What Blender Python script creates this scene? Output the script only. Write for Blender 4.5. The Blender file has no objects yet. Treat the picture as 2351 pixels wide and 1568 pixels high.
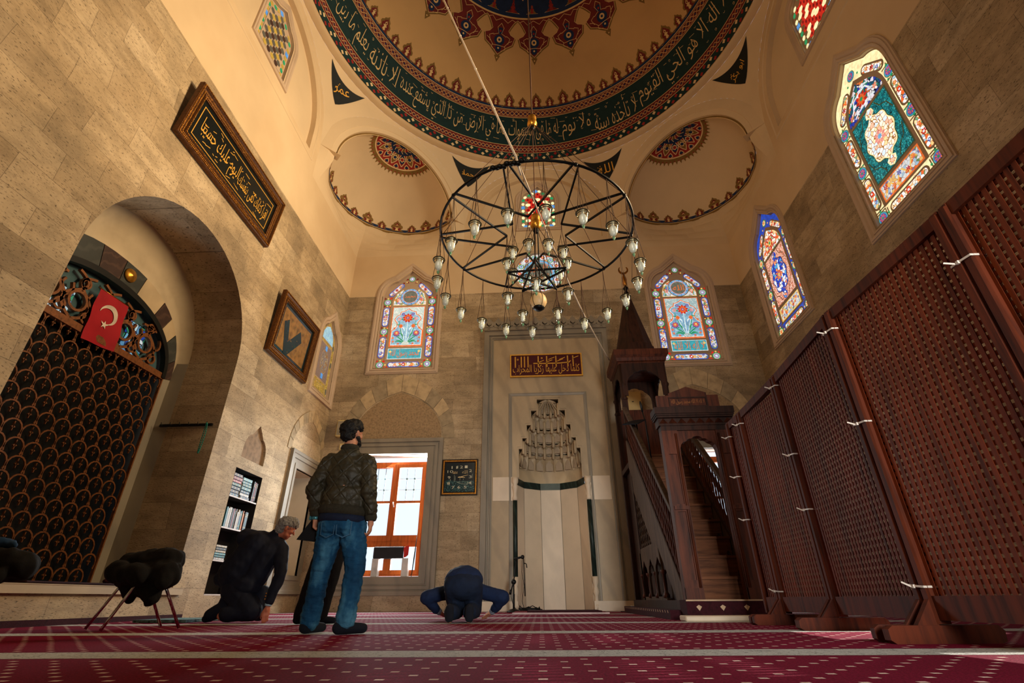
import bpy, bmesh, math, random
from math import sin, cos, pi, sqrt, radians, atan2, hypot
from mathutils import Vector, Matrix, Quaternion, noise
from mathutils.geometry import tessellate_polygon, delaunay_2d_cdt
random.seed(11)
SC = bpy.context.scene
COL = SC.collection
IMG_W, IMG_H = 2351, 1568
# room: left wall, right wall, qibla wall, dome axis
XL, XR, YB = -5.72, 6.30, 12.63
CX, CY, R8 = 0.29, 6.62, 6.01
ZST = 8.64          # top of the ashlar, plaster above
ZW, ZS = 10.2, 11.4 # corner corbelling starts / arches spring
RHO = R8 / cos(pi / 8)

def V(*a): return Vector(a)
def lin(c): return c / 12.92 if c <= 0.04045 else ((c + 0.055) / 1.055) ** 2.4
def rgb(r, g, b): return (lin(r / 255), lin(g / 255), lin(b / 255), 1.0)

class MB:
    """collects faces; build() links them as ONE mesh object"""
    def __init__(s): s.v = []; s.f = []; s.m = []; s.s = []; s.X = None
    def add(s, vs, fs, mat=0, smooth=False):
        b = len(s.v)
        for p in vs:
            p = Vector(p)
            s.v.append(s.X @ p if s.X is not None else p)
        for f in fs:
            s.f.append([b + i for i in f]); s.m.append(mat); s.s.append(smooth)
        return s
    def box(s, lo, hi, mat=0):
        x0, y0, z0 = lo; x1, y1, z1 = hi
        return s.add([(x0,y0,z0),(x1,y0,z0),(x1,y1,z0),(x0,y1,z0),(x0,y0,z1),(x1,y0,z1),(x1,y1,z1),(x0,y1,z1)],
              [(3,2,1,0),(4,5,6,7),(0,1,5,4),(1,2,6,5),(2,3,7,6),(3,0,4,7)], mat)
    def bbox(s, c, d, mat=0, rot=None, bev=0.0):
        """box centre c, size d, optional rotation matrix, chamfered long edges"""
        hx, hy, hz = d[0]/2, d[1]/2, d[2]/2
        if bev <= 0:
            vs = [(-hx,-hy,-hz),(hx,-hy,-hz),(hx,hy,-hz),(-hx,hy,-hz),(-hx,-hy,hz),(hx,-hy,hz),(hx,hy,hz),(-hx,hy,hz)]
            fs = [(3,2,1,0),(4,5,6,7),(0,1,5,4),(1,2,6,5),(2,3,7,6),(3,0,4,7)]
        else:
            b = min(bev, hx*.9, hy*.9, hz*.9); vs = []; fs = []
            def ring(z, e):
                return [(-hx+e,-hy+b+0*e,z),(-hx+b,-hy+e,z),(hx-b,-hy+e,z),(hx-e,-hy+b,z),(hx-e,hy-b,z),(hx-b,hy-e,z),(-hx+b,hy-e,z),(-hx+e,hy-b,z)]
            for z, e in ((-hz,b),(-hz+b,0),(hz-b,0),(hz,b)): vs += ring(z, e)
            for k in range(3):
                for i in range(8):
                    j = (i+1) % 8; fs.append((k*8+i, k*8+j, k*8+8+j, k*8+8+i))
            fs.append(tuple(range(7,-1,-1))); fs.append(tuple(range(24,32)))
        M = Matrix.Translation(Vector(c))
        if rot is not None: M = M @ rot.to_4x4()
        return s.add([M @ Vector(p) for p in vs], fs, mat)
    def beam(s, a, b, w, d, mat=0, up=(0,0,1)):
        """rectangular bar from a to b; w across, d along 'up'"""
        a, b = Vector(a), Vector(b); t = (b-a).normalized(); u = Vector(up)
        sd = t.cross(u)
        if sd.length < 1e-5: u = Vector((1,0,0)); sd = t.cross(u)
        sd.normalize(); u = sd.cross(t)
        vs = []
        for p in (a, b):
            for x, y in ((-1,-1),(1,-1),(1,1),(-1,1)): vs.append(p + sd*(x*w/2) + u*(y*d/2))
        return s.add(vs, [(3,2,1,0),(4,5,6,7),(0,1,5,4),(1,2,6,5),(2,3,7,6),(3,0,4,7)], mat)
    def tube(s, pts, r, n=8, mat=0, closed=False, smooth=True, cap=True):
        P = [Vector(p) for p in pts]; N = len(P)
        R = r if isinstance(r, (list, tuple)) else [r]*N
        T = []
        for i in range(N):
            if closed: t = P[(i+1) % N] - P[i-1]
            else: t = P[min(i+1,N-1)] - P[max(i-1,0)]
            T.append(t.normalized() if t.length > 1e-9 else Vector((0,0,1)))
        u = T[0].orthogonal().normalized(); vs = []
        for i in range(N):
            u = u - T[i]*u.dot(T[i])
            u = u.normalized() if u.length > 1e-6 else T[i].orthogonal().normalized()
            w = T[i].cross(u)
            for k in range(n):
                a = 2*pi*k/n; vs.append(P[i] + (u*cos(a) + w*sin(a))*R[i])
        fs = []
        for i in range(N if closed else N-1):
            j = (i+1) % N
            for k in range(n):
                l = (k+1) % n; fs.append((i*n+k, i*n+l, j*n+l, j*n+k))
        if cap and not closed:
            fs.append(tuple(range(n-1,-1,-1))); fs.append(tuple((N-1)*n+k for k in range(n)))
        return s.add(vs, fs, mat, smooth)
    def lathe(s, prof, c=(0,0,0), n=16, mat=0, smooth=True, rot=None):
        """prof: (radius, height) pairs along +z"""
        M = Matrix.Translation(Vector(c))
        if rot is not None: M = M @ rot.to_4x4()
        vs = []; fs = []
        for r, z in prof:
            for k in range(n):
                a = 2*pi*k/n; vs.append(M @ Vector((r*cos(a), r*sin(a), z)))
        for i in range(len(prof)-1):
            for k in range(n):
                l = (k+1) % n; fs.append((i*n+k, i*n+l, i*n+n+l, i*n+n+k))
        if prof[0][0] > 1e-6: fs.append(tuple(range(n-1,-1,-1)))
        if prof[-1][0] > 1e-6: fs.append(tuple((len(prof)-1)*n+k for k in range(n)))
        return s.add(vs, fs, mat, smooth)
    def ball(s, c, r, n=12, mat=0, sc=(1,1,1), rot=None):
        m = max(6, n//2+1); M = Matrix.Translation(Vector(c))
        if rot is not None: M = M @ rot.to_4x4()
        vs = []; fs = []
        for i in range(m+1):
            t = -pi/2 + pi*i/m
            for k in range(n):
                a = 2*pi*k/n
                vs.append(M @ Vector((r*sc[0]*cos(t)*cos(a), r*sc[1]*cos(t)*sin(a), r*sc[2]*sin(t))))
        for i in range(m):
            for k in range(n):
                l = (k+1) % n; fs.append((i*n+k, i*n+l, i*n+n+l, i*n+n+k))
        return s.add(vs, fs, mat, True)
    def flat(s, outer, holes=(), w=0.0, F=None, mat=0):
        """flat polygon with holes in frame F(u,v,w)"""
        loops = [[Vector((p[0], p[1], 0)) for p in l] for l in (outer, *holes)]
        tris = tessellate_polygon(loops)
        flat = [p for l in loops for p in l]
        F = F or (lambda u, v, w: (u, v, w))
        return s.add([F(p.x, p.y, w) for p in flat], [tuple(t) for t in tris], mat)
    def flatc(s, outer, w, F, mat=0, step=.5):
        """flat polygon meshed finely so it can follow a curved surface"""
        P = []; n = len(outer)
        for i in range(n):
            a, b = outer[i], outer[(i+1) % n]; k = max(1, int(hypot(b[0]-a[0], b[1]-a[1])/step))
            P += [(a[0]+(b[0]-a[0])*j/k, a[1]+(b[1]-a[1])*j/k) for j in range(k)]
        def inside(x, y):
            c = False; j = len(P)-1
            for i in range(len(P)):
                if (P[i][1] > y) != (P[j][1] > y) and x < (P[j][0]-P[i][0])*(y-P[i][1])/(P[j][1]-P[i][1])+P[i][0]: c = not c
                j = i
            return c
        m = len(P); pts = list(P)
        xs = [p[0] for p in P]; ys = [p[1] for p in P]
        x = min(xs)+step*.5
        while x < max(xs):
            y = min(ys)+step*.5
            while y < max(ys):
                if inside(x, y): pts.append((x+step*.01, y))
                y += step
            x += step
        r = delaunay_2d_cdt([Vector(p) for p in pts], [], [list(range(m))], 1, 1e-6)
        return s.add([F(p.x, p.y, w) for p in r[0]], [tuple(f) for f in r[2]], mat, True)
    def slab(s, outer, holes=(), w0=0.0, w1=0.1, F=None, mat=0, back=True, smat=None):
        """polygon with holes, extruded from w0 to w1 (front)"""
        F = F or (lambda u, v, w: (u, v, w))
        s.flat(outer, holes, w1, F, mat)
        if back: s.flat(outer, holes, w0, F, mat)
        for l in (outer, *holes): s.wall(l, w0, w1, F, mat if smat is None else smat)
        return s
    def wall(s, loop, w0, w1, F=None, mat=0, closed=True):
        F = F or (lambda u, v, w: (u, v, w)); n = len(loop)
        vs = [F(p[0], p[1], w0) for p in loop] + [F(p[0], p[1], w1) for p in loop]
        return s.add(vs, [(i, (i+1) % n, n+(i+1) % n, n+i) for i in range(n if closed else n-1)], mat)
    def loft(s, loops, mat=0, closed=True, smooth=False, cap=False):
        n = len(loops[0]); vs = [p for l in loops for p in l]; fs = []
        for k in range(len(loops)-1):
            for i in range(n if closed else n-1):
                j = (i+1) % n; fs.append((k*n+i, k*n+j, k*n+n+j, k*n+n+i))
        if cap: fs.append(tuple(range(n-1,-1,-1))); fs.append(tuple((len(loops)-1)*n+i for i in range(n)))
        return s.add(vs, fs, mat, smooth)
    def mould(s, loop, prof, F, mat=0, mats=None):
        """sweep a stepped moulding (offset outwards, w) round a closed outline"""
        ls = [[F(p[0], p[1], w) for p in offs(loop, d)] for d, w in prof]
        for k in range(len(ls)-1):
            s.loft(ls[k:k+2], mats[k] if mats else mat)
        return s
    def build(s, name, mats, parent=None, loc=None):
        me = bpy.data.meshes.new(name)
        o0 = Vector(loc) if loc is not None else Vector((0,0,0))
        me.from_pydata([p - o0 for p in s.v], [], s.f)
        for m in (mats if isinstance(mats, (list, tuple)) else [mats]): me.materials.append(m)
        me.polygons.foreach_set('material_index', s.m)
        me.polygons.foreach_set('use_smooth', s.s)
        me.validate(); me.update()
        o = bpy.data.objects.new(name, me); COL.objects.link(o); o.location = o0
        if parent is not None:
            o.parent = parent
            o.location = o0 - world_loc(parent)
        return o

def world_loc(o):
    p = Vector(o.location)
    while o.parent is not None: o = o.parent; p = p + Vector(o.location)
    return p

def area2(l): return sum(l[i][0]*l[(i+1) % len(l)][1] - l[(i+1) % len(l)][0]*l[i][1] for i in range(len(l)))
def offs(loop, d):
    """outward mitred offset of a simple polygon"""
    if abs(d) < 1e-9: return [tuple(p) for p in loop]
    n = len(loop); sg = 1 if area2(loop) > 0 else -1; out = []
    for i in range(n):
        a, b, c = loop[i-1], loop[i], loop[(i+1) % n]
        e1 = Vector((b[0]-a[0], b[1]-a[1])); e2 = Vector((c[0]-b[0], c[1]-b[1]))
        if e1.length < 1e-9: e1 = e2.copy()
        if e2.length < 1e-9: e2 = e1.copy()
        e1.normalize(); e2.normalize()
        n1 = Vector((e1.y, -e1.x))*sg; n2 = Vector((e2.y, -e2.x))*sg
        m = n1 + n2
        k = max(m.length_squared, .3)
        m = m*(2/k)
        out.append((b[0]+m.x*d, b[1]+m.y*d))
    return out
def rect(u0, v0, u1, v1): return [(u0,v0),(u1,v0),(u1,v1),(u0,v1)]
def circ(u, v, r, n=24, rv=None, a0=0.0, rot=0.0):
    rv = r if rv is None else rv; c, s_ = cos(rot), sin(rot); out = []
    for k in range(n):
        a = a0+2*pi*k/n; x, y = r*cos(a), rv*sin(a); out.append((u+x*c-y*s_, v+x*s_+y*c))
    return out
def ngon(u, v, r, n, a0=0.0): return [(u+r*cos(a0+2*pi*k/n), v+r*sin(a0+2*pi*k/n)) for k in range(n)]
def bez(p0, p1, p2, n=6): return [((1-t)**2*p0[0]+2*t*(1-t)*p1[0]+t*t*p2[0], (1-t)**2*p0[1]+2*t*(1-t)*p1[1]+t*t*p2[1]) for t in [i/n for i in range(n+1)]]
def arch(u0, u1, v0, vs, va, n=8, shoulder=.5, rise=.62):
    """pointed arch outline (counter-clockwise), curved shoulders, straight tips"""
    uc = (u0+u1)/2; hw = (u1-u0)/2; h = va-vs
    right = bez((u1, vs), (u1, vs+h*rise*.8), (u1-hw*shoulder, vs+h*rise), n)
    left = [(2*uc-p[0], p[1]) for p in reversed(right)]
    return [(u0,v0),(u1,v0)] + right + [(uc,va)] + left
def rarch(u0, u1, v0, vs, n=16):
    r = (u1-u0)/2; uc = (u0+u1)/2
    return [(u0,v0),(u1,v0)] + [(uc+r*cos(pi*i/n), vs+r*sin(pi*i/n)) for i in range(n+1)]
def capsule(u0, v0, u1, v1, n=7):
    """rounded bar (stadium) filling a box"""
    w, h = u1-u0, v1-v0
    if h >= w:
        r = w/2; c = (u0+u1)/2
        return [(c+r*cos(pi+pi*i/n), v0+r+r*sin(pi+pi*i/n)) for i in range(n+1)] + [(c+r*cos(pi*i/n), v1-r+r*sin(pi*i/n)) for i in range(n+1)]
    r = h/2; c = (v0+v1)/2
    return [(u1-r+r*cos(-pi/2+pi*i/n), c+r*sin(-pi/2+pi*i/n)) for i in range(n+1)] + [(u0+r+r*cos(pi/2+pi*i/n), c+r*sin(pi/2+pi*i/n)) for i in range(n+1)]
def ribbon(pts, w):
    """stroke polygon quads along a 2D polyline -> list of quads; w may be a list"""
    n = len(pts); W = w if isinstance(w, (list, tuple)) else [w]*n; L = []; Rr = []
    for i in range(n):
        a = Vector(pts[max(i-1,0)]); b = Vector(pts[min(i+1,n-1)]); t = b-a
        t = t.normalized() if t.length > 1e-9 else Vector((1,0))
        nn = Vector((-t.y, t.x))*(W[i]/2); p = Vector(pts[i]); L.append(p+nn); Rr.append(p-nn)
    return [[tuple(L[i]), tuple(Rr[i]), tuple(Rr[i+1]), tuple(L[i+1])] for i in range(n-1)]
# frames: (along the wall, up, towards the room)
def FB(u, v, w): return (u, YB-w, v)
def FL(u, v, w): return (XL+w, u, v)
def FR(u, v, w): return (XR-w, u, v)
# ---------------------------------------------------------------- objects
def tag(o, label=None, cat=None, group=None, kind=None):
    if label: o['label'] = label
    if cat: o['category'] = cat
    if group: o['group'] = group
    if kind: o['kind'] = kind
    return o
def thing(name, label, cat, loc=(0,0,0), group=None):
    o = bpy.data.objects.new(name, None); COL.objects.link(o); o.location = loc
    o.empty_display_size = .1
    return tag(o, label, cat, group)
def dup(o, parent=None):
    c = o.copy(); COL.objects.link(c); c.parent = parent
    for ch in [x for x in COL.objects if x.parent == o]: dup(ch, c)
    return c
# ---------------------------------------------------------------- Arabic lettering with joined forms
_AR = {'ا':(0xFE8D,2),'أ':(0xFE83,2),'ب':(0xFE8F,4),'ة':(0xFE93,2),'ت':(0xFE95,4),'ث':(0xFE99,4),'ج':(0xFE9D,4),'ح':(0xFEA1,4),'خ':(0xFEA5,4),
 'د':(0xFEA9,2),'ذ':(0xFEAB,2),'ر':(0xFEAD,2),'ز':(0xFEAF,2),'س':(0xFEB1,4),'ش':(0xFEB5,4),'ص':(0xFEB9,4),'ض':(0xFEBD,4),'ط':(0xFEC1,4),'ظ':(0xFEC5,4),
 'ع':(0xFEC9,4),'غ':(0xFECD,4),'ف':(0xFED1,4),'ق':(0xFED5,4),'ك':(0xFED9,4),'ل':(0xFEDD,4),'م':(0xFEE1,4),'ن':(0xFEE5,4),'ه':(0xFEE9,4),'و':(0xFEED,2),'ى':(0xFEEF,2),'ي':(0xFEF1,4)}
def shape_ar(s):
    s = s.replace('لا', '\u0001'); out = []
    def joins_next(c): return c in _AR and _AR[c][1] == 4
    for i, c in enumerate(s):
        prev = i > 0 and joins_next(s[i-1])
        if c == '\u0001': out.append(chr(0xFEFC if prev else 0xFEFB)); continue
        if c not in _AR: out.append(c); continue
        base, k = _AR[c]; nxt = i+1 < len(s) and (s[i+1] in _AR or s[i+1] == '\u0001')
        if k == 2: out.append(chr(base + (1 if prev else 0)))
        else: out.append(chr(base + (3 if prev and nxt else 1 if prev else 2 if nxt else 0)))
    return ''.join(reversed(out))
_TC = {}
def text2d(s, res=2, thin=0.0):
    """outline mesh of a line of text -> (verts2d, faces, xmin, xmax, ymin, ymax)"""
    if (s, thin) in _TC: return _TC[(s, thin)]
    c = bpy.data.curves.new('t', 'FONT'); c.body = s; c.resolution_u = res; c.offset = thin
    o = bpy.data.objects.new('t', c); COL.objects.link(o)
    dg = bpy.context.evaluated_depsgraph_get(); e = o.evaluated_get(dg); m = e.to_mesh()
    vs = [(v.co.x, v.co.y) for v in m.vertices]; fs = [tuple(p.vertices) for p in m.polygons]
    e.to_mesh_clear(); bpy.data.objects.remove(o); bpy.data.curves.remove(c)
    xs = [p[0] for p in vs]; ys = [p[1] for p in vs]
    _TC[(s, thin)] = (vs, fs, min(xs), max(xs), min(ys), max(ys)); return _TC[(s, thin)]
def put_text(mb, s, box, w, F, mat, arabic=True, thin=0.0, keep=False, rot=0.0):
    """fit a text line into box (u0,v0,u1,v1) of frame F at height w"""
    vs, fs, x0, x1, y0, y1 = text2d(shape_ar(s) if arabic else s, 2, thin)
    sx = (box[2]-box[0])/(x1-x0); sy = (box[3]-box[1])/(y1-y0)
    if keep: sx = sy = min(sx, sy)
    uc, vc = (box[0]+box[2])/2, (box[1]+box[3])/2; c, s_ = cos(rot), sin(rot)
    def g(p):
        x = (p[0]-(x0+x1)/2)*sx; y = (p[1]-(y0+y1)/2)*sy
        return F(uc+x*c-y*s_, vc+x*s_+y*c, w)
    mb.add([g(p) for p in vs], fs, mat)
# ================================================================ materials
def nt_new(name):
    m = bpy.data.materials.new(name); m.use_nodes = True
    nt = m.node_tree; nt.nodes.clear()
    out = nt.nodes.new('ShaderNodeOutputMaterial'); return m, nt, out
def N(nt, typ, **kw):
    n = nt.nodes.new(typ)
    for k, v in kw.items():
        if k.startswith('i_'):
            key = k[2:]; key = int(key) if key.isdigit() else key.replace('_', ' ')
            n.inputs[key].default_value = v
        else: setattr(n, k, v)
    return n
def LK(nt, a, b): nt.links.new(a, b)
def mixc(nt, fac, a, b, blend='MIX'):
    n = nt.nodes.new('ShaderNodeMix'); n.data_type = 'RGBA'; n.blend_type = blend
    for sock, val in ((n.inputs['Factor'], fac), (n.inputs['A'], a), (n.inputs['B'], b)):
        pass
    ia = [i for i in n.inputs if i.type == 'RGBA']; fa = [i for i in n.inputs if i.name == 'Factor' and i.type == 'VALUE'][0]
    for sock, val in ((fa, fac), (ia[0], a), (ia[1], b)):
        if hasattr(val, 'is_output'): LK(nt, val, sock)
        else: sock.default_value = val
    return [o for o in n.outputs if o.type == 'RGBA'][0]
def mth(nt, op, a, b=None, c=None, clamp=False):
    n = nt.nodes.new('ShaderNodeMath'); n.operation = op; n.use_clamp = clamp
    for i, v in enumerate((a, b, c)):
        if v is None: continue
        if hasattr(v, 'is_output'): LK(nt, v, n.inputs[i])
        else: n.inputs[i].default_value = v
    return n.outputs[0]
def ramp(nt, fac, stops, mode='LINEAR'):
    n = nt.nodes.new('ShaderNodeValToRGB'); cr = n.color_ramp; cr.interpolation = mode
    while len(cr.elements) > 1: cr.elements.remove(cr.elements[-1])
    cr.elements[0].position = stops[0][0]; cr.elements[0].color = stops[0][1]
    for p, c in stops[1:]:
        e = cr.elements.new(p); e.color = c
    LK(nt, fac, n.inputs[0]); return n.outputs[0]
def objco(nt, scale=(1,1,1), rot=(0,0,0)):
    t = N(nt, 'ShaderNodeTexCoord'); mp = N(nt, 'ShaderNodeMapping')
    mp.inputs['Scale'].default_value = scale; mp.inputs['Rotation'].default_value = rot
    LK(nt, t.outputs['Object'], mp.inputs['Vector']); return mp.outputs['Vector']
def noi(nt, vec, scale, detail=3, rough=.55):
    n = N(nt, 'ShaderNodeTexNoise'); n.inputs['Scale'].default_value = scale
    n.inputs['Detail'].default_value = detail; n.inputs['Roughness'].default_value = rough
    LK(nt, vec, n.inputs['Vector']); return n.outputs['Fac']
def sc4(c, k): return (min(1, c[0]*k), min(1, c[1]*k), min(1, c[2]*k), 1)
def PR(nt, out, col, rough=.7, metal=0.0, spec=.3, bump=None, bstr=.3, bdist=.01, coat=0):
    p = N(nt, 'ShaderNodeBsdfPrincipled')
    if hasattr(col, 'is_output'): LK(nt, col, p.inputs['Base Color'])
    else: p.inputs['Base Color'].default_value = col
    if hasattr(rough, 'is_output'): LK(nt, rough, p.inputs['Roughness'])
    else: p.inputs['Roughness'].default_value = rough
    p.inputs['Metallic'].default_value = metal; p.inputs['Specular IOR Level'].default_value = spec
    if coat: p.inputs['Coat Weight'].default_value = coat
    if bump is not None:
        b = N(nt, 'ShaderNodeBump'); b.inputs['Strength'].default_value = bstr; b.inputs['Distance'].default_value = bdist
        LK(nt, bump, b.inputs['Height']); LK(nt, b.outputs[0], p.inputs['Normal'])
    LK(nt, p.outputs[0], out.inputs['Surface']); return p
_MC = {}
def M(name, c, rough=.7, metal=0.0, var=.18, scale=5.0, spec=.3, bump=.0, bscale=40., stretch=(1,1,1), detail=4):
    """plain surface with procedural mottling"""
    if name in _MC: return _MC[name]
    m, nt, out = nt_new(name); c = c if len(c) == 4 else rgb(*c)
    vec = objco(nt, stretch); f = noi(nt, vec, scale, detail)
    col = ramp(nt, f, [(.28, sc4(c, 1-var*1.6)), (.5, c), (.74, sc4(c, 1+var))])
    PR(nt, out, col, rough, metal, spec, noi(nt, vec, bscale, 3) if bump else None, bump, .01)
    _MC[name] = m; return m
def GL(name, c, st=1.0, var=.25, scale=14.):
    """lit coloured glass: mottled, gives off the daylight behind it"""
    if name in _MC: return _MC[name]
    m, nt, out = nt_new(name); c = c if len(c) == 4 else rgb(*c)
    f = noi(nt, objco(nt), scale, 2)
    col = ramp(nt, f, [(.3, sc4(c, 1-var)), (.7, sc4(c, 1+var))])
    p = PR(nt, out, sc4(c, .25), .15, 0, .5)
    LK(nt, col, p.inputs['Emission Color']); p.inputs['Emission Strength'].default_value = st
    m.cycles.emission_sampling = 'NONE'
    _MC[name] = m; return m
def GLM(name, stops, lead, scale, st=1.0, edge=.06):
    """mosaic of small glass pieces set in plaster leading"""
    if name in _MC: return _MC[name]
    m, nt, out = nt_new(name); vec = objco(nt)
    v1 = N(nt, 'ShaderNodeTexVoronoi'); v1.inputs['Scale'].default_value = scale; LK(nt, vec, v1.inputs['Vector'])
    v2 = N(nt, 'ShaderNodeTexVoronoi'); v2.feature = 'DISTANCE_TO_EDGE'; v2.inputs['Scale'].default_value = scale; LK(nt, vec, v2.inputs['Vector'])
    sep = N(nt, 'ShaderNodeSeparateColor'); LK(nt, v1.outputs['Color'], sep.inputs[0])
    n = len(stops); col = ramp(nt, sep.outputs[0], [(i/n, rgb(*c)) for i, c in enumerate(stops)], 'CONSTANT')
    e = mth(nt, 'LESS_THAN', v2.outputs['Distance'], edge)
    col = mixc(nt, e, col, rgb(*lead))
    p = PR(nt, out, rgb(*lead), .3, 0, .4)
    LK(nt, col, p.inputs['Emission Color'])
    LK(nt, mth(nt, 'MULTIPLY', mth(nt, 'SUBTRACT', 1.0, mth(nt, 'MULTIPLY', e, .75)), st), p.inputs['Emission Strength'])
    m.cycles.emission_sampling = 'NONE'
    _MC[name] = m; return m

def wall_mat(name, ax, plaster=True):
    """travertine ashlar below ZST, painted plaster above (ax: axis running along the wall)"""
    m, nt, out = nt_new(name)
    t = N(nt, 'ShaderNodeTexCoord'); sp = N(nt, 'ShaderNodeSeparateXYZ'); LK(nt, t.outputs['Object'], sp.inputs[0])
    cb = N(nt, 'ShaderNodeCombineXYZ'); LK(nt, sp.outputs[ax], cb.inputs[0]); LK(nt, sp.outputs['Z'], cb.inputs[1])
    # uneven courses
    wob = noi(nt, t.outputs['Object'], .35, 1)
    ad = N(nt, 'ShaderNodeVectorMath'); ad.operation = 'ADD'; LK(nt, cb.outputs[0], ad.inputs[0])
    cw = N(nt, 'ShaderNodeCombineXYZ'); LK(nt, mth(nt, 'MULTIPLY', wob, .5), cw.inputs[0]); LK(nt, ad.inputs[1], cw.inputs[1]) if False else None
    LK(nt, cw.outputs[0], ad.inputs[1])
    br = N(nt, 'ShaderNodeTexBrick'); br.offset = .42; br.squash = .8; br.squash_frequency = 3
    br.inputs['Scale'].default_value = 1; br.inputs['Brick Width'].default_value = 1.05; br.inputs['Row Height'].default_value = .43
    br.inputs['Mortar Size'].default_value = .004; br.inputs['Mortar Smooth'].default_value = .4; br.inputs['Bias'].default_value = -.1
    br.inputs['Color1'].default_value = (.25,.25,.25,1); br.inputs['Color2'].default_value = (.85,.85,.85,1); br.inputs['Mortar'].default_value = (.1,.1,.1,1)
    LK(nt, ad.outputs[0], br.inputs['Vector'])
    bw = N(nt, 'ShaderNodeRGBToBW'); LK(nt, br.outputs['Color'], bw.inputs[0])
    n1 = noi(nt, t.outputs['Object'], .9, 5, .6)
    st = N(nt, 'ShaderNodeMapping'); st.inputs['Scale'].default_value = (1,1,3.2); LK(nt, t.outputs['Object'], st.inputs['Vector'])
    n2 = noi(nt, st.outputs[0], 2.2, 6, .7)          # bedding streaks
    n3 = noi(nt, st.outputs[0], 22, 3, .6)           # pores
    base = ramp(nt, bw.outputs[0], [(0.15, rgb(128,112,90)), (.4, rgb(170,148,116)), (.6, rgb(186,164,130)), (.85, rgb(208,188,156))])
    base = mixc(nt, .45, base, ramp(nt, n1, [(.32, rgb(112,98,76)), (.5, rgb(178,154,118)), (.7, rgb(214,192,158))]))
    base = mixc(nt, mth(nt, 'MULTIPLY', ramp(nt, n2, [(.38, (1,1,1,1)), (.56, (0,0,0,1))]), .34), base, rgb(100,84,62))
    base = mixc(nt, mth(nt, 'MULTIPLY', ramp(nt, n3, [(.34, (1,1,1,1)), (.42, (0,0,0,1))]), .75), base, rgb(66,54,38))
    base = mixc(nt, mth(nt, 'MULTIPLY', br.outputs['Fac'], .35), base, rgb(92,76,56))
    pl = ramp(nt, noi(nt, t.outputs['Object'], .55, 4), [(.35, rgb(205,178,140)), (.65, rgb(219,194,156))])
    col = base; hgt = mth(nt, 'SUBTRACT', n3, mth(nt, 'MULTIPLY', br.outputs['Fac'], 1.2))
    rough = .72
    if plaster:
        up = mth(nt, 'GREATER_THAN', sp.outputs['Z'], ZST)
        col = mixc(nt, up, base, pl)
        hgt = mth(nt, 'MULTIPLY', hgt, mth(nt, 'SUBTRACT', 1.0, up))
    PR(nt, out, col, rough, 0, .25, hgt, .35, .012)
    return m
WALL_B = wall_mat('ashlar_qibla', 'X'); WALL_S = wall_mat('ashlar_side', 'Y')
PLASTER = M('cream_plaster', (214,190,154), .8, var=.05, scale=.8, spec=.2)
PLASTER_L = M('pale_plaster_reveal', (216,204,182), .75, var=.06, scale=2)
TRIM = M('window_plaster_frame', (196,172,146), .75, var=.06, scale=2)
def marble_mat(name, c, vein, k=1.0):
    m, nt, out = nt_new(name); vec = objco(nt, (1,1,.6), (0,.6,.3))
    a = noi(nt, vec, 1.1*k, 6, .62); w = N(nt, 'ShaderNodeTexWave'); w.inputs['Scale'].default_value = .7*k
    w.inputs['Distortion'].default_value = 7; w.inputs['Detail'].default_value = 4; LK(nt, vec, w.inputs['Vector'])
    c = rgb(*c); v = rgb(*vein)
    col = ramp(nt, a, [(.3, sc4(c,.78)), (.55, c), (.75, sc4(c,1.1))])
    col = mixc(nt, mth(nt, 'MULTIPLY', ramp(nt, w.outputs['Fac'], [(.0,(1,1,1,1)),(.3,(0,0,0,1))]), .28), col, v)
    PR(nt, out, col, .45, 0, .35); return m
MARBLE = marble_mat('grey_veined_marble', (184,162,128), (126,114,94))
MARBLE2 = marble_mat('grey_blue_marble', (144,134,116), (96,94,90), .8)
MARBLE_W = marble_mat('pale_marble', (226,208,182), (190,174,152), .7)
GREENM = marble_mat('dark_green_marble', (22,38,34), (60,84,76), 4)
PORPH = marble_mat('dark_breccia', (58,40,34), (104,76,60), 6)
PORPH2 = marble_mat('dark_grey_breccia', (52,54,50), (84,84,76), 5)
def wood_mat(name, c, dark, rough=.45, ax=2, k=1.0):
    m, nt, out = nt_new(name); s = [9*k, 9*k, 9*k]; s[ax] = .8*k
    vec = objco(nt, s); f = noi(nt, vec, 2.2, 5, .62); g = noi(nt, objco(nt), .9, 2)
    col = ramp(nt, f, [(.3, rgb(*dark)), (.55, rgb(*c)), (.8, sc4(rgb(*c), 1.25))])
    col = mixc(nt, mth(nt, 'MULTIPLY', ramp(nt, g, [(.35,(1,1,1,1)),(.6,(0,0,0,1))]), .4), col, rgb(*dark))
    PR(nt, out, col, min(.75, rough+.15), 0, .18, f, .12, .004); return m
WOOD_MB = wood_mat('minbar_walnut', (92,46,28), (42,20,14), .4)
WOOD_MBD = wood_mat('minbar_dark_wood', (58,32,22), (28,16,12), .45)
WOOD_MBG = wood_mat('minbar_worn_wood', (92,74,60), (52,42,36), .5)
WOOD_ST = wood_mat('stair_tread_wood', (124,78,50), (70,42,28), .5, 0)
WOOD_SC = wood_mat('screen_pine', (92,38,16), (46,18,9), .5)
WOOD_SC2 = wood_mat('screen_slat_wood', (116,48,18), (64,26,10), .5)
WOOD_WIN = wood_mat('orange_window_wood', (196,98,40), (150,70,26), .35)
BLACK_IRON = M('black_iron', (20,20,20), .45, .6, var=.3)
CHROME = M('chrome', (190,190,190), .12, 1.0, var=.03)
GOLD = M('gilt', (196,140,52), .32, .85, var=.25, scale=30)
GOLDP = M('gold_paint', (222,164,62), .5, .1, var=.12, scale=30)
BRASS = M('brass', (176,120,48), .3, .9, var=.25, scale=12)
BLACKP = M('black_board', (14,16,16), .3, 0, var=.2)
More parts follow.
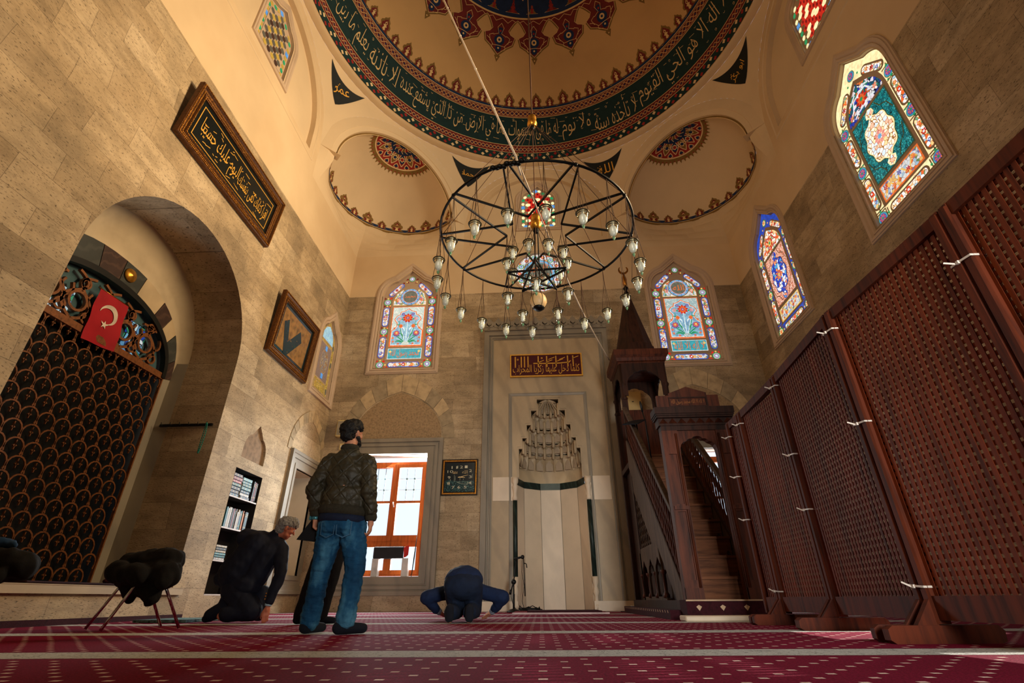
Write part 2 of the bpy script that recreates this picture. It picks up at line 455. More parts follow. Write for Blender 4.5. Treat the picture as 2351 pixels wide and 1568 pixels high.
ROPE = M('twisted_rope', (70,44,26), .85, var=.3, scale=40)
WIRE_W = M('white_cable', (206,190,170), .5, var=.08)
BLK = M('black_plastic', (16,17,18), .45, var=.2)
NAVYC = M('navy_cloth', (16,26,48), .85, var=.2, scale=20, bump=.2, bscale=120)
BLUEC = M('blue_shirt', (14,32,64), .85, var=.18, scale=14, bump=.2, bscale=120)
BLKC = M('black_cloth', (14,15,18), .9, var=.25, scale=14, bump=.2, bscale=120)
SKIN = M('skin', (186,128,98), .55, var=.08, scale=20)
HAIRB = M('black_hair', (14,12,11), .6, var=.4, scale=60, bump=.8, bscale=90)
HAIRG = M('grey_hair', (140,138,134), .6, var=.4, scale=60, bump=.8, bscale=90)
WHITE = M('white_plastic', (222,222,216), .4, var=.05)
CREAM = M('cream_metal', (206,182,124), .5, var=.06)

def carpet_mat():
    """crimson prayer carpet: pale rows, quincunx of pale dashes"""
    m, nt, out = nt_new('prayer_carpet')
    t = N(nt, 'ShaderNodeTexCoord'); sp = N(nt, 'ShaderNodeSeparateXYZ'); LK(nt, t.outputs['Object'], sp.inputs[0])
    wob = N(nt, 'ShaderNodeMapping'); wob.inputs['Scale'].default_value = (1.2, .5, 1); LK(nt, t.outputs['Object'], wob.inputs['Vector'])
    wv = mth(nt, 'MULTIPLY', mth(nt, 'SUBTRACT', noi(nt, wob.outputs[0], .9, 2), .5), .05)
    x = mth(nt, 'SUBTRACT', sp.outputs['X'], 0.0)
    y = mth(nt, 'ADD', mth(nt, 'SUBTRACT', sp.outputs['Y'], mth(nt, 'MULTIPLY', x, .037)), wv)
    DD = 1.797
    ph = mth(nt, 'PINGPONG', mth(nt, 'SUBTRACT', y, 2.96-DD*4), DD/2)      # 0 on a row's centre line
    stripe = mth(nt, 'LESS_THAN', ph, .165)
    edge = mth(nt, 'LESS_THAN', ph, .19)
    ry = mth(nt, 'DIVIDE', y, .105); row = mth(nt, 'FLOOR', ry)
    fy = mth(nt, 'ABSOLUTE', mth(nt, 'SUBTRACT', mth(nt, 'FRACT', ry), .5))
    cx = mth(nt, 'ADD', mth(nt, 'DIVIDE', x, .19), mth(nt, 'MULTIPLY', row, .5))
    fx = mth(nt, 'ABSOLUTE', mth(nt, 'SUBTRACT', mth(nt, 'FRACT', cx), .5))
    dia = mth(nt, 'ADD', mth(nt, 'DIVIDE', fx, .115), mth(nt, 'DIVIDE', fy, .34))
    dash = mth(nt, 'MULTIPLY', mth(nt, 'LESS_THAN', fx, .088), mth(nt, 'LESS_THAN', fy, .13))
    n1 = noi(nt, t.outputs['Object'], 90, 3, .7); n2 = noi(nt, t.outputs['Object'], .7, 3)
    red = ramp(nt, n1, [(.3, rgb(80,8,32)), (.5, rgb(124,14,52)), (.72, rgb(156,28,70))])
    red = mixc(nt, mth(nt, 'MULTIPLY', ramp(nt, n2, [(.35,(1,1,1,1)),(.6,(0,0,0,1))]), .35), red, rgb(90,8,26))
    v = N(nt, 'ShaderNodeTexVoronoi'); v.feature = 'DISTANCE_TO_EDGE'; v.inputs['Scale'].default_value = 9; LK(nt, t.outputs['Object'], v.inputs['Vector'])
    curl = noi(nt, t.outputs['Object'], 16, 2)
    mot = mth(nt, 'MULTIPLY', mth(nt, 'LESS_THAN', mth(nt, 'ABSOLUTE', mth(nt, 'SUBTRACT', curl, .5)), .018), .6)
    pale = mixc(nt, mot, ramp(nt, n1, [(.3, rgb(172,176,172)), (.7, rgb(212,216,212))]), rgb(90,92,88))
    col = mixc(nt, dash, red, rgb(226,206,196))
    col = mixc(nt, edge, col, rgb(96,14,36)); col = mixc(nt, stripe, col, pale)
    PR(nt, out, col, .95, 0, .1, n1, .5, .01); return m
CARPET = carpet_mat()
# ================================================================ room shell
floor = MB()
floor.add([(XL-1.4,-2.6,0),(XR+.4,-2.6,0),(XR+.4,YB+.9,0),(XL-1.4,YB+.9,0)], [(0,1,2,3)])
tag(floor.build('floor', CARPET), kind='structure')

GW_L = arch(-4.65, -2.97, 6.18, 8.6, 9.58); GW_R = arch(3.64, 5.30, 6.18, 8.62, 9.6)
GW_O = circ(.24, 9.38, .755, 40)
LOW_L = rect(-4.60, .73, -2.86, 3.65); LOW_R = rect(3.44, .73, 5.18, 3.65)
GR_BIG = arch(5.60, 7.24, 6.18, 8.62, 9.72); GR_SM = arch(9.85, 11.47, 6.16, 8.6, 9.66)
GLS = arch(11.36, 12.42, 5.14, 6.62, 7.36)
NICHE = rarch(4.60, 8.23, .42, 4.30, 28)
SHELF = rect(9.06, .33, 10.04, 2.50); RECESS = rect(11.36, .75, 12.44, 3.02)
BLINDN = arch(9.12, 9.96, 2.72, 2.86, 3.46, 5, .5, .6)
FS = R8*math.tan(pi/8)
def wall_outline(c, a0, a1):
    o = [(a0,0),(a1,0),(a1,ZW)]
    if c+FS < a1-.01: o.append((c+FS,ZW))
    o += [(c+FS*cos(pi*i/32), ZS+FS*sin(pi*i/32)) for i in range(33)]
    if c-FS > a0+.01: o.append((c-FS,ZW))
    return o + [(a0,ZW)]
def wall_mesh(name, F, mat, c, a0, a1, holes, reveals):
    b = MB(); tym = rarch(c-2.06, c+2.06, 10.72, ZS, 28); up = arch(c-.6, c+.6, 11.33, 12.5, 13.16)
    b.flat(wall_outline(c, a0, a1), [*holes, tym], 0, F, 0)
    b.wall(tym, -.14, 0, F, 1); b.flat(tym, [up], -.14, F, 1)
    b.mould(offs(tym, .16), [(0,0),(.015,.018),(.04,.018),(.055,0)], F, 1)   # thin roll around the arch
    for h, d, mi in reveals: b.wall(h, -d, 0, F, mi)
    b.add([F(a0,ZST-.07,.028),F(a1,ZST-.07,.028),F(a1,ZST-.001,.028),F(a0,ZST-.001,.028),F(a1,ZST-.001,0),F(a0,ZST-.001,0),F(a0,ZST-.07,0),F(a1,ZST-.07,0)] if name == 'wall_none' else [], [])
    o = b.build(name, [mat, PLASTER, PLASTER_L, WALL_S])
    return tag(o, kind='structure'), up
wb, UP_B = wall_mesh('wall_back', FB, WALL_B, CX, XL, XR, [GW_L, GW_R, GW_O, LOW_L, LOW_R, rect(-.62,.012,1.30,5.28)],
    [(LOW_L,.42,2),(LOW_R,.42,2)])
wl_, UP_S = wall_mesh('wall_left', FL, WALL_S, CY, -2.5, YB, [GLS, NICHE, SHELF, RECESS, BLINDN], [(RECESS,.55,2),(BLINDN,.05,0)])
wr_, _ = wall_mesh('wall_right', FR, WALL_S, CY, -2.5, YB, [GR_BIG, GR_SM], [])
# blocked recess behind the kneeling man, shallow blind panel above the shelves
b = MB(); b.flat(RECESS, (), -.55, FL, 0); b.flat(BLINDN, (), -.05, FL, 1); b.build('recess_masonry', [WALL_S, M('brown_stone_panel', (138,112,84), .8, var=.25, scale=10, bump=.3)], wl_)
# voussoirs of the blind arches over the low windows
ST_A = M('voussoir_warm', (186,162,124), .75, var=.2, scale=5, bump=.3); ST_B = M('voussoir_grey', (160,142,112), .75, var=.2, scale=5, bump=.3)
ST_C = M('lintel_rubble', (156,130,96), .8, var=.22, scale=22, bump=.4)
def parch(c, hw, v0, vs, va, n=24):
    """points of a pointed arch from right spring over the tip to the left"""
    P = bez((c+hw, vs), (c+hw, vs+(va-vs)*.72), (c, va), n//2)
    return P + [(2*c-p[0], p[1]) for p in reversed(P[:-1])]
def blind_arch(F, c, hi, ho, vs, vi, vo, par, tymp=None):
    b = MB(); A = parch(c, hi, 0, vs, vi); B = parch(c, ho, 0, vs, vo); n = len(A)
    k = 0
    for i in range(0, n-2, 2):
        q = [A[i], A[i+1], A[i+2], B[i+2], B[i+1], B[i]]
        q = offs(q, -.008); b.slab(q, (), 0, .014, F, k % 2 if (k*7) % 5 else 1-k % 2, back=False); k += 1
    if tymp is not None:
        b.flat(offs(A, -.03), (), .006, F, 2)
    b.build('blind_arch', [ST_A, ST_B, ST_C], par)
blind_arch(FB, -3.74, 1.24, 1.56, 4.05, 5.42, 5.96, wb, 1)
blind_arch(FB, 4.31, 1.24, 1.56, 4.05, 5.42, 5.96, wb, 1)
blind_arch(FL, 11.78, .82, 1.02, 3.36, 4.28, 4.6, wl_)

# rear of the hall: gallery side behind the camera
b = MB(); b.add([(XL,-2.5,0),(XR,-2.5,0),(XR,-2.5,ZW),(XL,-2.5,ZW)], [(0,1,2,3)]); tag(b.build('wall_rear', WALL_B), kind='structure')
b = MB(); b.add([(XL,-2.5,ZW),(XR,-2.5,ZW),(XR,CY-R8,ZW),(XL,CY-R8,ZW)], [(0,1,2,3)])
FBR = lambda u, v, w: (u, CY-R8+w, v)
b.flat([(CX-FS,ZW),(CX+FS,ZW)]+[(CX+FS*cos(pi*i/32), ZS+FS*sin(pi*i/32)) for i in range(33)], (), 0, FBR)
tag(b.build('ceiling_rear', PLASTER), kind='structure')

# ---------------------------------------------------------------- corner corbelling, squinches, pendentives
corner = MB()
def corner_frame(q):
    a = pi/4 + q*pi/2; n = Vector((cos(a), sin(a), 0)); t = Vector((-sin(a), cos(a), 0))
    return Vector((CX, CY, 0)) + n*R8, n, t
SQ_R, SQ_D = 2.02, .13
OLIVE = M('ochre_paint', (128,98,48), .75, var=.12); MAROON = M('maroon_paint', (112,34,32), .75, var=.15)
NAVY = M('navy_paint', (20,44,84), .75, var=.15); TEAL = M('dark_teal_paint', (18,48,50), .7, var=.12)
TANP = M('tan_paint', (224,190,132), .75, var=.06); REDP = M('red_paint', (150,40,36), .75, var=.12); CREAMP = M('cream_paint', (226,198,150), .75, var=.06)
BLACKT = M('black_paint', (10,18,20), .6, var=.15); DOMEP = M('dome_ochre_plaster', (206,166,112), .8, var=.05, scale=.7)
for q in range(4):
    c0, n, t = corner_frame(q)
    def loc(u, v, z, c0=c0, n=n, t=t): return tuple(c0 + t*u + n*v + Vector((0,0,z)))
    # plan outlines, from one octagon corner to the other
    K = 48; H = FS
    sq = []; rim = []
    for i in range(K+1):
        s = -1+2*i/K
        sq.append((s*H, H-abs(s)*H))
        if abs(s) > .92: rim.append((math.copysign(SQ_R+(abs(s)-.92)/.08*(H-SQ_R), s), 0 if abs(s) > .97 else SQ_D*(.97-abs(s))/.05))
        else:
            a = s/.92*pi/2; rim.append((SQ_R*sin(a), SQ_D+SQ_R*cos(a)))
    rows = []
    for k in range(25):
        f = k/24; z = ZW+(ZS-ZW)*f; e = f*f*(3-2*f)
        row = []
        for i in range(K+1):
            u = sq[i][0]*(1-e)+rim[i][0]*e; v = sq[i][1]*(1-e)+rim[i][1]*e
            # rows of shallow carved cells
            s = -1+2*i/K; cell = abs(sin(s*pi*(2+2*int(f*3.99)/2)))*abs(sin(f*4*pi)); d = .05*cell*(1-abs(s))*min(1, f*4)
            row.append(loc(u*(1-d*.4), v-d, z))
        rows.append(row)
    corner.loft(rows, 0, closed=False, smooth=False)
    # flat band of the squinch arch on the octagon face, reveal, conch
    N2 = 40
    o = [loc(H*cos(pi*i/N2), 0, ZS+H*sin(pi*i/N2)) for i in range(N2+1)]
    o2 = [loc((SQ_R+.16)*cos(pi*i/N2), 0, ZS+(SQ_R+.16)*sin(pi*i/N2)) for i in range(N2+1)]
    o3 = [loc((SQ_R+.145)*cos(pi*i/N2), .025, ZS+(SQ_R+.145)*sin(pi*i/N2)) for i in range(N2+1)]
    i1 = [loc((SQ_R+.0)*cos(pi*i/N2), .05, ZS+(SQ_R+.0)*sin(pi*i/N2)) for i in range(N2+1)]
    i2 = [loc(SQ_R*cos(pi*i/N2), SQ_D, ZS+SQ_R*sin(pi*i/N2)) for i in range(N2+1)]
    for A, B in ((o,o2),(o2,o3),(o3,i1),(i1,i2)): corner.loft([A,B], 0, closed=False)
    def con(al, be, off=0, loc=loc):
        r = SQ_R-off; return loc(r*cos(be)*sin(al), SQ_D+r*cos(be)*cos(al), ZS+r*sin(be))
    for sg in (-1, 1): corner.add([loc(sg*(SQ_R-.12),-.004,ZS-.002),loc(sg*(H+.02),-.004,ZS-.002),loc(sg*(H+.02),SQ_D+.12,ZS-.002),loc(sg*(SQ_R-.12),SQ_D+.12,ZS-.002)], [(0,1,2,3)])
    g = [[con(-pi/2+pi*i/32, pi/2*k/16) for i in range(33)] for k in range(17)]
    corner.loft(g, 0, closed=False, smooth=True)
tag(corner.build('wall_corner_squinches', PLASTER), kind='structure')

# painted decoration of the squinches (one part per squinch)
def sph_leaf(mb, mp, x, w, y0, y1, off, mats):
    """palmette: outline, body, accents; mp(x,y,off)->point"""
    o = [(0,1),(.18,.86),(.5,.74),(.55,.62),(.82,.52),(.86,.36),(.62,.24),(.74,.1),(1.1,.0)]
    def draw(pts, off, mi):
        full = [(x+p[0]*w, y0+p[1]*(y1-y0)) for p in pts] + [(x-p[0]*w, y0+p[1]*(y1-y0)) for p in reversed(pts[1:] if pts[0][0] == 0 else pts)]
        mb.flat(full, (), off, mp, mi)
    draw(o, off, mats[0])
    draw([(p[0]*.72, .02+p[1]*.8) for p in o], off+.004, mats[1])
    draw([(0,.66),(.2,.52),(.1,.42),(.32,.34),(.12,.26),(.24,.1),(0,.04)], off+.008, mats[2])
    draw([(0,.58),(.1,.5),(0,.42)], off+.011, mats[1])
for q in range(4):
    c0, n, t = corner_frame(q)
    def con(al, be, off=0, c0=c0, n=n, t=t):
        r = SQ_R-.006-off
        return tuple(c0 + t*(r*cos(be)*sin(al)) + n*(SQ_D+r*cos(be)*cos(al)) + Vector((0,0,ZS+r*sin(be))))
    b = MB()
    def strip(be0, be1, mi, off=.0):
        b.loft([[con(-pi/2+pi*i/48, be0, off) for i in range(49)], [con(-pi/2+pi*i/48, be1, off) for i in range(49)]], mi, closed=False)
    strip(-.03, .012, 0, .004); strip(.012, .02, 4, .004); strip(.02, .075, 2, .0)
    mp = lambda u, v, w, con=con: con(u, v, w)
    for k in range(-6, 7):
        al = k*pi/12.4
        if k % 2 == 0: sph_leaf(b, mp, al, .115, .035, .255, .003, (0,1,5))
        else: sph_leaf(b, mp, al, .088, .035, .19, .003, (0,1,5))
    # arch edge line
    def arc(off0, off1, mi, d):
        P0 = []; P1 = []
        for i in range(49):
            a = pi*i/48
            for P, r in ((P0, SQ_R-off0), (P1, SQ_R-off1)): P.append(tuple(c0 + t*(r*cos(a)) + n*(SQ_D+d) + Vector((0,0,ZS+r*sin(a)))))
        b.loft([P0,P1], mi, closed=False)
    arc(-.02, .045, 0, -.004); arc(.05, .065, 4, -.002)
    # half rosette at the crown (polar map about the pole)
    def pol(u, v, w, c0=c0, n=n, t=t):
        r = SQ_R-.006-w; th = hypot(u, v)
        if th < 1e-6: return tuple(c0+n*SQ_D+Vector((0,0,ZS+r)))
        return tuple(c0 + t*(r*sin(th)*u/th) + n*(SQ_D+r*sin(th)*max(0,v)/th) + Vector((0,0,ZS+r*cos(th))))
    def half(r0, r1, off, mi, m=40):
        for j in range(6):
          ra, rb = r0+(r1-r0)*j/6, r0+(r1-r0)*(j+1)/6
          b.loft([[pol(ra*cos(pi*i/m), ra*sin(pi*i/m), off) for i in range(m+1)], [pol(rb*cos(pi*i/m), rb*sin(pi*i/m), off) for i in range(m+1)]], mi, closed=False)
    half(.0, .26, .003, 3); half(.26, .52, .003, 3); half(.44, .46, .006, 4); half(.46, .50, .005, 0)
    for k in range(24):
        a = pi*(k+.5)/24; d = .055
        b.flat([(.5*cos(a-d), .5*sin(a-d)), (.57*cos(a), .57*sin(a)), (.5*cos(a+d), .5*sin(a+d))], (), .004, pol, 0)
    half(.0, .2, .006, 2, 16)
    for k in range(7):
        a = pi*(k+.5)/7; e2 = pi/14
        pt = lambda r, aa: (r*cos(aa), r*sin(aa))
        big = k % 2
        b.flat([pt(.20,a-.10), pt(.27,a-.19), pt(.33,a-.10), pt(.385 if big else .36,a), pt(.33,a+.10), pt(.27,a+.19), pt(.20,a+.10)], (), .007, pol, 0 if big else 2)
        for i_ in range(6): b.flat(circ(*pt(.275+.03*cos(i_*pi/3),a+.10*sin(i_*pi/3)), .017, 6), (), .010, pol, 4)
        b.flat(circ(*pt(.275,a), .028, 8), (), .012, pol, 2 if big else 3)
        b.flat(circ(*pt(.405,a+e2), .022, 6, .034, rot=a+e2), (), .008, pol, 2)
        for sg in (-1,1):
            for qd in ribbon([pt(.20,a+sg*.12), pt(.28,a+sg*.22), pt(.345,a+sg*.11), pt(.40,a)], .012): b.flat(qd, (), .010, pol, 4)
            for qd in ribbon([pt(.36,a+e2), pt(.39,a+e2+sg*.07), pt(.425,a+e2+sg*.10), pt(.43,a+e2+sg*.04)], .012): b.flat(qd, (), .011, pol, 4)
        b.flat(circ(*pt(.10,a), .035, 6), (), .009, pol, 3 if big else 0)
        for qd in ribbon([pt(.06,a), pt(.13,a-.2), pt(.17,a)], .01): b.flat(qd, (), .011, pol, 4)
    b.build('painted_squinch_border', [OLIVE, MAROON, NAVY, REDP, CREAMP, TANP], bpy.data.objects['wall_corner_squinches'])

pend = MB(); tri = MB()
ZT = 13.96
def z_arch(th):
    d = (th+pi/8) % (pi/4) - pi/8        # angle from nearest face normal
    return ZS + sqrt(max(0, RHO*RHO-(R8/cos(d))**2))
def p_pend(th, z, off=0):
    r = sqrt(max(.01, RHO*RHO-(z-ZS)**2))-off; return (CX+r*cos(th), CY+r*sin(th), z)
NT = 8*32; rows = []
for k in range(15): rows.append([p_pend(2*pi*i/NT, z_arch(2*pi*i/NT)*(1-k/14)+ZT*k/14) for i in range(NT)])
pend.loft(rows, 0, smooth=True)
cor = [(sqrt(RHO*RHO-(ZT-ZS)**2),ZT),(5.945,13.955),(5.90,13.97),(5.84,13.965),(5.79,13.985),(5.75,14.0)]
pend.loft([[(CX+r*cos(2*pi*i/128), CY+r*sin(2*pi*i/128), z) for i in range(128)] for r, z in cor], 0, smooth=True)
pe = tag(pend.build('wall_pendentives', PLASTER), kind='structure')
NAMES = ['ابو بكر','الله','محمد','عمر','عثمان','علي','حسن','حسين']
for k in range(8):
    thc = pi/8 + k*pi/4; b = MB(); M2 = 14
    rows = []
    for j in range(8):
        row = []
        for i in range(M2+1):
            s = -1+2*i/M2; th = thc + s*radians(6.6); lo = 12.95+.93*abs(s)**1.15
            row.append(p_pend(th, lo+(13.68+.2*s*s-lo)*j/7, .012))
        rows.append(row)
    b.loft(rows, 0, closed=False)
    F = lambda u, v, w, thc=thc: p_pend(thc-u/6.0, v, .018+w)
    put_text(b, NAMES[k], (-.26,13.2,.28,13.62), 0, F, 1, keep=True, rot=.35 if k in (0,3) else 0)
    for j in range(6): b.flat(circ(-.24+.09*random.random(), 13.35+.2*random.random(), .016, 5), (), .002, F, 1)
    b.build('painted_name_panel', [BLACKT, GOLDP], pe)
# ================================================================ dome
RD, ZD = 5.75, 14.0
def DM(az, el, off=0.0):
    a, e = radians(az), radians(el); r = RD-off
    return (CX+r*cos(e)*cos(a), CY+r*cos(e)*sin(a), ZD+r*sin(e))
dome = MB(); bands = [(0,.35,0),(.35,3.7,1),(3.7,7.1,2),(7.1,18.9,1),(18.9,22.1,2),(22.1,23.3,3)] + [(23.3+i*(90-23.3)/14, 23.3+(i+1)*(90-23.3)/14, 0) for i in range(14)]
for e0, e1, mi in bands:
    m = 3 if e1-e0 > 4 else 1
    dome.loft([[DM(360*i/160, e0+(e1-e0)*k/m) for i in range(160)] for k in range(m+1)], mi, smooth=True)
ceil = tag(dome.build('ceiling', [DOMEP, TEAL, MAROON, NAVY]), kind='structure')
AZ0, AZ1 = -35, 215
# lozenge ring and guilloches
b = MB(); fl = lambda u, v, w: DM(u, v, w)
st = 360/132
for i in range(int(AZ0/st), int(AZ1/st)):
    for r in range(2):
        a = (i+.5*r)*st; ec = 1.25+1.5*r; c = 1 if (i+r) % 2 else 0
        b.add([DM(a-st*.24,ec,.006),DM(a,ec-.78,.006),DM(a+st*.24,ec,.006),DM(a,ec+.78,.006)], [(0,1,2,3)], c)
def line(e, w, mi, off=.008):
    n = 140; b.loft([[DM(AZ0+(AZ1-AZ0)*i/n, e-w/2, off) for i in range(n+1)], [DM(AZ0+(AZ1-AZ0)*i/n, e+w/2, off) for i in range(n+1)]], mi, closed=False)
for e, w, mi in ((.32,.14,3),(3.72,.2,2),(7.0,.22,2),(18.9,.22,2),(22.0,.22,2),(19.4,.12,2),(21.5,.12,2)): line(e, w, mi)
P1 = 360/264
for e, amp, per in ((5.35,.75,P1),(20.45,.7,P1*1.25)):
    for i in range(int(AZ0/per), int(AZ1/per)):
        b.add([DM(i*per-per*.2,e,.006),DM(i*per,e-.42,.006),DM(i*per+per*.2,e,.006),DM(i*per,e+.42,.006)], [(0,1,2,3)], 4)
    for sg in (1,-1):
        pts = []; n = int((AZ1-AZ0)/per*6)
        for i in range(n+1):
            a = AZ0+(AZ1-AZ0)*i/n; pts.append((a, e+sg*amp*cos(pi*a/per)))
        up = [DM(p[0], p[1]+.11, .009) for p in pts]; lo = [DM(p[0], p[1]-.11, .009) for p in pts]
        b.loft([lo, up], 2, closed=False)
b.build('lozenge_and_braid_rings', [CREAMP, REDP, TANP, BLACKT, NAVY], ceil)
# inscription
b = MB(); FT = lambda u, v, w: DM(-u, v, w)
for s, a0, a1 in (('الله لا اله الا هو الحي القيوم', 8, 51), ('لا تأخذه سنة', 52.5, 68), ('ولا نوم', 69.5, 80), ('له ما في السموات', 81.5, 100), ('وما في الارض', 101.5, 116),
                  ('من ذا الذي يشفع عنده', 117.5, 142), ('الا باذنه', 143.5, 155), ('يعلم ما بين ايديهم', 156.5, 180), ('وما خلفهم ولا يحيطون', 182, 208), ('من علمه الا بما شاء', -22, 6)):
    put_text(b, s, (-a1, 7.9, -a0, 17.6), .01, FT, 0, thin=-.010)
rr = random.Random(4)
for i in range(190):
    a = AZ0+(AZ1-AZ0)*i/190+rr.random(); e = rr.uniform(13.8, 18) if i % 3 else rr.uniform(8,12); L = rr.uniform(.5,1.6); d = rr.uniform(-.2,.9)
    k = rr.random()
    if k < .45: pts = [(a,e),(a+L*1.3,e+d*.7)]
    elif k < .8: pts = [(a,e),(a+.35,e-.35),(a+.7,e)]
    else: pts = [(a+.3*cos(x*.9),e+.4*sin(x*.9)) for x in range(7)]
    for q in ribbon(pts, .13): b.flat(q, (), .008, fl, 0)
b.build('painted_inscription', [TANP], ceil)
# palmette cresting
b = MB(); L0 = 360/33
for i in range(int(AZ0/L0), int(AZ1/L0)+1):
    a = 90-.7+(i-8)*L0
    sph_leaf(b, fl, a, 2.55, 22.9, 28.5, .004, (0,1,2)); sph_leaf(b, fl, a+L0/2, 2.1, 22.9, 27.0, .004, (0,1,2))
    for s in (-1,1):
        for q in ribbon([(a+s*2.2,23.1),(a+s*2.75,22.75),(a+s*3.2,23.1)], .35): b.flat(q, (), .006, fl, 0)
b.build('palmette_cresting', [OLIVE, MAROON, TANP], ceil)
# central medallion with pendants
b = MB()
HALF = [(9,51.8),(7.6,50.9),(6,49.5),(4.9,48.3),(6.2,47.1),(8.5,46.3),(7.3,43.9),(4.3,42.7),(1.6,41),(.45,40.25)]
for k in range(20):
    a = 89.4+18*k; cs = .70
    if not (AZ0 < ((a+90) % 360)-90 < AZ1): continue
    def mp(u, v, w, a=a): return DM(a+u/cs, v, w)
    half = [(x*cs, y) for x, y in HALF]
    poly = [(9*cs,53.2)] + half + [(-x, y) for x, y in reversed(half)] + [(-9*cs,53.2)]
    b.flatc(poly, .004, mp, 0, .9)
    inn = [(9*cs,53.2),(9*cs,52.4)] + [(max(.2,x*cs-.42 if y < 51 else x*cs), y+.42) for x, y in HALF[1:]]
    b.flatc(inn + [(-x, y) for x, y in reversed(inn)], .009, mp, 1, .9)
    for qd in ribbon([(x*cs-.38 if i else x*cs, y+.36) for i, (x, y) in enumerate(HALF)], .16): b.flat(qd, (), .013, mp, 2); b.flat([(-p[0], p[1]) for p in qd], (), .013, mp, 2)
    b.flat([(1.0,40.2),(0,38.1),(-1.0,40.2),(0,40.9)], (), .006, mp, 0); b.flat(circ(0,39.5,.25,6), (), .01, mp, 2)
    for c, r, rv in ((45.3,1.9,1.7),(48.2,1.1,1.1),(42.7,1.0,1.2)): b.flatc(circ(0,c,r,12,rv), .013, mp, 3, .9)
    b.flat(circ(0,45.4,.95,10), (), .018, mp, 2); b.flat(circ(0,45.4,.42,8), (), .022, mp, 3)
    b.flat(circ(0,48.2,.4,6), (), .02, mp, 4); b.flat(circ(0,42.7,.35,6), (), .019, mp, 2)
    for s in (-1,1):
        for pts in ([(0,50.6),(1.2*s,49.2),(.5*s,47.4),(2.4*s,46.6)], [(0,43.6),(2.0*s,43.4),(3.4*s,45.0),(4.6*s,45.6)], [(2.4*s,46.9),(3.8*s,46.2),(3.2*s,44.4)], [(0,52.2),(2.4*s,51.0),(4.0*s,52.2),(5.6*s,51.6)], [(1.0*s,41.8),(2.4*s,42.6),(2.2*s,43.6)]):
            for q in ribbon(pts, .17): b.flat(q, (), .017, mp, 2)
n = 120
def ring(e0, e1, mi, off):
    b.loft([[DM(360*i/n, e0, off) for i in range(n)], [DM(360*i/n, e1, off) for i in range(n)]], mi)
ring(52.8, 60, 3, .012); ring(60, 66, 1, .012); ring(66, 89.9, 3, .012); ring(52.6, 53.1, 2, .02); ring(59.8, 60.2, 2, .02); ring(66, 66.4, 2, .02)
for k in range(30):
    a = 90+12*k
    def mp(u, v, w, a=a): return DM(a+u/.55, v, w)
    sph_leaf(b, mp, 0, 2.6 if k % 2 else 2.2, 54.2, 59.4 if k % 2 else 58.4, .018, (2,1 if k % 2 else 0,4))
    for s in (-1,1):
        for q in ribbon([(s*3.2,54.6),(s*2.6,56.4),(s*3.3,58.6)], .2): b.flat(q, (), .02, mp, 2)
b.build('central_medallion', [OLIVE, MAROON, TANP, NAVY, REDP], ceil)
# ================================================================ stained glass windows
GS = 1.2
G_RED = GL('glass_red', (206,44,30), GS*.85); G_DRED = GL('glass_ruby', (120,18,22), GS*.8); G_BLUE = GL('glass_blue', (40,72,176), GS*.9)
G_ORG = GL('glass_orange', (232,110,48), GS*.9); G_GRN = GL('glass_green', (40,150,92), GS*.9); G_YEL = GL('glass_amber', (246,196,104), GS*.95)
G_PUR = GL('glass_violet', (132,70,150), GS*.85); G_WHT = GL('glass_white', (222,234,236), GS); G_SKY = GL('glass_sky', (120,176,214), GS*.95)
G_TEA = GL('glass_turquoise', (64,164,176), GS*.9); G_DISC = GL('glass_smoke', (126,128,112), .7); G_CRM = GL('glass_cream', (255,224,168), 1.4)
G_PNK = GL('glass_pink', (240,150,140), GS)
LEAD = (176,150,124)
GM_FLO = GLM('mosaic_floral', [(230,238,240),(214,232,240),(236,240,236),(240,190,110),(150,200,226),(228,236,236),(220,86,44),(60,140,90),(232,238,238),(60,96,190)], LEAD, 17, 1.0, .035)
GM_SKY = GLM('mosaic_sky', [(110,170,212),(130,186,220),(96,150,200),(150,204,226),(120,176,214)], (150,190,200), 15, .95, .04)
GM_AQU = GLM('mosaic_aqua', [(176,220,226),(140,204,214),(206,232,236),(120,190,206)], (222,232,228), 26, .9, .07)
GM_TEAL = GLM('mosaic_teal', [(18,120,126),(30,150,152),(14,100,110),(60,176,176)], (10,70,70), 22, 1.0, .06)
GM_CRM = GLM('mosaic_cream', [(255,236,204),(255,226,180),(255,246,228),(250,206,150),(190,220,240),(255,238,210),(244,176,150)], (214,150,84), 13, 1.5, .06)
GM_DEEP = GLM('mosaic_deep', [(40,60,170),(30,120,90),(244,230,236),(40,60,170),(24,90,110),(226,120,50),(250,240,236)], (30,40,90), 14, 1.15, .05)
GM_PNK = GLM('mosaic_pink', [(250,190,160),(255,214,190),(246,170,140),(255,226,206)], (226,130,100), 24, 1.15, .09)
GM_BW = GLM('mosaic_blue_white', [(246,250,255),(40,70,190),(250,250,255),(30,60,180),(90,170,220),(250,250,255),(255,150,90)], (30,50,150), 12, 1.3, .06)
GM_FLB = GLM('mosaic_floral_bright', [(255,250,236),(250,226,170),(240,250,250),(230,90,40),(255,246,226),(40,160,120),(250,200,130),(140,200,220)], (200,140,90), 16, 1.3, .05)
GM_DIM = GLM('mosaic_dim_glow_amber', [(206,170,60),(190,150,50),(214,184,90),(120,120,40),(200,164,70)], (150,124,70), 22, .55, .06)  # dim mosaics: a faint glow is added, no daylight stands behind them
GM_DIMP = GLM('mosaic_dim_glow_violet', [(92,84,110),(104,90,112),(84,80,116),(110,100,120)], (140,124,104), 24, .45, .07)
GM_DIMW = GLM('mosaic_dim_glow_white', [(170,160,140),(150,146,140),(186,170,140),(120,130,140),(170,110,70)], (130,110,84), 17, .5, .06)

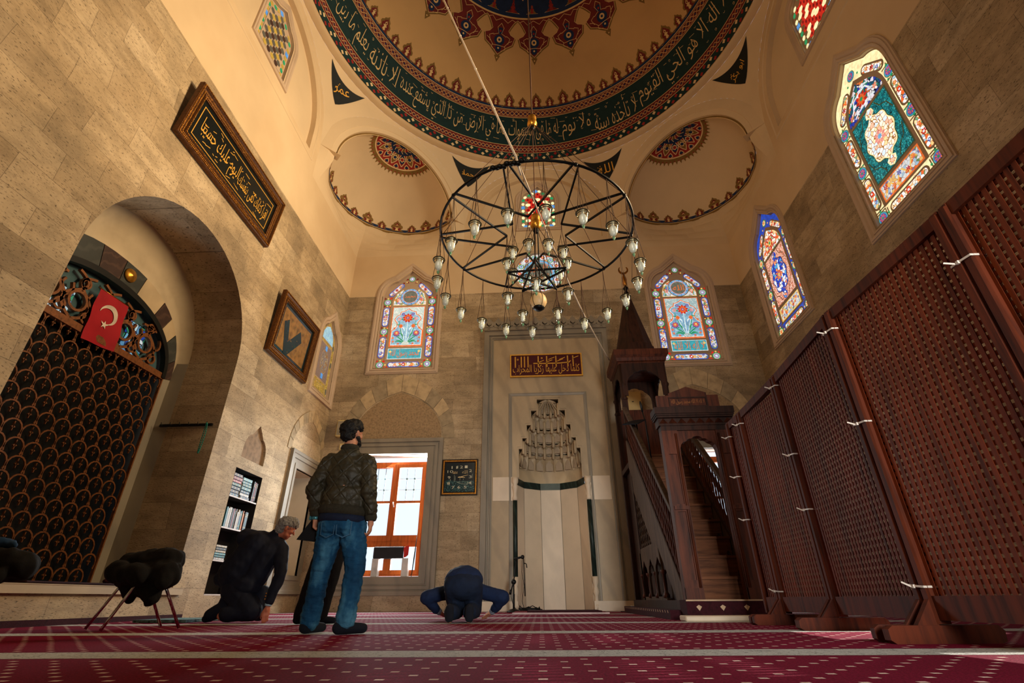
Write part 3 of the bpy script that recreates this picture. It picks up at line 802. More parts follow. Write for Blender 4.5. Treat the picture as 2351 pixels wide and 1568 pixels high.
class Pane:
    def __init__(s, F, u, v, w=-.10): s.b = MB(); s.F = F; s.u = u; s.v = v; s.w = w; s.mats = []
    def mi(s, m):
        if m not in s.mats: s.mats.append(m)
        return s.mats.index(m)
    def P(s, poly, m, k=1): s.b.flat([(p[0]+s.u, p[1]+s.v) for p in poly], (), s.w+.003*k, s.F, s.mi(m))
    def R(s, poly, m, d, k=1, wd=.014):
        """raised plaster leading around a piece"""
        o = offs(poly, d)
        s.b.slab([(p[0]+s.u, p[1]+s.v) for p in offs(o, wd)], [[(p[0]+s.u, p[1]+s.v) for p in o]], s.w, s.w+.003*k+.012, s.F, s.mi(m), back=False)
    def T(s, t, box, m, k, keep=False): put_text(s.b, t, (box[0]+s.u, box[1]+s.v, box[2]+s.u, box[3]+s.v), s.w+.003*k, s.F, s.mi(m), keep=keep)
    def S(s, pts, wd, m, k):
        for q in ribbon(pts, wd): s.P(q, m, k)
    def petals(s, c, r0, r1, n, m, k, a0=0.0, wd=.75):
        for i in range(n):
            a = a0+2*pi*i/n; h = pi/n*wd; rm = (r0+r1)*.6
            s.P([(c[0]+r0*cos(a), c[1]+r0*sin(a)), (c[0]+rm*cos(a-h), c[1]+rm*sin(a-h)), (c[0]+r1*cos(a), c[1]+r1*sin(a)), (c[0]+rm*cos(a+h), c[1]+rm*sin(a+h))], m, k)
    def rosette(s, c, r, ring, field, pet, pet2, core):
        s.P(circ(c[0], c[1], r+.012, 20), TRIM, 3); s.P(circ(c[0], c[1], r, 20), ring, 4); s.P(circ(c[0], c[1], r*.78, 16), field, 5)
        s.petals(c, r*.15, r*.74, 8, pet, 6, 0, .6); s.petals(c, r*.4, r*.76, 8, pet2, 6, pi/8, .5); s.P(circ(c[0], c[1], r*.2, 8), core, 7)
    def cart(s, poly, rim, fill, flowers, ftop):
        s.P(offs(poly, .016), TRIM, 3); s.P(poly, rim, 4); s.P(offs(poly, -.022), fill, 5)
        for c, r, m, m2 in flowers:
            s.petals(c, r*.15, r, 6, m, 6, .3, .95); s.P(circ(c[0], c[1], r*.35, 7), m2, 7)
    def done(s, par): return s.b.build('stained_glass', s.mats, par)
FRAME_P = [(0,-.14),(0,-.03),(.03,0),(.05,.03),(.085,.036),(.09,.018),(.13,.05),(.175,.05),(.18,.03),(.21,.03),(.215,0)]
WN = [0]
def frame(F, outline, prof=FRAME_P, sill=True):
    WN[0] += 1; b = MB(); b.mould(outline, prof, F, 0)
    return tag(b.build('window_%d' % WN[0], TRIM), kind='structure')
def border(p, base, rosargs, rim, fill, f1, f2, dots):
    for y in (.13, 1.24, 2.28):
        for s_ in (-1, 1): p.rosette((s_*.70, y), .112, *rosargs)
    p.rosette((0, 3.14), .095, *rosargs)
    for s_ in (-1, 1):
        for y0, y1 in ((.35,1.06),(1.42,2.10)):
            ym = (y0+y1)/2
            p.cart(capsule(s_*.70-.098, y0, s_*.70+.098, y1), rim, fill, [((s_*.70, ym), .062, f1, G_WHT), ((s_*.70+.01, ym+.2), .045, f2, G_YEL), ((s_*.70-.01, ym-.2), .04, G_BLUE, G_WHT)], 1)
        c = capsule(-.30, -.085, .30, .085); a = s_*-radians(47); q = [(s_*.455+x*cos(a)-y*sin(a), 2.725+x*sin(a)+y*cos(a)) for x, y in c]
        p.cart(q, rim, fill, [((s_*.455, 2.725), .06, f1, G_DRED), ((s_*.36, 2.83), .045, f2, G_YEL), ((s_*.55, 2.61), .04, G_BLUE, G_WHT)], 1)
        for y in (1.12, .27, 1.37, 2.15, 2.42): p.P(circ(s_*.70, y, .026, 8), dots, 4)
        for y in (.98, 1.36, 2.16): p.P(circ(s_*.61, y, .022, 8), dots, 3)
        p.P(circ(s_*.16, 3.02, .024, 8), dots, 4); p.P(circ(s_*.54, .13, .026, 8), dots, 4)
    p.cart(capsule(-.47, .045, .47, .215), rim, fill, [((0,.13), .068, f1, G_WHT), ((-.25,.13), .05, f2, G_YEL), ((.25,.13), .05, f2, G_YEL)], 1)
def design_a(F, outline, name, line):
    fr = frame(F, outline); uc = (outline[0][0]+outline[1][0])/2; v0 = outline[0][1]
    loc = [(a-uc, c-v0) for a, c in outline]
    p = Pane(F, uc, v0); p.P(loc, TRIM, 0)
    for s_ in (-1,1):      # red corner pieces between rosettes and cartouches
        for y, up in ((.245,1),(1.10,1),(1.375,-1),(2.14,1),(2.42,-1),(.0,1)):
            for e, m in ((1,G_RED),(-1,G_DRED if y > 1.3 else G_RED)):
                c = (s_*.70+e*.062, y); p.P([(c[0]+e*.045,c[1]-.045),(c[0]+e*.045,c[1]+.055),(c[0]-e*.02,c[1]+.0)], m, 2)
        for x, y in ((.60,.05),(.60,.21),(.50,.03),(.14,2.98),(.16,3.1),(.60,2.42),(.27,2.96)): p.P([(s_*x-.05,y),(s_*x+.05,y+.015),(s_*x+.02,y+.075)], G_RED if y < 2.5 else G_DRED, 2)
    border(p, G_RED, (G_GRN, G_WHT, G_BLUE, G_ORG, G_WHT), G_BLUE, GM_FLO, G_RED, G_ORG, G_YEL)
    inner = [(-.575,.265),(.575,.265),(.575,2.2)] + bez((.575,2.2),(.56,2.62),(.3,2.78),5) + [(0,2.99)] + bez((-.3,2.78),(-.56,2.62),(-.575,2.2),5)
    p.P(inner, TRIM, 5)
    # name roundel and spandrels
    for s_ in (-1,1):
        sp = [(s_*.10,2.17),(s_*.50,2.17),(s_*.50,2.3),(s_*.42,2.58),(s_*.25,2.72)]; p.P(offs(sp, .012), G_YEL, 6); p.P(sp, GM_FLO, 7)
        p.petals((s_*.38,2.36), .01, .075, 5, G_ORG, 8, .3); p.S([(s_*.42,2.2),(s_*.44,2.4),(s_*.34,2.58)], .02, G_GRN, 8)
    p.P(circ(0,2.46,.315,28), TRIM, 8); p.P(circ(0,2.46,.295,28), G_SKY, 9); p.P(circ(0,2.46,.235,28), G_PNK, 10); p.P(circ(0,2.46,.222,28), G_DISC, 11)
    for i in range(14): p.P(circ(.265*cos(i*pi/7), 2.46+.265*sin(i*pi/7), .018, 6), G_BLUE if i % 2 else G_ORG, 10)
    p.T(name, (-.17,2.33,.17,2.60), G_ORG, 12, True)
    # vase of flowers under an ogee arch
    p.P(rect(-.505,.715,.505,2.105), G_ORG, 6); p.P(rect(-.48,.735,.48,2.085), GM_AQU, 7)
    hf = [(.485,.735),(.485,1.24)] + bez((.46,1.28),(.30,1.36),(.33,1.52),4) + bez((.42,1.64),(.38,1.80),(.26,1.82),4) + bez((.24,1.92),(.1,1.93),(0,2.04),4)
    og = hf + [(-x, y) for x, y in reversed(hf[:-1])]
    p.P(og, G_ORG, 8); p.P(offs(og, -.025), G_WHT, 9); p.P(offs(og, -.042), GM_SKY, 10)
    base = (0,.78)
    for tip, bend, wd in (((-.40,1.12),(-.15,1.0),.035),((.40,1.12),(.15,1.0),.035),((-.32,.86),(-.2,.95),.04),((.32,.86),(.2,.95),.04),((-.18,1.36),(-.12,1.1),.03),((.18,1.36),(.12,1.1),.03),((0,1.66),(.0,1.2),.028),((-.26,1.62),(-.2,1.2),.022),((.26,1.62),(.2,1.2),.022)):
        st = bez(base, bend, tip, 8); p.S(st, [wd*(1-abs(i/8-.45)) for i in range(9)], G_GRN if abs(tip[0]) > .2 else G_WHT, 12)
    for s_ in (-1,1):
        for x, y, dx, dy in ((.10,1.0,.12,.16),(.2,1.05,.12,.05),(.07,1.25,.13,.12),(.22,1.4,.12,.06),(.12,.84,.18,.08),(.14,1.62,.12,.04)):
            q = bez((s_*x,y),(s_*(x+dx*.2),y+dy*1.1),(s_*(x+dx),y+dy),5); p.S(q, [.008,.034,.044,.034,.02,.004], G_GRN if (x*100) % 2 < 1 else G_WHT, 13)
        p.petals((s_*.30,1.15), .02, .115, 9, G_PUR, 14, 0, 1); p.petals((s_*.30,1.16), .01, .085, 7, G_ORG, 15, .2, .9); p.P(circ(s_*.30,1.17,.03,8), G_YEL, 16)
        p.petals((s_*.19,1.40), .0, .085, 5, G_PNK, 14, pi/2, .6); p.P([(s_*.19-.06,1.39),(s_*.19,1.33),(s_*.19+.06,1.39),(s_*.19+.03,1.46),(s_*.19-.03,1.46)], G_ORG, 15)
        p.petals((s_*.25,1.66), .0, .08, 7, G_PNK, 14, .1, .7); p.petals((s_*.15,1.82), .01, .06, 5, G_PUR, 14, .3, .8)
        for x, y in ((.38,.88),(.40,1.0),(.22,.80),(.38,1.33)): p.petals((s_*x,y), .0, .045, 5, G_ORG, 14, .4, .9)
    p.petals((0,1.68), .03, .17, 9, G_RED, 15, pi/2, .9); p.petals((0,1.68), .02, .125, 9, G_ORG, 16, pi/2+.3, .9); p.P(circ(0,1.68,.052,10), G_PUR, 17); p.P(circ(0,1.68,.022,6), G_YEL, 18)
    p.P([(-.09,.745),(.09,.745),(.12,.82),(.05,.88),(-.05,.88),(-.12,.82)], GM_AQU, 14)
    # bottom inscription
    p.P(rect(-.505,.31,.505,.655), G_WHT, 6); p.P(rect(-.49,.325,.49,.64), G_TEA, 7); p.T(line, (-.43,.35,.43,.62), G_ORG, 9)
    for s_ in (-1,1): p.petals((s_*.43,.55), .0, .05, 5, G_YEL, 10, .2, .9)
    p.done(fr)
design_a(FB, GW_L, 'محمد', 'محمد رسول الله'); design_a(FB, GW_R, 'الله', 'لا اله الا الله')

def design_b(F, outline, base, ros, rim, fill, field, fline, med, medrim, lun, lunf, flip):
    fr = frame(F, outline); uc = (outline[0][0]+outline[1][0])/2; v0 = outline[0][1]
    loc = [(a-uc, c-v0) for a, c in outline]; p = Pane(F, uc, v0)
    p.P(loc, TRIM, 0); p.P(offs(loc, -.02), base, 1)
    for s_ in (-1,1):      # plaster bars between the border pieces
        for y in (.255,.30,1.10,1.37,2.14,2.42): p.P(rect(s_*.70-.13,y-.014,s_*.70+.13,y+.014), TRIM, 2)
        for y in (.3,1.24,2.28): p.P(rect(s_*.70-.012,y-.2,s_*.70+.012,y+.2), TRIM, 2)
        for x in (.54,.58,.16,.2): p.P(rect(s_*x-.012,.03,s_*x+.012,.24), TRIM, 2)
    border(p, base, ros, rim, fill, G_RED, G_ORG, G_GRN if flip else G_YEL)
    inner = [(-.575,.265),(.575,.265),(.575,2.2)] + bez((.575,2.2),(.56,2.62),(.3,2.78),5) + [(0,2.99)] + bez((-.3,2.78),(-.56,2.62),(-.575,2.2),5)
    p.P(inner, TRIM, 5)
    lu = [(-.50,2.22),(.50,2.22)] + bez((.50,2.26),(.46,2.56),(.24,2.70),5) + [(0,2.88)] + bez((-.24,2.70),(-.46,2.56),(-.50,2.26),5)
    p.P(lu, lun, 6); p.petals((0,2.46), .03, .17, 8, lunf[0], 8, 0, .9); p.petals((0,2.46), .02, .11, 8, lunf[1], 9, .3, .9); p.P(circ(0,2.46,.04,8), G_GRN, 10)
    for s_ in (-1,1):
        for pts in ([(0,2.62),(s_*.18,2.6),(s_*.26,2.44),(s_*.4,2.34)], [(0,2.30),(s_*.2,2.3),(s_*.3,2.26)], [(s_*.1,2.7),(s_*.28,2.6)]): p.S(pts, .035, G_WHT if flip else lunf[0], 9)
        p.petals((s_*.36,2.36), .0, .07, 6, G_ORG, 10)
    p.P(rect(-.51,.72,.51,2.16), fline, 6); p.P(rect(-.485,.745,.485,2.135), field, 7)
    # scalloped medallion with pendants
    n = 56; sc = [((.33+.025*cos(8*a))*cos(a)*(1+.0*a), 1.44+(.47+.03*cos(8*a))*sin(a)) for a in [2*pi*i/n for i in range(n)]]
    p.P(offs(sc, .035), fline, 8); p.P(offs(sc, .02), medrim, 9); p.P(sc, med, 10)
    for s_ in (-1,1):
        q = [(.0,1.44+s_*.5),(.09,1.44+s_*.56),(.07,1.44+s_*.64),(0,1.44+s_*.68),(-.07,1.44+s_*.64),(-.09,1.44+s_*.56)]
        p.P(offs(q, .02), medrim, 9); p.P(q, med, 10)
        for cx in (-1,1):       # corner scrolls
            p.S([(cx*.47,1.44+s_*.2),(cx*.40,1.44+s_*.42),(cx*.26,1.44+s_*.5),(cx*.18,1.44+s_*.67)], .022, fline, 9)
    p.petals((0,1.44), .03, .15, 8, G_PNK if flip else G_ORG, 12, 0, .9); p.P(circ(0,1.44,.05,8), G_SKY if flip else G_YEL, 13)
    p.P(rect(-.505,.31,.505,.655), G_YEL if not flip else G_ORG, 6); p.P(rect(-.475,.34,.475,.625), GM_FLO, 7)
    p.S([(-.42+.07*i, .48+.09*sin(i*1.4)) for i in range(13)], .03, G_YEL, 9)
    for i in range(5): p.petals((-.36+.18*i, .48+.05*(-1)**i), .0, .06, 6, (G_ORG, G_RED, G_BLUE)[i % 3], 10)
    p.done(fr)
design_b(FR, GR_BIG, G_CRM, (G_TEA, G_BLUE, G_ORG, G_PUR, G_GRN), TRIM, GM_FLB, GM_TEAL, M('pale_green_lead', (120,150,120), .6), GM_CRM, G_CRM, GM_DEEP, (G_RED, G_ORG), True)
design_b(FR, GR_SM, G_BLUE, (G_GRN, G_YEL, G_ORG, G_WHT, G_RED), TRIM, GM_FLB, GM_PNK, TRIM, GM_BW, G_BLUE, GM_FLB, (G_RED, G_YEL), False)

# upper lights with honeycomb tracery
def inside(p, poly):
    c = False; j = len(poly)-1
    for i in range(len(poly)):
        if (poly[i][1] > p[1]) != (poly[j][1] > p[1]) and p[0] < (poly[j][0]-poly[i][0])*(p[1]-poly[i][1])/(poly[j][1]-poly[i][1])+poly[i][0]: c = not c
        j = i
    return c
G_GREY = GL('glass_dim_glow_grey', (112,104,84), .6); G_AMB = GL('glass_dim_glow_amber', (208,164,66), .85); G_SKY2 = GL('glass_sky_bright', (92,160,226), .95); G_BRN = GL('glass_dim_glow_plum', (84,56,46), .5)  # grey, amber and plum panes glow faintly though not backlit
def design_c(F, outline, lit):
    F2 = lambda u, v, w: F(u, v, w-.14)
    fr = frame(F2, outline, [(0,-.10),(0,-.02),(.03,0),(.05,.03),(.09,.03),(.1,.015),(.13,.04),(.17,.04),(.18,0)])
    uc = (outline[0][0]+outline[1][0])/2; v0 = outline[0][1]; loc = [(a-uc, c-v0) for a, c in outline]
    p = Pane(F2, uc, v0, -.08); p.P(loc, TRIM, 0); inn = offs(loc, -.16); rim = offs(loc, -.085)
    # border cells
    per = []; L = 0
    for i in range(len(rim)):
        a, c = rim[i], rim[(i+1) % len(rim)]; d = hypot(c[0]-a[0], c[1]-a[1]); k = max(1, round(d/.145)) if d > .1 else 1
        if d < .1:
            L += d
            if L < .14: continue
            L = 0
        per += [((a[0]+(c[0]-a[0])*(j+.5)/k, a[1]+(c[1]-a[1])*(j+.5)/k), atan2(c[1]-a[1], c[0]-a[0])) for j in range(k)]
    for i, (c, a) in enumerate(per):
        m = (G_GRN, G_CRM if lit else G_AMB)[i % 2] if i % 6 else G_SKY2
        if i % 6: q = circ(c[0], c[1], .07, 6, .058, rot=a)
        else: q = [(c[0]+x*cos(a)-y*sin(a), c[1]+x*sin(a)+y*cos(a)) for x, y in ((-.066,-.06),(.066,-.06),(.066,.06),(-.066,.06))]
        p.P(q, m, 2)
    p.P(offs(inn, .008), TRIM, 3); r = 0; y = .1
    while y < 1.9:
        for i in range(-4, 5):
            c = (i*.172+(.086 if r % 2 else 0), y)
            if not inside(c, offs(inn, -.03)): continue
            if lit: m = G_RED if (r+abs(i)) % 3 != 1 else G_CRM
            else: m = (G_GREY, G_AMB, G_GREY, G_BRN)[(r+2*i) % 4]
            p.P(circ(c[0], c[1], .098 if lit else .082, 6, .078, a0=pi/2), m, 4)
            if lit and m is G_RED: p.P(circ(c[0], c[1], .03, 6, .05, a0=pi/2), G_DRED, 5)
        y += .118; r += 1
    p.done(fr)
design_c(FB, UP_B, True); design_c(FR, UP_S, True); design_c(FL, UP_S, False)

# round light over the mihrab
fr = frame(FB, GW_O, [(0,-.12),(0,-.02),(.03,0),(.05,.02),(.08,.02),(.09,0)]); p = Pane(FB, .24, 9.38, -.09)
p.P(circ(0,0,.755,40), TRIM, 0); p.P(circ(0,0,.735,40), GM_FLO, 1)
for i in range(14):
    a = 2*pi*i/14; c = (.62*cos(a), .62*sin(a))
    if i % 2: p.P(circ(*c, .10, 12), G_WHT, 2); p.petals(c, .0, .085, 7, G_RED, 3, .2, .9); p.P(circ(*c, .03, 6), G_YEL, 4)
    else: p.P(circ(*c, .085, 10), G_GRN, 2); p.P(circ(*c, .06, 8), G_WHT, 3); p.petals(c, 0, .055, 5, G_BLUE, 4)
p.P(circ(0,0,.525,36), TRIM, 3); p.P(circ(0,0,.50,36), G_SKY, 4); p.P(circ(0,0,.42,32), G_ORG, 5); p.P(circ(0,0,.40,32), G_TEA, 6); p.P(circ(0,0,.37,32), G_DISC, 7)
p.T('الله نور', (-.28,.02,.28,.32), G_ORG, 9); p.T('السموات والارض', (-.30,-.30,.30,-.03), G_ORG, 9)
p.done(fr)

# small window in the left wall, not backlit; dim glow put into its panes
fr = frame(FL, GLS, [(0,-.12),(0,-.02),(.03,0),(.05,.03),(.09,.03),(.1,.015),(.14,.05),(.21,.05),(.22,0)])
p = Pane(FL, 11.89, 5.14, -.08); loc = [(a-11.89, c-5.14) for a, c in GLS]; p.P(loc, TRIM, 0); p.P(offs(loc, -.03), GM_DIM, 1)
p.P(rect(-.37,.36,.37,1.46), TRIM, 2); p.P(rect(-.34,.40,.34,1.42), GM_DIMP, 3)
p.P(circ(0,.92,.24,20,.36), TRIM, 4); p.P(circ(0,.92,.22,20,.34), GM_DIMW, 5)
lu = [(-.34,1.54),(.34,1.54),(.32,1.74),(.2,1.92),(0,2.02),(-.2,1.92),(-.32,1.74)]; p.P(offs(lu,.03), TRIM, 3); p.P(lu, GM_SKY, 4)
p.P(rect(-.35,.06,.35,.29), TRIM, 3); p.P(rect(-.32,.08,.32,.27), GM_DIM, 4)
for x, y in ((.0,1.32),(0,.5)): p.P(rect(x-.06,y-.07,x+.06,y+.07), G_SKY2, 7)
for x, y in ((-.44,.2),(.44,.2),(-.44,1.0),(.44,1.0),(-.42,1.52),(.42,1.52)): p.P(circ(x,y,.05,8,.09), G_GREY, 4)
p.done(fr)
# ================================================================ mihrab
mh = thing('mihrab', 'tall grey marble prayer niche with stalactite hood and dark green band in the end wall', 'mihrab', (.335, YB, 0))
HX = .335
HOOD = [(.80,2.98,3.72),(.70,3.72,4.00),(.58,4.00,4.36),(.455,4.36,4.76),(.29,4.76,5.08)]   # half width, bottom, top of each tier
left = [(HX-.855, .0)]
hole = [(HX+.855,.0),(HX+.855,2.98)]
for hw, z0, z1 in HOOD: hole += [(HX+hw, z0), (HX+hw, z1)]
hole = hole + [(2*HX-p[0], p[1]) for p in reversed(hole)]
b = MB()
out = [(-1.43,0)] + [(-1.43,7.22),(2.12,7.22),(2.12,0)] + hole
b.flat(out, (), .035, FB, 0); b.wall(hole, -.05, .035, FB, 0, closed=False)
b.build('marble_facing', MARBLE, mh)
b = MB()
def openmould(pts, prof, mat):
    """moulding up one side, over the top, down the other (open at the floor)"""
    (x0, x1, zt) = pts
    L = [[FB(x0-d,0,w), FB(x0-d,zt+d,w), FB(x1+d,zt+d,w), FB(x1+d,0,w)] for d, w in prof]
    for k in range(len(L)-1): b.loft(L[k:k+2], mat, closed=False)
openmould((-1.16, 1.85, 6.95), [(0,.035),(0,.06),(.03,.06),(.04,.085),(.075,.085),(.085,.055),(.12,.055),(.13,.10),(.27,.10),(.275,.0)], 0)
openmould((-.69, 1.36, 5.24), [(-.05,.035),(-.05,.048),(0,.06),(.03,.06),(.04,.035)], 0)
b.build('frame_moulding', MARBLE2, mh)
# stepped fillet round the hood
b = MB()
hl = [p for p in hole if p[1] > 2.9]
for q in ribbon([(p[0], p[1]) for p in offs(hl, .05)], .022): b.slab(q, (), .03, .05, FB, 0, back=False)
b.build('hood_fillet', MARBLE, mh)
# five facets of the niche
def facet(i, z, n=5, r=.855, d=.80):
    a = pi - pi*i/n; return (HX+r*cos(a), YB-.03+d*sin(a), z)
b = MB()
for i in range(5):
    b.add([facet(i,0), facet(i+1,0), facet(i+1,2.82), facet(i,2.82)], [(0,1,2,3)], i % 2)
    e = .012; v = Vector(facet(i+1,0))
    if 0 <= i < 4: b.tube([v+Vector((0,-.004,0)), v+Vector((0,-.004,2.82))], .006, 5, 2)
b.build('niche_panels', [MARBLE_W, M('ivory_marble', (214,196,170), .5, var=.06, scale=2), MARBLE2], mh)
b = MB()
for i in range(5):
    p, q = Vector(facet(i,0,r=.845,d=.79)), Vector(facet(i+1,0,r=.845,d=.79)); zz = Vector((0,0,1))
    b.add([p+zz*2.80, q+zz*2.80, q+zz*2.97, p+zz*2.97], [(0,1,2,3)], 1 if i == 2 else 0)
b.build('green_band', [GREENM, M('grey_green_marble', (72,86,78), .4, var=.2)], mh)
# stalactite hood
b = MB(); plan = lambda a, hw, dep: (HX-hw*cos(a), YB+dep*sin(a))
apse = []
for z in (2.97, 3.3): apse.append([(*plan(pi*i/40, .855, .80), z) for i in range(41)])
b.loft(apse, 0, closed=False)
b.loft([[(*plan(pi*i/24, .90, .84), 2.98) for i in range(25)], [(*plan(pi*i/24, .90, .84), 5.2) for i in range(25)]], 1, closed=False); b.add([(*plan(pi*i/24, .90, .84), 5.2) for i in range(25)], [tuple(range(25))], 1)
cells = [9, 9, 7, 7, 5]; deps = [.78, .66, .52, .40, .27]
for t, (hw, z0, z1) in enumerate(HOOD):
    nc = cells[t]; dep = deps[t]
    hw2, dep2 = (HOOD[t+1][0], deps[t+1]) if t < 4 else (.03, .03)
    zb = z0 + (.30 if t == 0 else 0)
    rows = []; m = nc*6
    for k in range(9):
        f = k/8; e = f**5; row = []
        for i in range(m+1):
            a = pi*i/m; c = abs(sin(nc*a)); tip = (1-c)
            h, d = hw*(1-e)+hw2*e, dep*(1-e)+dep2*e
            g = 1 + .10*c*(1-f*.7) - .06*tip*sin(f*pi)
            x, y = plan(a, min(h*g, hw*1.02), d*g); row.append((x, y, zb+(z1-zb)*f - .05*c*(f > .85)))
        rows.append(row)
    b.loft(rows, 0, closed=False)
    for i in range(nc+1):      # hanging drops and little pointed niches
        a = pi*i/nc
        if t > 0:
            x, y = plan(min(max(a,.05),pi-.05), hw*.97, dep*.95); b.tube([(x,y,z0-.13),(x,y,z0-.11),(x,y,z0+.16),(x,y,z0+.22)], [.022,.042,.042,.02], 8, 0)
    for i in range(nc):
        a = pi*(i+.5)/nc; x, y = plan(a, hw*.95, dep*.93)
        w_ = pi*hw/nc*.34; tx, ty = sin(a)*w_, cos(a)*w_*dep/hw
        for z_a, hgt in ((zb+.02, (z1-zb)*.62),):
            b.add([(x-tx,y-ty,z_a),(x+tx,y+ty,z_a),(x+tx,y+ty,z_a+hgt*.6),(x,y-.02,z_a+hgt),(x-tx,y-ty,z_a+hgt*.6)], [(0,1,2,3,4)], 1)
for k in range(7):             # ribs of the crown
    a = pi*(k+.5)/7; x, y = plan(a, .27, .24); b.tube([(x,y,4.78),((x+HX)/2,(y+YB)/2+.02,5.0),(HX,YB+.02,5.07)], [.02,.018,.01], 6, 0)
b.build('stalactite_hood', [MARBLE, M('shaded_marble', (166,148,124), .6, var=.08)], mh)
for x0, x1 in ((-1.13,-.53),(1.20,1.82)):
    b = MB(); b.slab(rect(x0,2.41,x1,2.99), (), .02, .055, FB, 0); b.build('pale_block', MARBLE_W, mh)
for x in (HX-.905, HX+.925):
    b = MB(); b.lathe([(.056,.70),(.056,2.41)], (x, YB-.06, 0), 14); b.build('green_column', GREENM, mh)
    b = MB(); b.lathe([(.075,.02),(.075,.10),(.05,.14),(.045,.30),(.075,.38),(.06,.44),(.045,.50),(.07,.58),(.07,.70)], (x, YB-.06, 0), 12); b.build('column_base', MARBLE_W, mh)
    b = MB(); b.lathe([(.058,2.41),(.072,2.46),(.05,2.55),(.06,2.66),(.08,2.74),(.055,2.80),(.085,2.86),(.085,2.97)], (x, YB-.06, 0), 12); b.build('column_capital', MARBLE_W, mh)
b = MB()
for u0, u1 in ((-1.43,-.52),(1.20,2.12)): b = MB(); b.slab(rect(u0,0,u1,.11), (), .0, .13, FB, 0); b.slab(rect(u0,.11,u1,.2), (), .0, .115, FB, 0); b.build('plinth', MARBLE_W, mh)
# carved cresting
b = MB(); n = 13; w_ = 3.55/n; top = [(-1.43,7.22)]
for i in range(n):
    x = -1.43+w_*i
    top += [(x+w_*a, 7.22+h) for a, h in ((.0,.26),(.08,.30),(.2,.30),(.28,.36),(.40,.38),(.5,.44),(.6,.38),(.72,.36),(.8,.30),(.92,.30))]
top += [(2.12,7.48),(2.12,7.22)]; holes = []
for i in range(n):
    x = -1.43+w_*(i+.5)
    if i % 2 == 0 or True:
        for s_ in (-1,):
            c0 = [(x+.075*cos(a), 7.44+.075*sin(a)) for a in [pi*(.95+1.1*k/8) for k in range(9)]]
            c1 = [(x+.012+.06*cos(a), 7.462+.062*sin(a)) for a in [pi*(2.05-1.1*k/8) for k in range(9)]]
            holes.append(c0+c1)
b.slab(top, holes, .03, .15, FB, 0)
for i in range(2*n):           # relief scrolls
    x = -1.43+w_/2*(i+.5)
    for q in ribbon([(x-.11,7.25),(x-.03,7.31),(x-.08,7.36),(x+.02,7.33),(x+.09,7.37)] if i % 2 else [(x+.11,7.25),(x+.03,7.31),(x+.08,7.36),(x-.02,7.33),(x-.09,7.37)], .022): b.slab(q, (), .15, .165, FB, 0, back=False)
b.build('carved_cresting', MARBLE2, mh)

# ---------------------------------------------------------------- inscription panel over the niche
t = thing('calligraphy_sign', 'long maroon panel with gold Arabic lettering mounted over the marble niche', 'sign', (.335, YB, 5.73))
b = MB(); b.slab(rect(-.68,5.73,1.35,6.43), [rect(-.645,5.765,1.315,6.395)], .06, .12, FB, 0); b.build('gilt_frame', GOLDP, t)
b = MB(); b.slab(rect(-.65,5.76,1.32,6.40), (), .06, .10, FB, 0); b.build('maroon_board', M('maroon_lacquer', (74,16,24), .4, var=.12), t)
b = MB(); put_text(b, 'كلما دخل عليها زكريا المحراب', (-.60,5.80,1.27,6.10), .106, FB, 0)
for x in (-.53,-.36,-.27,-.17,.12,.36,.62,.95,1.10): b.slab(rect(x-.016,6.02,x+.016,6.36), (), .10, .107, FB, 0, back=False)
for q in ribbon([(-.02,6.14),(.3,6.13),(.7,6.13),(.98,6.15),(1.03,6.2)], .03): b.slab(q, (), .10, .107, FB, 0, back=False)
for x, y in ((.44,6.2),(.5,6.28),(.74,6.22),(.8,6.27),(1.18,6.3),(.2,6.19)):
    for q in ribbon([(x-.09,y-.03),(x+.08,y+.04)], .02): b.slab(q, (), .10, .107, FB, 0, back=False)
for x, y in ((-.46,6.27),(.22,6.3)): b.slab(circ(x,y,.026,10), [circ(x,y,.012,8)], .10, .107, FB, 0, back=False)
b.build('gold_lettering', GOLDP, t)

# ---------------------------------------------------------------- wall clock
t = thing('wall_clock', 'square framed wall clock with dark teal night picture dial beside the marble niche', 'clock', (-1.985, YB, 2.56))
CR = rect(-2.45,2.56,-1.52,3.47)
b = MB(); b.mould(offs(CR,-.085), [(0,.03),(0,.045),(.02,.055),(.085,.05),(.085,.0)], FB, 0); b.build('frame', M('dark_bronze_frame', (40,30,22), .4, .4), t)
b = MB(); b.mould(offs(CR,-.07), [(0,.045),(.012,.064),(.04,.06),(.045,.045)], FB, 0); b.build('gilt_inlay', M('beaded_gilt', (190,132,50), .35, .8, var=.6, scale=60, bump=.8, bscale=90), t)
m, nt, o_ = nt_new('night_dial')
vec = objco(nt); sp = N(nt, 'ShaderNodeSeparateXYZ'); LK(nt, vec, sp.inputs[0])
lights = ramp(nt, noi(nt, vec, 34, 4, .7), [(.5,(0,0,0,1)),(.62,rgb(60,110,104)),(.7,rgb(150,180,160))])
lowm = mth(nt, 'LESS_THAN', mth(nt, 'ADD', sp.outputs['Z'], mth(nt, 'MULTIPLY', noi(nt, vec, 6, 2), .2)), 3.02)
PR(nt, o_, mixc(nt, lowm, rgb(6,26,34), mixc(nt, 1.0, rgb(8,40,48), lights, 'ADD')), .2, 0, .5)
b = MB(); b.slab(offs(CR,-.08), (), .0, .035, FB, 0); b.build('dial', m, t)
dx = lambda px: -1.985+(px-815)/970*.76; dz = lambda py: 3.015-(py-805)/1010*.76
b = MB()
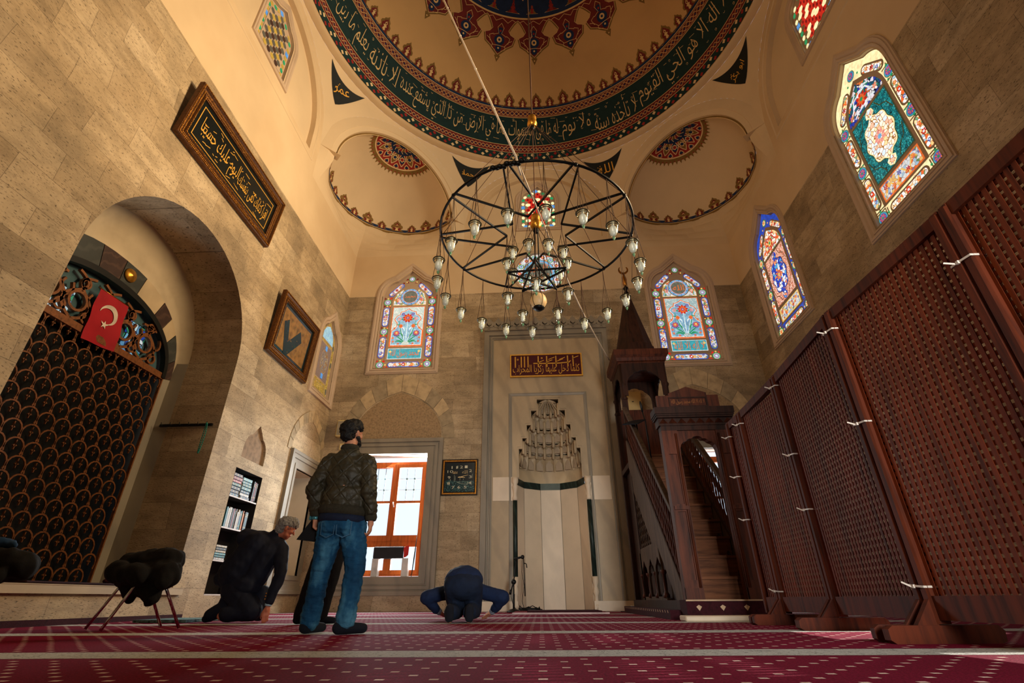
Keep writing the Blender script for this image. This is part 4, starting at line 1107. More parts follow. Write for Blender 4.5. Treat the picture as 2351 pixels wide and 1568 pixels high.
for tx, px, py in (('12',815,465),('1',1015,460),('2',1160,595),('3',1160,800),('4',1150,1000),('5',1005,1140),('6',800,1140),('7',610,1150),('8',460,1010),('9',465,815),('10',495,615),('11',625,475)):
    ww = .036*len(tx); b = MB(); put_text(b, tx, (dx(px)-ww,dz(py)-.034,dx(px)+ww,dz(py)+.034), .037, FB, 0, arabic=False); b.build('numeral', M('pale_numerals', (206,200,170), .5, .1), t)
b = MB(); put_text(b, 'الله', (dx(890),dz(690),dx(1065),dz(575)), .037, FB, 0); b.build('gold_name', M('dial_gold', (196,170,120), .4, .2), t); b = MB(); put_text(b, 'محمد', (dx(575),dz(690),dx(735),dz(590)), .037, FB, 0); b.build('gold_name', M('dial_gold', (196,170,120), .4, .2), t)
b = MB()
for x, y0, y1 in ((635,960,720),(670,920,770),(825,910,800),(935,900,860),(505,940,860),(1225,840,700),(1205,1080,930)): b.slab(rect(dx(x)-.006,dz(y0),dx(x)+.006,dz(y1)), (), .035, .037, FB, 0, back=False)
b.slab([(dx(700),dz(960)),(dx(1100),dz(960)),(dx(1080),dz(1060)),(dx(820),dz(1020))], [[(dx(760),dz(968)),(dx(1070),dz(972)),(dx(1050),dz(1035)),(dx(840),dz(1005))]], .035, .0365, FB, 0, back=False)
b.build('dial_picture', M('dial_silver', (130,140,122), .5), t)
b = MB(); c = (dx(815),dz(805))
for e, w_ in (((dx(1090),dz(735)),.016),((dx(990),dz(826)),.022),((dx(755),dz(815)),.03)):
    for q in ribbon([c,e],[w_,w_*.4]): b.slab(q, (), .040, .043, FB, 0, back=False)
b.slab(circ(c[0],c[1],.014,10), (), .04, .046, FB, 0, back=False)
b.build('clock_hands', M('brass_hands', (220,190,140), .3, .5), t)

# ---------------------------------------------------------------- the two low windows in the end wall
GLASS, nt, o_ = nt_new('clear_window_glass')
tr = N(nt, 'ShaderNodeBsdfTransparent'); tr.inputs[0].default_value = (.93,.96,.96,1); gl = N(nt, 'ShaderNodeBsdfGlossy'); gl.inputs['Roughness'].default_value = .03
mx = N(nt, 'ShaderNodeMixShader'); mx.inputs[0].default_value = .05; LK(nt, tr.outputs[0], mx.inputs[1]); LK(nt, gl.outputs[0], mx.inputs[2]); LK(nt, mx.outputs[0], o_.inputs[0])
def low_window(R, sgn):
    WN[0] += 1; u0, v0, u1, v1 = R[0][0], R[0][1], R[2][0], R[2][1]
    b = MB(); b.mould(R, [(0,-.05),(0,.05),(.16,.055),(.165,.035),(.19,.035),(.20,.065),(.27,.065),(.28,.045),(.30,.045),(.31,.085),(.40,.085),(.405,0)], FB, 0)
    win = tag(b.build('window_%d' % WN[0], MARBLE2), kind='structure')
    W0, W1 = -.36, -.27; a0, a1, c0, c1 = u0+.02, u1-.02, v0+.02, v1-.15
    uc = (a0+a1)/2; zt = v0+.78
    b = MB(); b.slab(rect(a0,c0,a1,c1), [rect(a0+.06,c0+.04,a1-.06,c1-.06)], W0, W1, FB, 0)
    b.slab(rect(a0,zt-.02,a1,zt+.03), (), W0, W1+.01, FB, 0)
    for s0, s1 in ((a0+.06,uc),(uc,a1-.06)):
        b.slab(rect(s0,zt+.03,s1,c1-.06), [rect(s0+.09,zt+.16,s1-.09,zt+.93), rect(s0+.09,zt+.99,s1-.09,c1-.15)], W0+.01, W1+.02, FB, 0)
        b.slab(rect(s0,c0+.04,s1,zt-.02), [rect(s0+.09,c0+.13,s1-.09,zt-.11)], W0+.01, W1+.02, FB, 0)
    b.slab(rect(uc-.035,zt+.03,uc+.035,c1-.06), (), W1+.02, W1+.04, FB, 0, back=False)
    b.build('wooden_casement', WOOD_WIN, win)
    b = MB()
    for s0, s1 in ((a0+.15,uc-.09),(uc+.09,a1-.15)):
        y0, y1 = zt+.99, c1-.15; w_ = (s1-s0)/3; h_ = (y1-y0)/3
        for k in (1,2):
            b.slab(rect(s0+w_*k-.006,y0,s0+w_*k+.006,y1), (), W0+.03, W0+.045, FB, 0); b.slab(rect(s0,y0+h_*k-.006,s1,y0+h_*k+.006), (), W0+.03, W0+.045, FB, 0)
            for j in (1,2): b.slab(ngon(s0+w_*k,y0+h_*j,.03,6), (), W0+.03, W0+.05, FB, 0)
    b.build('iron_lattice', M('pale_blue_iron', (120,150,160), .5), win)
    b = MB(); b.flat(rect(a0+.03,c0+.02,a1-.03,c1-.03), (), W0+.02, FB, 0); b.build('window_pane', GLASS, win)
    b = MB(); b.tube([FB(uc+.02,zt+.95,W1+.04),FB(uc+.02,zt+.95,W1+.09),FB(uc+.05,zt+.83,W1+.09)], .014, 8, 0)
    for zz in (c0+.25, c0+.55): b.tube([FB(a0+.065,zz,W1+.02),FB(a0+.065,zz+.12,W1+.02)], .012, 6, 0)
    b.build('window_handle', WHITE, win)
low_window(LOW_L, 1); low_window(LOW_R, -1)
b = MB(); b.mould(RECESS, [(0,-.05),(0,.03),(.10,.035),(.105,.02),(.2,.02),(.21,.05),(.30,.05),(.31,.07),(.38,.07),(.385,0)], FL, 0)
tag(b.build('trim_1', MARBLE2), kind='structure')
# things standing on the sill
t = thing('folding_stand', 'dark topped white stand standing in the low orange window', 'stand', (-3.65, YB+.13, .73))
b = MB(); b.bbox((-3.66,YB+.15,1.26), (.74,.22,.27), 0, bev=.02); b.build('dark_top', M('charcoal_case', (34,32,36), .5), t)
for x in (-3.95,-3.22): b = MB(); b.box((x-.09,YB+.06,.732),(x+.06,YB+.24,1.13)); b.build('white_leg', M('white_board', (206,200,194), .6), t)
b = MB(); pts = [(-3.29,1.37),(-3.16,1.42),(-3.17,1.2),(-3.22,1.16),(-3.28,1.14)]; b.slab(pts, (), -.06, -.05, FB, 0); b.build('red_ribbon', M('red_cloth', (190,44,40), .8), t)
b = MB(); b.tube([(-3.06,YB+.10,.735),(-3.03,YB+.11,1.2),(-3.0,YB+.13,1.72)], [.008,.018,.003], 8, 0); tag(b.build('thin_rod', BLK), 'thin dark rod leaning upright in the low orange window', 'rod')
# loudspeaker and switch on the corner wall
t = thing('wall_speaker', 'cream column loudspeaker fixed high on the wall in the left corner', 'speaker', (-5.22, YB, 4.08))
b = MB(); b.bbox((-5.2,YB-.09,4.34), (.34,.18,.46), 0, bev=.02); b.build('case', CREAM, t)
b = MB(); b.slab(rect(-5.34,4.15,-5.06,4.53), (), .18, .186, FB, 0); b.build('speaker_grille', M('speaker_cloth', (150,140,118), .8, bump=.5, bscale=200), t)
b = MB(); b.tube([(-5.2,YB-.02,4.1),(-5.2,YB-.1,4.06),(-5.12,YB-.1,4.06)], .015, 6); b.build('bracket', BLK, t)
t = thing('light_switch', 'small cream switch box on the wall below the corner loudspeaker', 'switch', (-5.2, YB, 3.78))
b = MB(); b.bbox((-5.2,YB-.02,3.87), (.13,.04,.17), 0, bev=.01); b.build('plate', CREAM, t); b = MB(); b.bbox((-5.2,YB-.045,3.87), (.05,.015,.06)); b.build('rocker', WHITE, t)
t = thing('cream_cabinet', 'flat cream metal cabinet on the wall behind the pulpit', 'cabinet', (2.67, YB, 4.66))
b = MB(); b.slab(rect(2.49,4.60,2.86,5.22), (), 0, .08, FB, 0); b.build('box', CREAM, t); b = MB(); b.slab(rect(2.51,4.62,2.84,5.20), (), .08, .092, FB, 0); b.build('door', CREAM, t)
b = MB(); b.slab(rect(2.60,4.92,2.65,4.94), (), .092, .1, FB, 0); b.build('slot', BLK, t)
# ================================================================ minbar (pulpit stair)
mb = thing('minbar', 'tall dark carved wooden pulpit stair with portal and pointed canopy beside the niche', 'pulpit', (2.38, 7.2, 0))
XA, XC, YP = 1.86, 2.90, 7.18
def FM(u, v, w): return (u, YP-w, v)             # portal front: (x, z) plane, w towards the camera
def FS_(u, v, w): return (XA-w, u, v)            # left flank: (y, z) plane
def FSR(u, v, w): return (XC+w, u, v)
# portal
def cusped(u0, u1, v0, vs, va):
    uc = (u0+u1)/2; hw = (u1-u0)/2
    r = [(u1,v0),(u1,vs)] + bez((u1,vs),(u1,vs+.16),(uc+hw*.62,vs+(va-vs)*.72),4) + bez((uc+hw*.62,vs+(va-vs)*.72),(uc+hw*.5,va-.02),(uc+hw*.3,va-.03),3) + [(uc+hw*.18,va),(uc,va+.01)]
    return [(u0,v0)] + r + [(2*uc-p[0],p[1]) for p in reversed(r[1:-1])]
cu = cusped(2.10, 2.64, .0, 2.12, 2.36)
b = MB(); b.slab([(1.86,.2),(2.10,.2)] + [p for p in reversed(cu[2:])][::1] [:0] + [], (), 0, 0) if False else None
top = [(p[0], p[1]) for p in cu[1:]]              # right foot over the arch to the left
poly = [(XA,.2),(2.10,.2),(2.10,2.12)] + [p for p in reversed(top[2:-1])] + [(2.64,2.12),(2.64,.2),(XC,.2),(XC,2.45),(XA,2.45)]
b.slab(poly, (), -.13, 0, FM, 0); b.build('portal_frame', WOOD_MB, mb)
for x0, x1 in ((XA,2.09),(2.65,XC)):
    b = MB(); b.slab(rect(x0,.2,x1,2.45), [rect(x0+.06,.45,x1-.06,1.3), rect(x0+.06,1.4,x1-.06,2.1)], 0, .025, FM, 0)
    b.slab(rect(x0,.2,x1,.36), (), 0, .04, FM, 0); b.bbox(((x0+x1)/2, YP-.03, 1.35), (x1-x0-.04,.05,.05), 0); b.tube([(x1-.03 if x0 < 2.2 else x0+.03,YP-.03,.36),(x1-.03 if x0 < 2.2 else x0+.03,YP-.03,2.4)], .018, 6, 0)
    b.build('door_jamb', WOOD_MB, mb)
b = MB(); b.slab(rect(XA,2.45,XC,2.52), (), -.13, .03, FM, 0)
for k, (z0, z1, d) in enumerate(((2.52,2.55,.05),(2.63,2.655,.10),(2.655,2.68,.12),(2.68,2.78,.14))): b.box((XA-d*.6,YP-d,z0),(XC+d*.3,YP+.16,z1))
b.box((XA-.03,YP-.05,2.55),(XC+.03,YP+.16,2.63)); b.build('cornice', WOOD_MBD, mb)
b = MB(); n = 8; w_ = (XC-XA+.04)/n
for i in range(n):
    x = XA-.02+w_*(i+.5); z0, z1 = 2.552, 2.63
    b.add([(x-w_/2,YP-.05,z0),(x+w_/2,YP-.05,z0),(x,YP-.05,z1),(x,YP-.125,(z0+z1)/2-.012)], [(0,1,3),(1,2,3),(2,0,3)], 0)
b.build('carved_triangles', WOOD_MB, mb)
b = MB(); b.slab([(1.87,2.78),(2.81,2.78),(2.81,3.02),(2.64,3.02),(2.64,3.06),(2.35,3.16),(2.07,3.06),(2.07,3.02),(1.87,3.02)], (), -.06, -.02, FM, 0)
cr = b.build('crest_board', WOOD_MB, mb)
b = MB(); b.slab(rect(2.05,2.83,2.63,2.99), [rect(2.07,2.85,2.61,2.97)], -.02, -.005, FM, 0); b.build('plaque_moulding', WOOD_MBD, cr)
b = MB(); put_text(b, 'لا اله الا الله محمد رسول الله', (2.09,2.865,2.59,2.955), -.012, FM, 0); b.build('carved_lettering', M('rubbed_gilt', (150,96,52), .45, .3), cr)
# side stringers, stairs
Z0 = .2
def side(F, nm):
    b = MB(); L1 = [(7.30,.20),(7.62,.20),(10.06,2.72),(10.06,3.04),(9.95,3.04)]
    b.slab([(7.32,.20),(7.66,.20),(10.08,2.58),(10.08,3.14),(10.0,3.14),(7.32,.42)], (), -.05, .0, F, 0); st = b.build('stringer', WOOD_MBG, mb)
    b = MB(); b.slab(rect(7.32,.10,11.1,.22), (), -.06, .02, F, 0); b.build('base_rail', WOOD_MBD, mb)
    b = MB(); b.slab([(8.28,.22),(10.08,.22),(10.08,.98),(8.46,.98)], [arch(8.36+.56*k, 8.36+.56*k+.46, .27, .60, .84, 5, .5, .6) for k in range(3)], -.04, -.005, F, 0); sp = b.build('arcade_panel', WOOD_MBG, mb)
    b = MB(); b.slab([(7.34,.22),(11.05,.22),(11.05,2.7),(10.0,2.84)], (), -.13, -.10, F, 0); b.build('inner_panel', WOOD_MBD, mb)
    for k in range(4):
        y = 8.335+.56*k; x = F(0,0,-.02)[0]
        b = MB(); b.lathe([(.05,.25),(.05,.29),(.028,.33),(.032,.45),(.028,.56),(.05,.60),(.05,.63)], (x,y,0), 8); b.build('arcade_column', WOOD_MB, mb)
    # zigzag lattice filling the triangle
    b = MB(); b.slab([(8.5,.98),(10.08,.98),(10.08,2.56)], [[(8.86,1.05),(9.96,1.05),(9.96,2.12)]], -.045, -.01, F, 0)
    for r in range(9):
        z = 1.05+.14*r; y0 = 8.82+.14*r; pts = []; y = y0; k = 0
        while y < 9.98: pts.append((y, z+(.07 if k % 2 else 0))); y += .075; k += 1
        if len(pts) > 1:
            for q in ribbon(pts, .02): b.slab(q, (), -.045, -.02, F, 0, back=False)
    for k in range(7):
        y = 9.0+.15*k; b.slab(rect(y-.012,1.05,y+.012,1.05+max(.05,y-8.86)), (), -.045, -.025, F, 0, back=False)
    b.build('lattice_panel', WOOD_MBG, mb)
    # balusters and rail
    n = 26
    for k in range(n):
        y = 7.44+(10.0-7.44)*k/(n-1); z0 = .25+(y-7.40)*1.04+.16; z1 = 1.36+(y-7.36)*.935; x = F(0,0,-.03)[0]; h = z1-z0
        b = MB(); b.lathe([(.018,0),(.018,h*.08),(.010,h*.1),(.024,h*.28),(.012,h*.42),(.02,h*.5),(.012,h*.58),(.024,h*.72),(.010,h*.9),(.018,h*.92),(.018,h)], (x,y,z0), 7); b.build('baluster', WOOD_MB, mb)
    b = MB(); x = F(0,0,-.03)[0]; b.beam((x,7.30,1.34),(x,10.0,3.86),.075,.07); b.build('handrail', WOOD_MBG, mb)
    b = MB(); b.beam((x,7.36,.44),(x,10.0,3.18),.05,.05); b.build('lower_rail', WOOD_MBD, mb)
side(FS_, 'l'); side(FSR, 'r')
for k in range(9):
    y = 7.44+.275*k; z = .22+.28*(k+1)
    b = MB(); b.box((XA+.06,y,z-.30),(XC-.06,y+.03,z-.035)); b.bbox((2.38,y+.135,z-.017),(XC-XA-.12,.33,.034),0); b.build('step', WOOD_ST, mb)
# canopy
YK0, YK1, XK0, XK1 = 9.98, 11.02, 1.92, 2.84
for x in (XK0, XK1):
    for y in (YK0, YK1):
        b = MB(); b.box((x-.055,y-.055,.1 if y == YK1 or x == XK0 else 2.4),(x+.055,y+.055,4.0)); b.lathe([(.06,4.0),(.075,4.05),(.05,4.1),(.05,4.3),(.075,4.36),(.05,4.42),(.05,4.86)], (x,y,0), 8); b.build('canopy_post', WOOD_MBD, mb)
b = MB(); b.box((XK0-.05,YK0-.03,2.62),(XK1+.05,YK1+.03,2.72)); b.build('platform', WOOD_MBD, mb)
b = MB(); b.box((XK0,YK1-.02,2.72),(XK1,YK1+.02,4.15)); b.build('back_board', WOOD_MB, mb)
for F, a0, a1 in ((lambda u,v,w: (u,YK0-.05-w,v), XK0, XK1), (lambda u,v,w: (u,YK1+w,v), XK0, XK1), (lambda u,v,w: (XK0-.05-w,u,v), YK0, YK1), (lambda u,v,w: (XK1+.05+w,u,v), YK0, YK1)):
    b = MB(); c = cusped(a0+.09, a1-.09, 4.10, 4.35, 4.68)
    poly = [(a0,4.1)] + [(a0+.09,4.1),(a0+.09,4.35)] + [p for p in reversed(c[3:-1])] + [(a1-.09,4.35),(a1-.09,4.1),(a1,4.1),(a1,4.86),(a0,4.86)]
    b.slab(poly, (), -.03, 0, F, 0); b.build('arched_spandrel', WOOD_MBD, mb)
b = MB(); xm, ym = (XK0+XK1)/2, (YK0+YK1)/2
def sq(h, z, k=1.0): return [(xm-h,ym-h*1.06,z),(xm+h,ym-h*1.06,z),(xm+h,ym+h*1.06,z),(xm-h,ym+h*1.06,z)]
b.loft([sq(.51,4.84), sq(.51,4.90), sq(.54,4.92), sq(.56,4.99), sq(.60,5.05), sq(.60,5.18), sq(.55,5.20)], 0, cap=True); b.build('canopy_cornice', WOOD_MB, mb)
b = MB(); b.lathe([(.50,5.2),(.46,5.46),(.44,5.47),(.20,6.45),(.07,7.0)], (xm,ym,0), 8, smooth=False, rot=Matrix.Rotation(pi/8,3,'Z')); b.build('canopy_spire', WOOD_MBD, mb)
b = MB(); b.lathe([(.055,6.98),(.085,7.04),(.05,7.10),(.03,7.15),(.07,7.22),(.03,7.29)], (xm,ym,0), 10, 1); b.lathe([(.03,7.28),(.055,7.34),(.06,7.5),(.03,7.62),(.02,7.68)], (xm,ym,0), 10, 0)
cr_ = [(xm+.13*cos(a), 7.79+.13*sin(a)) for a in [radians(132-264*k/14-0) if False else radians(140+260*k/14) for k in range(15)]] + [(xm+.095*cos(a), 7.81+.10*sin(a)) for a in [radians(400-260*k/14) for k in range(15)]]
b.slab(cr_, (), -.012, .012, lambda u,v,w: (u,ym+w,v), 0); b.build('crescent_finial', [BRASS, BLACK_IRON], mb)
# carpeted step and marble slab in front
b = MB(); b.box((1.80,6.98,.06),(2.98,7.30,.225)); 
for k in range(4):
    x = 1.95+.29*k; b.add([(x-.035,6.978,.15),(x,6.978,.105),(x+.035,6.978,.15),(x,6.978,.172)], [(0,1,2,3)], 1)
b.box((1.80,6.972,.212),(2.98,6.982,.228),1); tag(b.build('carpeted_step', [M('dark_red_carpet', (52,12,22), .95, var=.3, scale=30, bump=.4, bscale=120), M('pale_heart', (196,170,140), .9)]), 'dark carpeted step with pale heart motifs at the foot of the pulpit stair', 'step')
b = MB(); b.bbox((2.32,6.86,.03),(1.24,.30,.06),0,bev=.012); tag(b.build('marble_slab', MARBLE_W), 'pale marble slab lying on the floor before the pulpit stair', 'slab')
b = MB(); b.box((1.66,7.30,.0),(1.85,11.2,.11),0)
for k in range(24): b.add([(1.655,7.4+.155*k,.105),(1.655,7.44+.155*k,.105),(1.66,7.44+.155*k,.075),(1.66,7.4+.155*k,.075)], [(0,1,2,3)], 1)
tag(b.build('carpeted_plinth', [bpy.data.materials['dark_red_carpet'], bpy.data.materials['pale_heart']]), 'low carpet covered plinth along the left side of the pulpit', 'plinth')
# reading desk clamped at the rail, and its microphone
t = thing('music_stand', 'black sheet stand standing at the top of the left pulpit rail', 'stand', (1.95, 9.2, 3.2))
b = MB(); b.add([(1.68,9.24,3.22),(1.93,9.02,3.16),(2.14,9.26,3.32),(1.90,9.48,3.37),(1.68,9.24,3.24),(1.93,9.02,3.18),(2.14,9.26,3.34),(1.90,9.48,3.39)], [(0,1,2,3),(7,6,5,4),(0,1,5,4),(1,2,6,5),(2,3,7,6),(3,0,4,7)]); b.build('tray', M('blue_black_metal', (20,34,50), .4, .4), t)
b = MB(); b.tube([(1.95,9.25,3.26),(2.0,9.3,2.4)], .014, 6); b.build('pole', BLK, t)
t = thing('gooseneck_microphone', 'thin black microphone on a pole beside the sheet stand on the pulpit', 'microphone', (2.14,9.3,2.3))
b = MB(); b.tube([(2.16,9.3,2.3),(2.14,9.3,3.3),(2.10,9.3,3.55)], .012, 6); b.build('pole', BLK, t); b = MB(); b.tube([(2.11,9.3,3.5),(2.09,9.29,3.66),(2.085,9.29,3.72)], [.02,.024,.012], 8); b.build('capsule', BLK, t)
t = thing('power_strip', 'white power strip upright at the rear corner of the pulpit base', 'socket', (2.02, 11.4, 0))
b = MB(); b.bbox((2.0,11.42,.33),(.06,.05,.36),0,bev=.01); b.build('upright_duct', WHITE, t); b = MB(); b.bbox((1.93,11.38,.06),(.24,.10,.11),0,bev=.01); b.bbox((2.05,11.34,.09),(.10,.10,.15),0,bev=.01); b.build('socket_block', WHITE, t)
b = MB(); b.tube([(1.86,11.36,.06),(1.8,11.3,.05),(1.74,11.3,.012),(1.6,11.35,.012)], .008, 6); b.build('flex', BLK, t)
# ================================================================ lattice screens
JT = [(2.50,.95),(2.48,2.365),(2.40,3.55),(2.52,4.865),(2.50,5.855),(2.50,6.27)]
HT = [2.30,2.30,2.29,2.30,2.25,2.25]
SLAB = ['nearest the camera, cut by the right edge of the photo','second from the camera, below the big window','third from the camera, middle one of the row','fourth from the camera, next to the narrow end panel','narrow one ending at the pulpit portal']
def screen(i):
    P0, P1 = Vector((*JT[i],0)), Vector((*JT[i+1],0)); d = (P1-P0); L = d.length; d.normalize()
    n = Vector((-d.y, d.x, 0))                      # towards the prayer hall
    if n.x > 0: n = -n
    t = thing('lattice_screen', 'dark red wooden lattice screen, '+SLAB[i], 'screen', tuple(P0+d*L/2), 'lattice screens along the right side')
    H0, H1 = HT[i], HT[i+1]; z0 = .12
    def W(u, v, w): return tuple(P0+d*u+n*w+Vector((0,0,v)))
    g = .008
    for u, h in ((g+.028,H0),(L-g-.028,H1)):
        b = MB(); b.add([W(u+a*.028, z, w) for z in (z0-.02, h) for a, w in ((-1,-.035),(1,-.035),(1,.035),(-1,.035))], [(3,2,1,0),(4,5,6,7),(0,1,5,4),(1,2,6,5),(2,3,7,6),(3,0,4,7)]); 
        b.add([W(u+a*.034, z, w) for z in (z0-.02, h-.02) for a, w in ((-1,.035),(1,.035),(.6,.046),(-.6,.046))], [(3,2,1,0),(4,5,6,7),(0,1,5,4),(1,2,6,5),(2,3,7,6),(3,0,4,7)])
        b.build('post', WOOD_SC, t)
    a0, a1 = g+.056, L-g-.056
    def bar(za0, zb0, za1, zb1, w0, w1, nm):
        b = MB(); b.add([W(a0,za0,w0),W(a1,za1,w0),W(a1,za1,w1),W(a0,za0,w1),W(a0,zb0,w0),W(a1,zb1,w0),W(a1,zb1,w1),W(a0,zb0,w1)], [(3,2,1,0),(4,5,6,7),(0,1,5,4),(1,2,6,5),(2,3,7,6),(3,0,4,7)]); b.build(nm, WOOD_SC, t)
    bar(H0-.085, H0, H1-.085, H1, -.03, .03, 'top_rail'); bar(z0, z0+.13, z0, z0+.13, -.03, .03, 'bottom_rail')
    b = MB(); st = .047; k = 0; u = a0+.012; zt = min(H0,H1)-.08
    while u < a1:
        b.add([W(u+a*.0135, z, w) for z in (z0+.12, zt) for a, w in ((-1,.001),(1,.001),(1,.006),(-1,.006))], [(0,1,5,4),(1,2,6,5),(2,3,7,6),(3,0,4,7)]); u += st
    z = z0+.15
    while z < zt:
        b.add([W(uu, z+a*.0135, w) for uu in (a0, a1) for a, w in ((-1,-.004),(1,-.004),(1,.0008),(-1,.0008))], [(0,1,5,4),(1,2,6,5),(2,3,7,6),(3,0,4,7)]); z += st
    b.build('slat_lattice', WOOD_SC2, t)
    for u in (g+.03, L-g-.03):
        if i == 4 and u > .1 : continue
        b = MB(); h = .095
        prof = [(-.33,.012),(-.30,0),(.33,0),(.36,.02),(.36,h-.02),(.33,h),(-.31,h),(-.34,h-.03)]
        b.X = None; ww = .027
        pts0 = [W(u-ww, v, w) for w, v in prof]; pts1 = [W(u+ww, v, w) for w, v in prof]
        b.loft([pts0, pts1], 0, cap=True); ft = b.build('foot', WOOD_SC, t)
        b = MB(); tri_ = [(.035,h-.004),(.17,h-.004),(.035,h+.15)]
        b.loft([[W(u-.018, v, w) for w, v in tri_], [W(u+.018, v, w) for w, v in tri_]], 0, cap=True); b.build('bracket', WOOD_SC, ft)
for i in range(5): screen(i)
TIE = M('white_zip_tie', (214,206,194), .45)
TN = {1:'joint below the big stained window',2:'second screen joint from the right',3:'third screen joint from the right',4:'joint beside the narrow end screen',5:'last joint at the pulpit portal'}
for j, zs in ((1,(1.92,)),(2,(2.12,1.36,.30)),(3,(2.18,1.47,.96)),(4,(2.10,.30)),(5,(2.06,1.56,1.06))):
    for z, hw_ in zip(zs, ('upper','middle','lower')):
        c = Vector((*JT[j],z)); b = MB()
        k = .068; pts = [c+Vector((-.052,-k,.0)), c+Vector((-.056,0,.006)), c+Vector((-.052,k,.012)), c+Vector((.045,k,.012)), c+Vector((.045,-k,0))]
        P = [p for p in pts]
        for a, e in zip(P, P[1:]+P[:1]): b.beam(a, e, .004, .012)
        b.bbox(c+Vector((-.06,.01,.004)), (.012,.016,.02), 0); b.beam(c+Vector((-.06,.02,.0)), c+Vector((-.10,.05,.03)), .004, .01)
        tag(b.build('zip_tie', TIE), 'white zip tie round the %s, %s of its ties' % (TN[j], hw_ if len(zs) > 1 else 'only one'), 'zip tie', 'zip ties holding the screens together')

# ================================================================ chandelier
CHX, CHY, ZR, RR = .10, 6.63, 5.80, 1.64
ch = thing('chandelier', 'great black iron hoop chandelier with many hanging glass lamps under the dome', 'chandelier', (CHX, CHY, ZR))
pol_ = lambda a, r, z: (CHX+r*cos(radians(a)), CHY+r*sin(radians(a)), z)
b = MB(); b.tube([pol_(360*i/72, RR, ZR) for i in range(72)], .021, 8, closed=True)
for k in range(10): b.tube([pol_(-105+36*k+e, RR, ZR) for e in (-.6,.6)], .03, 8)
for k in range(9): b.ball(pol_(-112+1.9*k, RR+.01*(-1)**k, ZR+.01*(-1)**(k//2)), .04, 8, 0, (1.3,1,1))
b.build('iron_hoop', BLACK_IRON, ch)
for k in range(10):
    for s_ in (-1,1):
        b = MB(); b.beam(pol_(-105+36*k, .505, ZR), pol_(-105+36*(k+s_)+s_*-1.5, RR, ZR), .026, .03); b.build('hoop_strut', BLACK_IRON, ch)
ZP, RP = 4.93, .50; PA = [-94+72*k for k in range(5)]
for k in range(5):
    b = MB(); b.beam(pol_(PA[k],RP,ZP+.008*k), pol_(PA[(k+2) % 5],RP,ZP+.008*k), .024, .026); b.build('star_bar', BLACK_IRON, ch)
def rope(p, q, r=.007, sag=0.0, nm='rope', m=ROPE):
    p, q = Vector(p), Vector(q); b = MB(); n = 12; pts = [p+(q-p)*i/n - Vector((0,0,sag*sin(pi*i/n))) for i in range(n+1)]
    b.tube(pts, r, 5); return b.build(nm, m, ch)
ZB1, ZB2 = 8.72, 6.10
for k in range(10): rope(pol_(-105+36*k,.05,ZB1-.12), pol_(-105+36*k,RR,ZR), .006)
rope((CHX,CHY,19.7), (CHX,CHY,ZB1+.1), .016); b = MB()
b.tube([(CHX+.02,CHY,12.4),(CHX+.07,CHY-.01,12.0),(CHX+.05,CHY,11.6),(CHX+.01,CHY,11.4)], .008, 5); b.build('loose_rope_end', ROPE, ch)
rope((CHX,CHY,ZB1-.1), (CHX,CHY,ZB2+.1), .010); rope((CHX+.03,CHY,ZB2-.1), (CHX+.03,CHY,4.62), .012, m=BLK); rope((CHX-.03,CHY,ZB2-.1), (CHX-.03,CHY,4.62), .012, m=BLK)
for a in PA: rope(pol_(a,.04,ZB2-.12), pol_(a,RP,ZP), .006)
for z, s_ in ((ZB1,1.0),(ZB2,.9)):
    b = MB(); b.lathe([(.03,.17),(.075,.15),(.09,.09),(.075,.04),(.095,-.02),(.10,-.09),(.06,-.15),(.035,-.16)] if s_ else [], (CHX,CHY,z), 14)
    fo = b.build('gilt_bulb', GOLD, ch); b = MB(); b.lathe([(.05,-.15),(.055,-.20),(.035,-.22),(.03,-.24)], (CHX,CHY,z), 10); b.build('black_cap', BLACK_IRON, fo)
LG, nt, o_ = nt_new('lamp_glass')
tr = N(nt, 'ShaderNodeBsdfTransparent'); tr.inputs[0].default_value = (.92,.96,.92,1); gl = N(nt, 'ShaderNodeBsdfGlossy'); gl.inputs['Roughness'].default_value = .05; gl.inputs[0].default_value = (.95,1,.95,1)
lw = N(nt, 'ShaderNodeLayerWeight'); lw.inputs[0].default_value = .35; mx = N(nt, 'ShaderNodeMixShader')
LK(nt, mth(nt, 'ADD', mth(nt, 'MULTIPLY', lw.outputs['Facing'], .32), .04), mx.inputs[0]); LK(nt, tr.outputs[0], mx.inputs[1]); LK(nt, gl.outputs[0], mx.inputs[2]); LK(nt, mx.outputs[0], o_.inputs[0])
BULB = M('opal_bulb', (250,248,240), .3, var=.02); KNOB = M('green_glass_knob', (90,140,100), .1, spec=.8); COLLAR = M('tarnished_collar', (70,66,50), .4, .7); CORD = M('brown_cord', (64,40,26), .8)
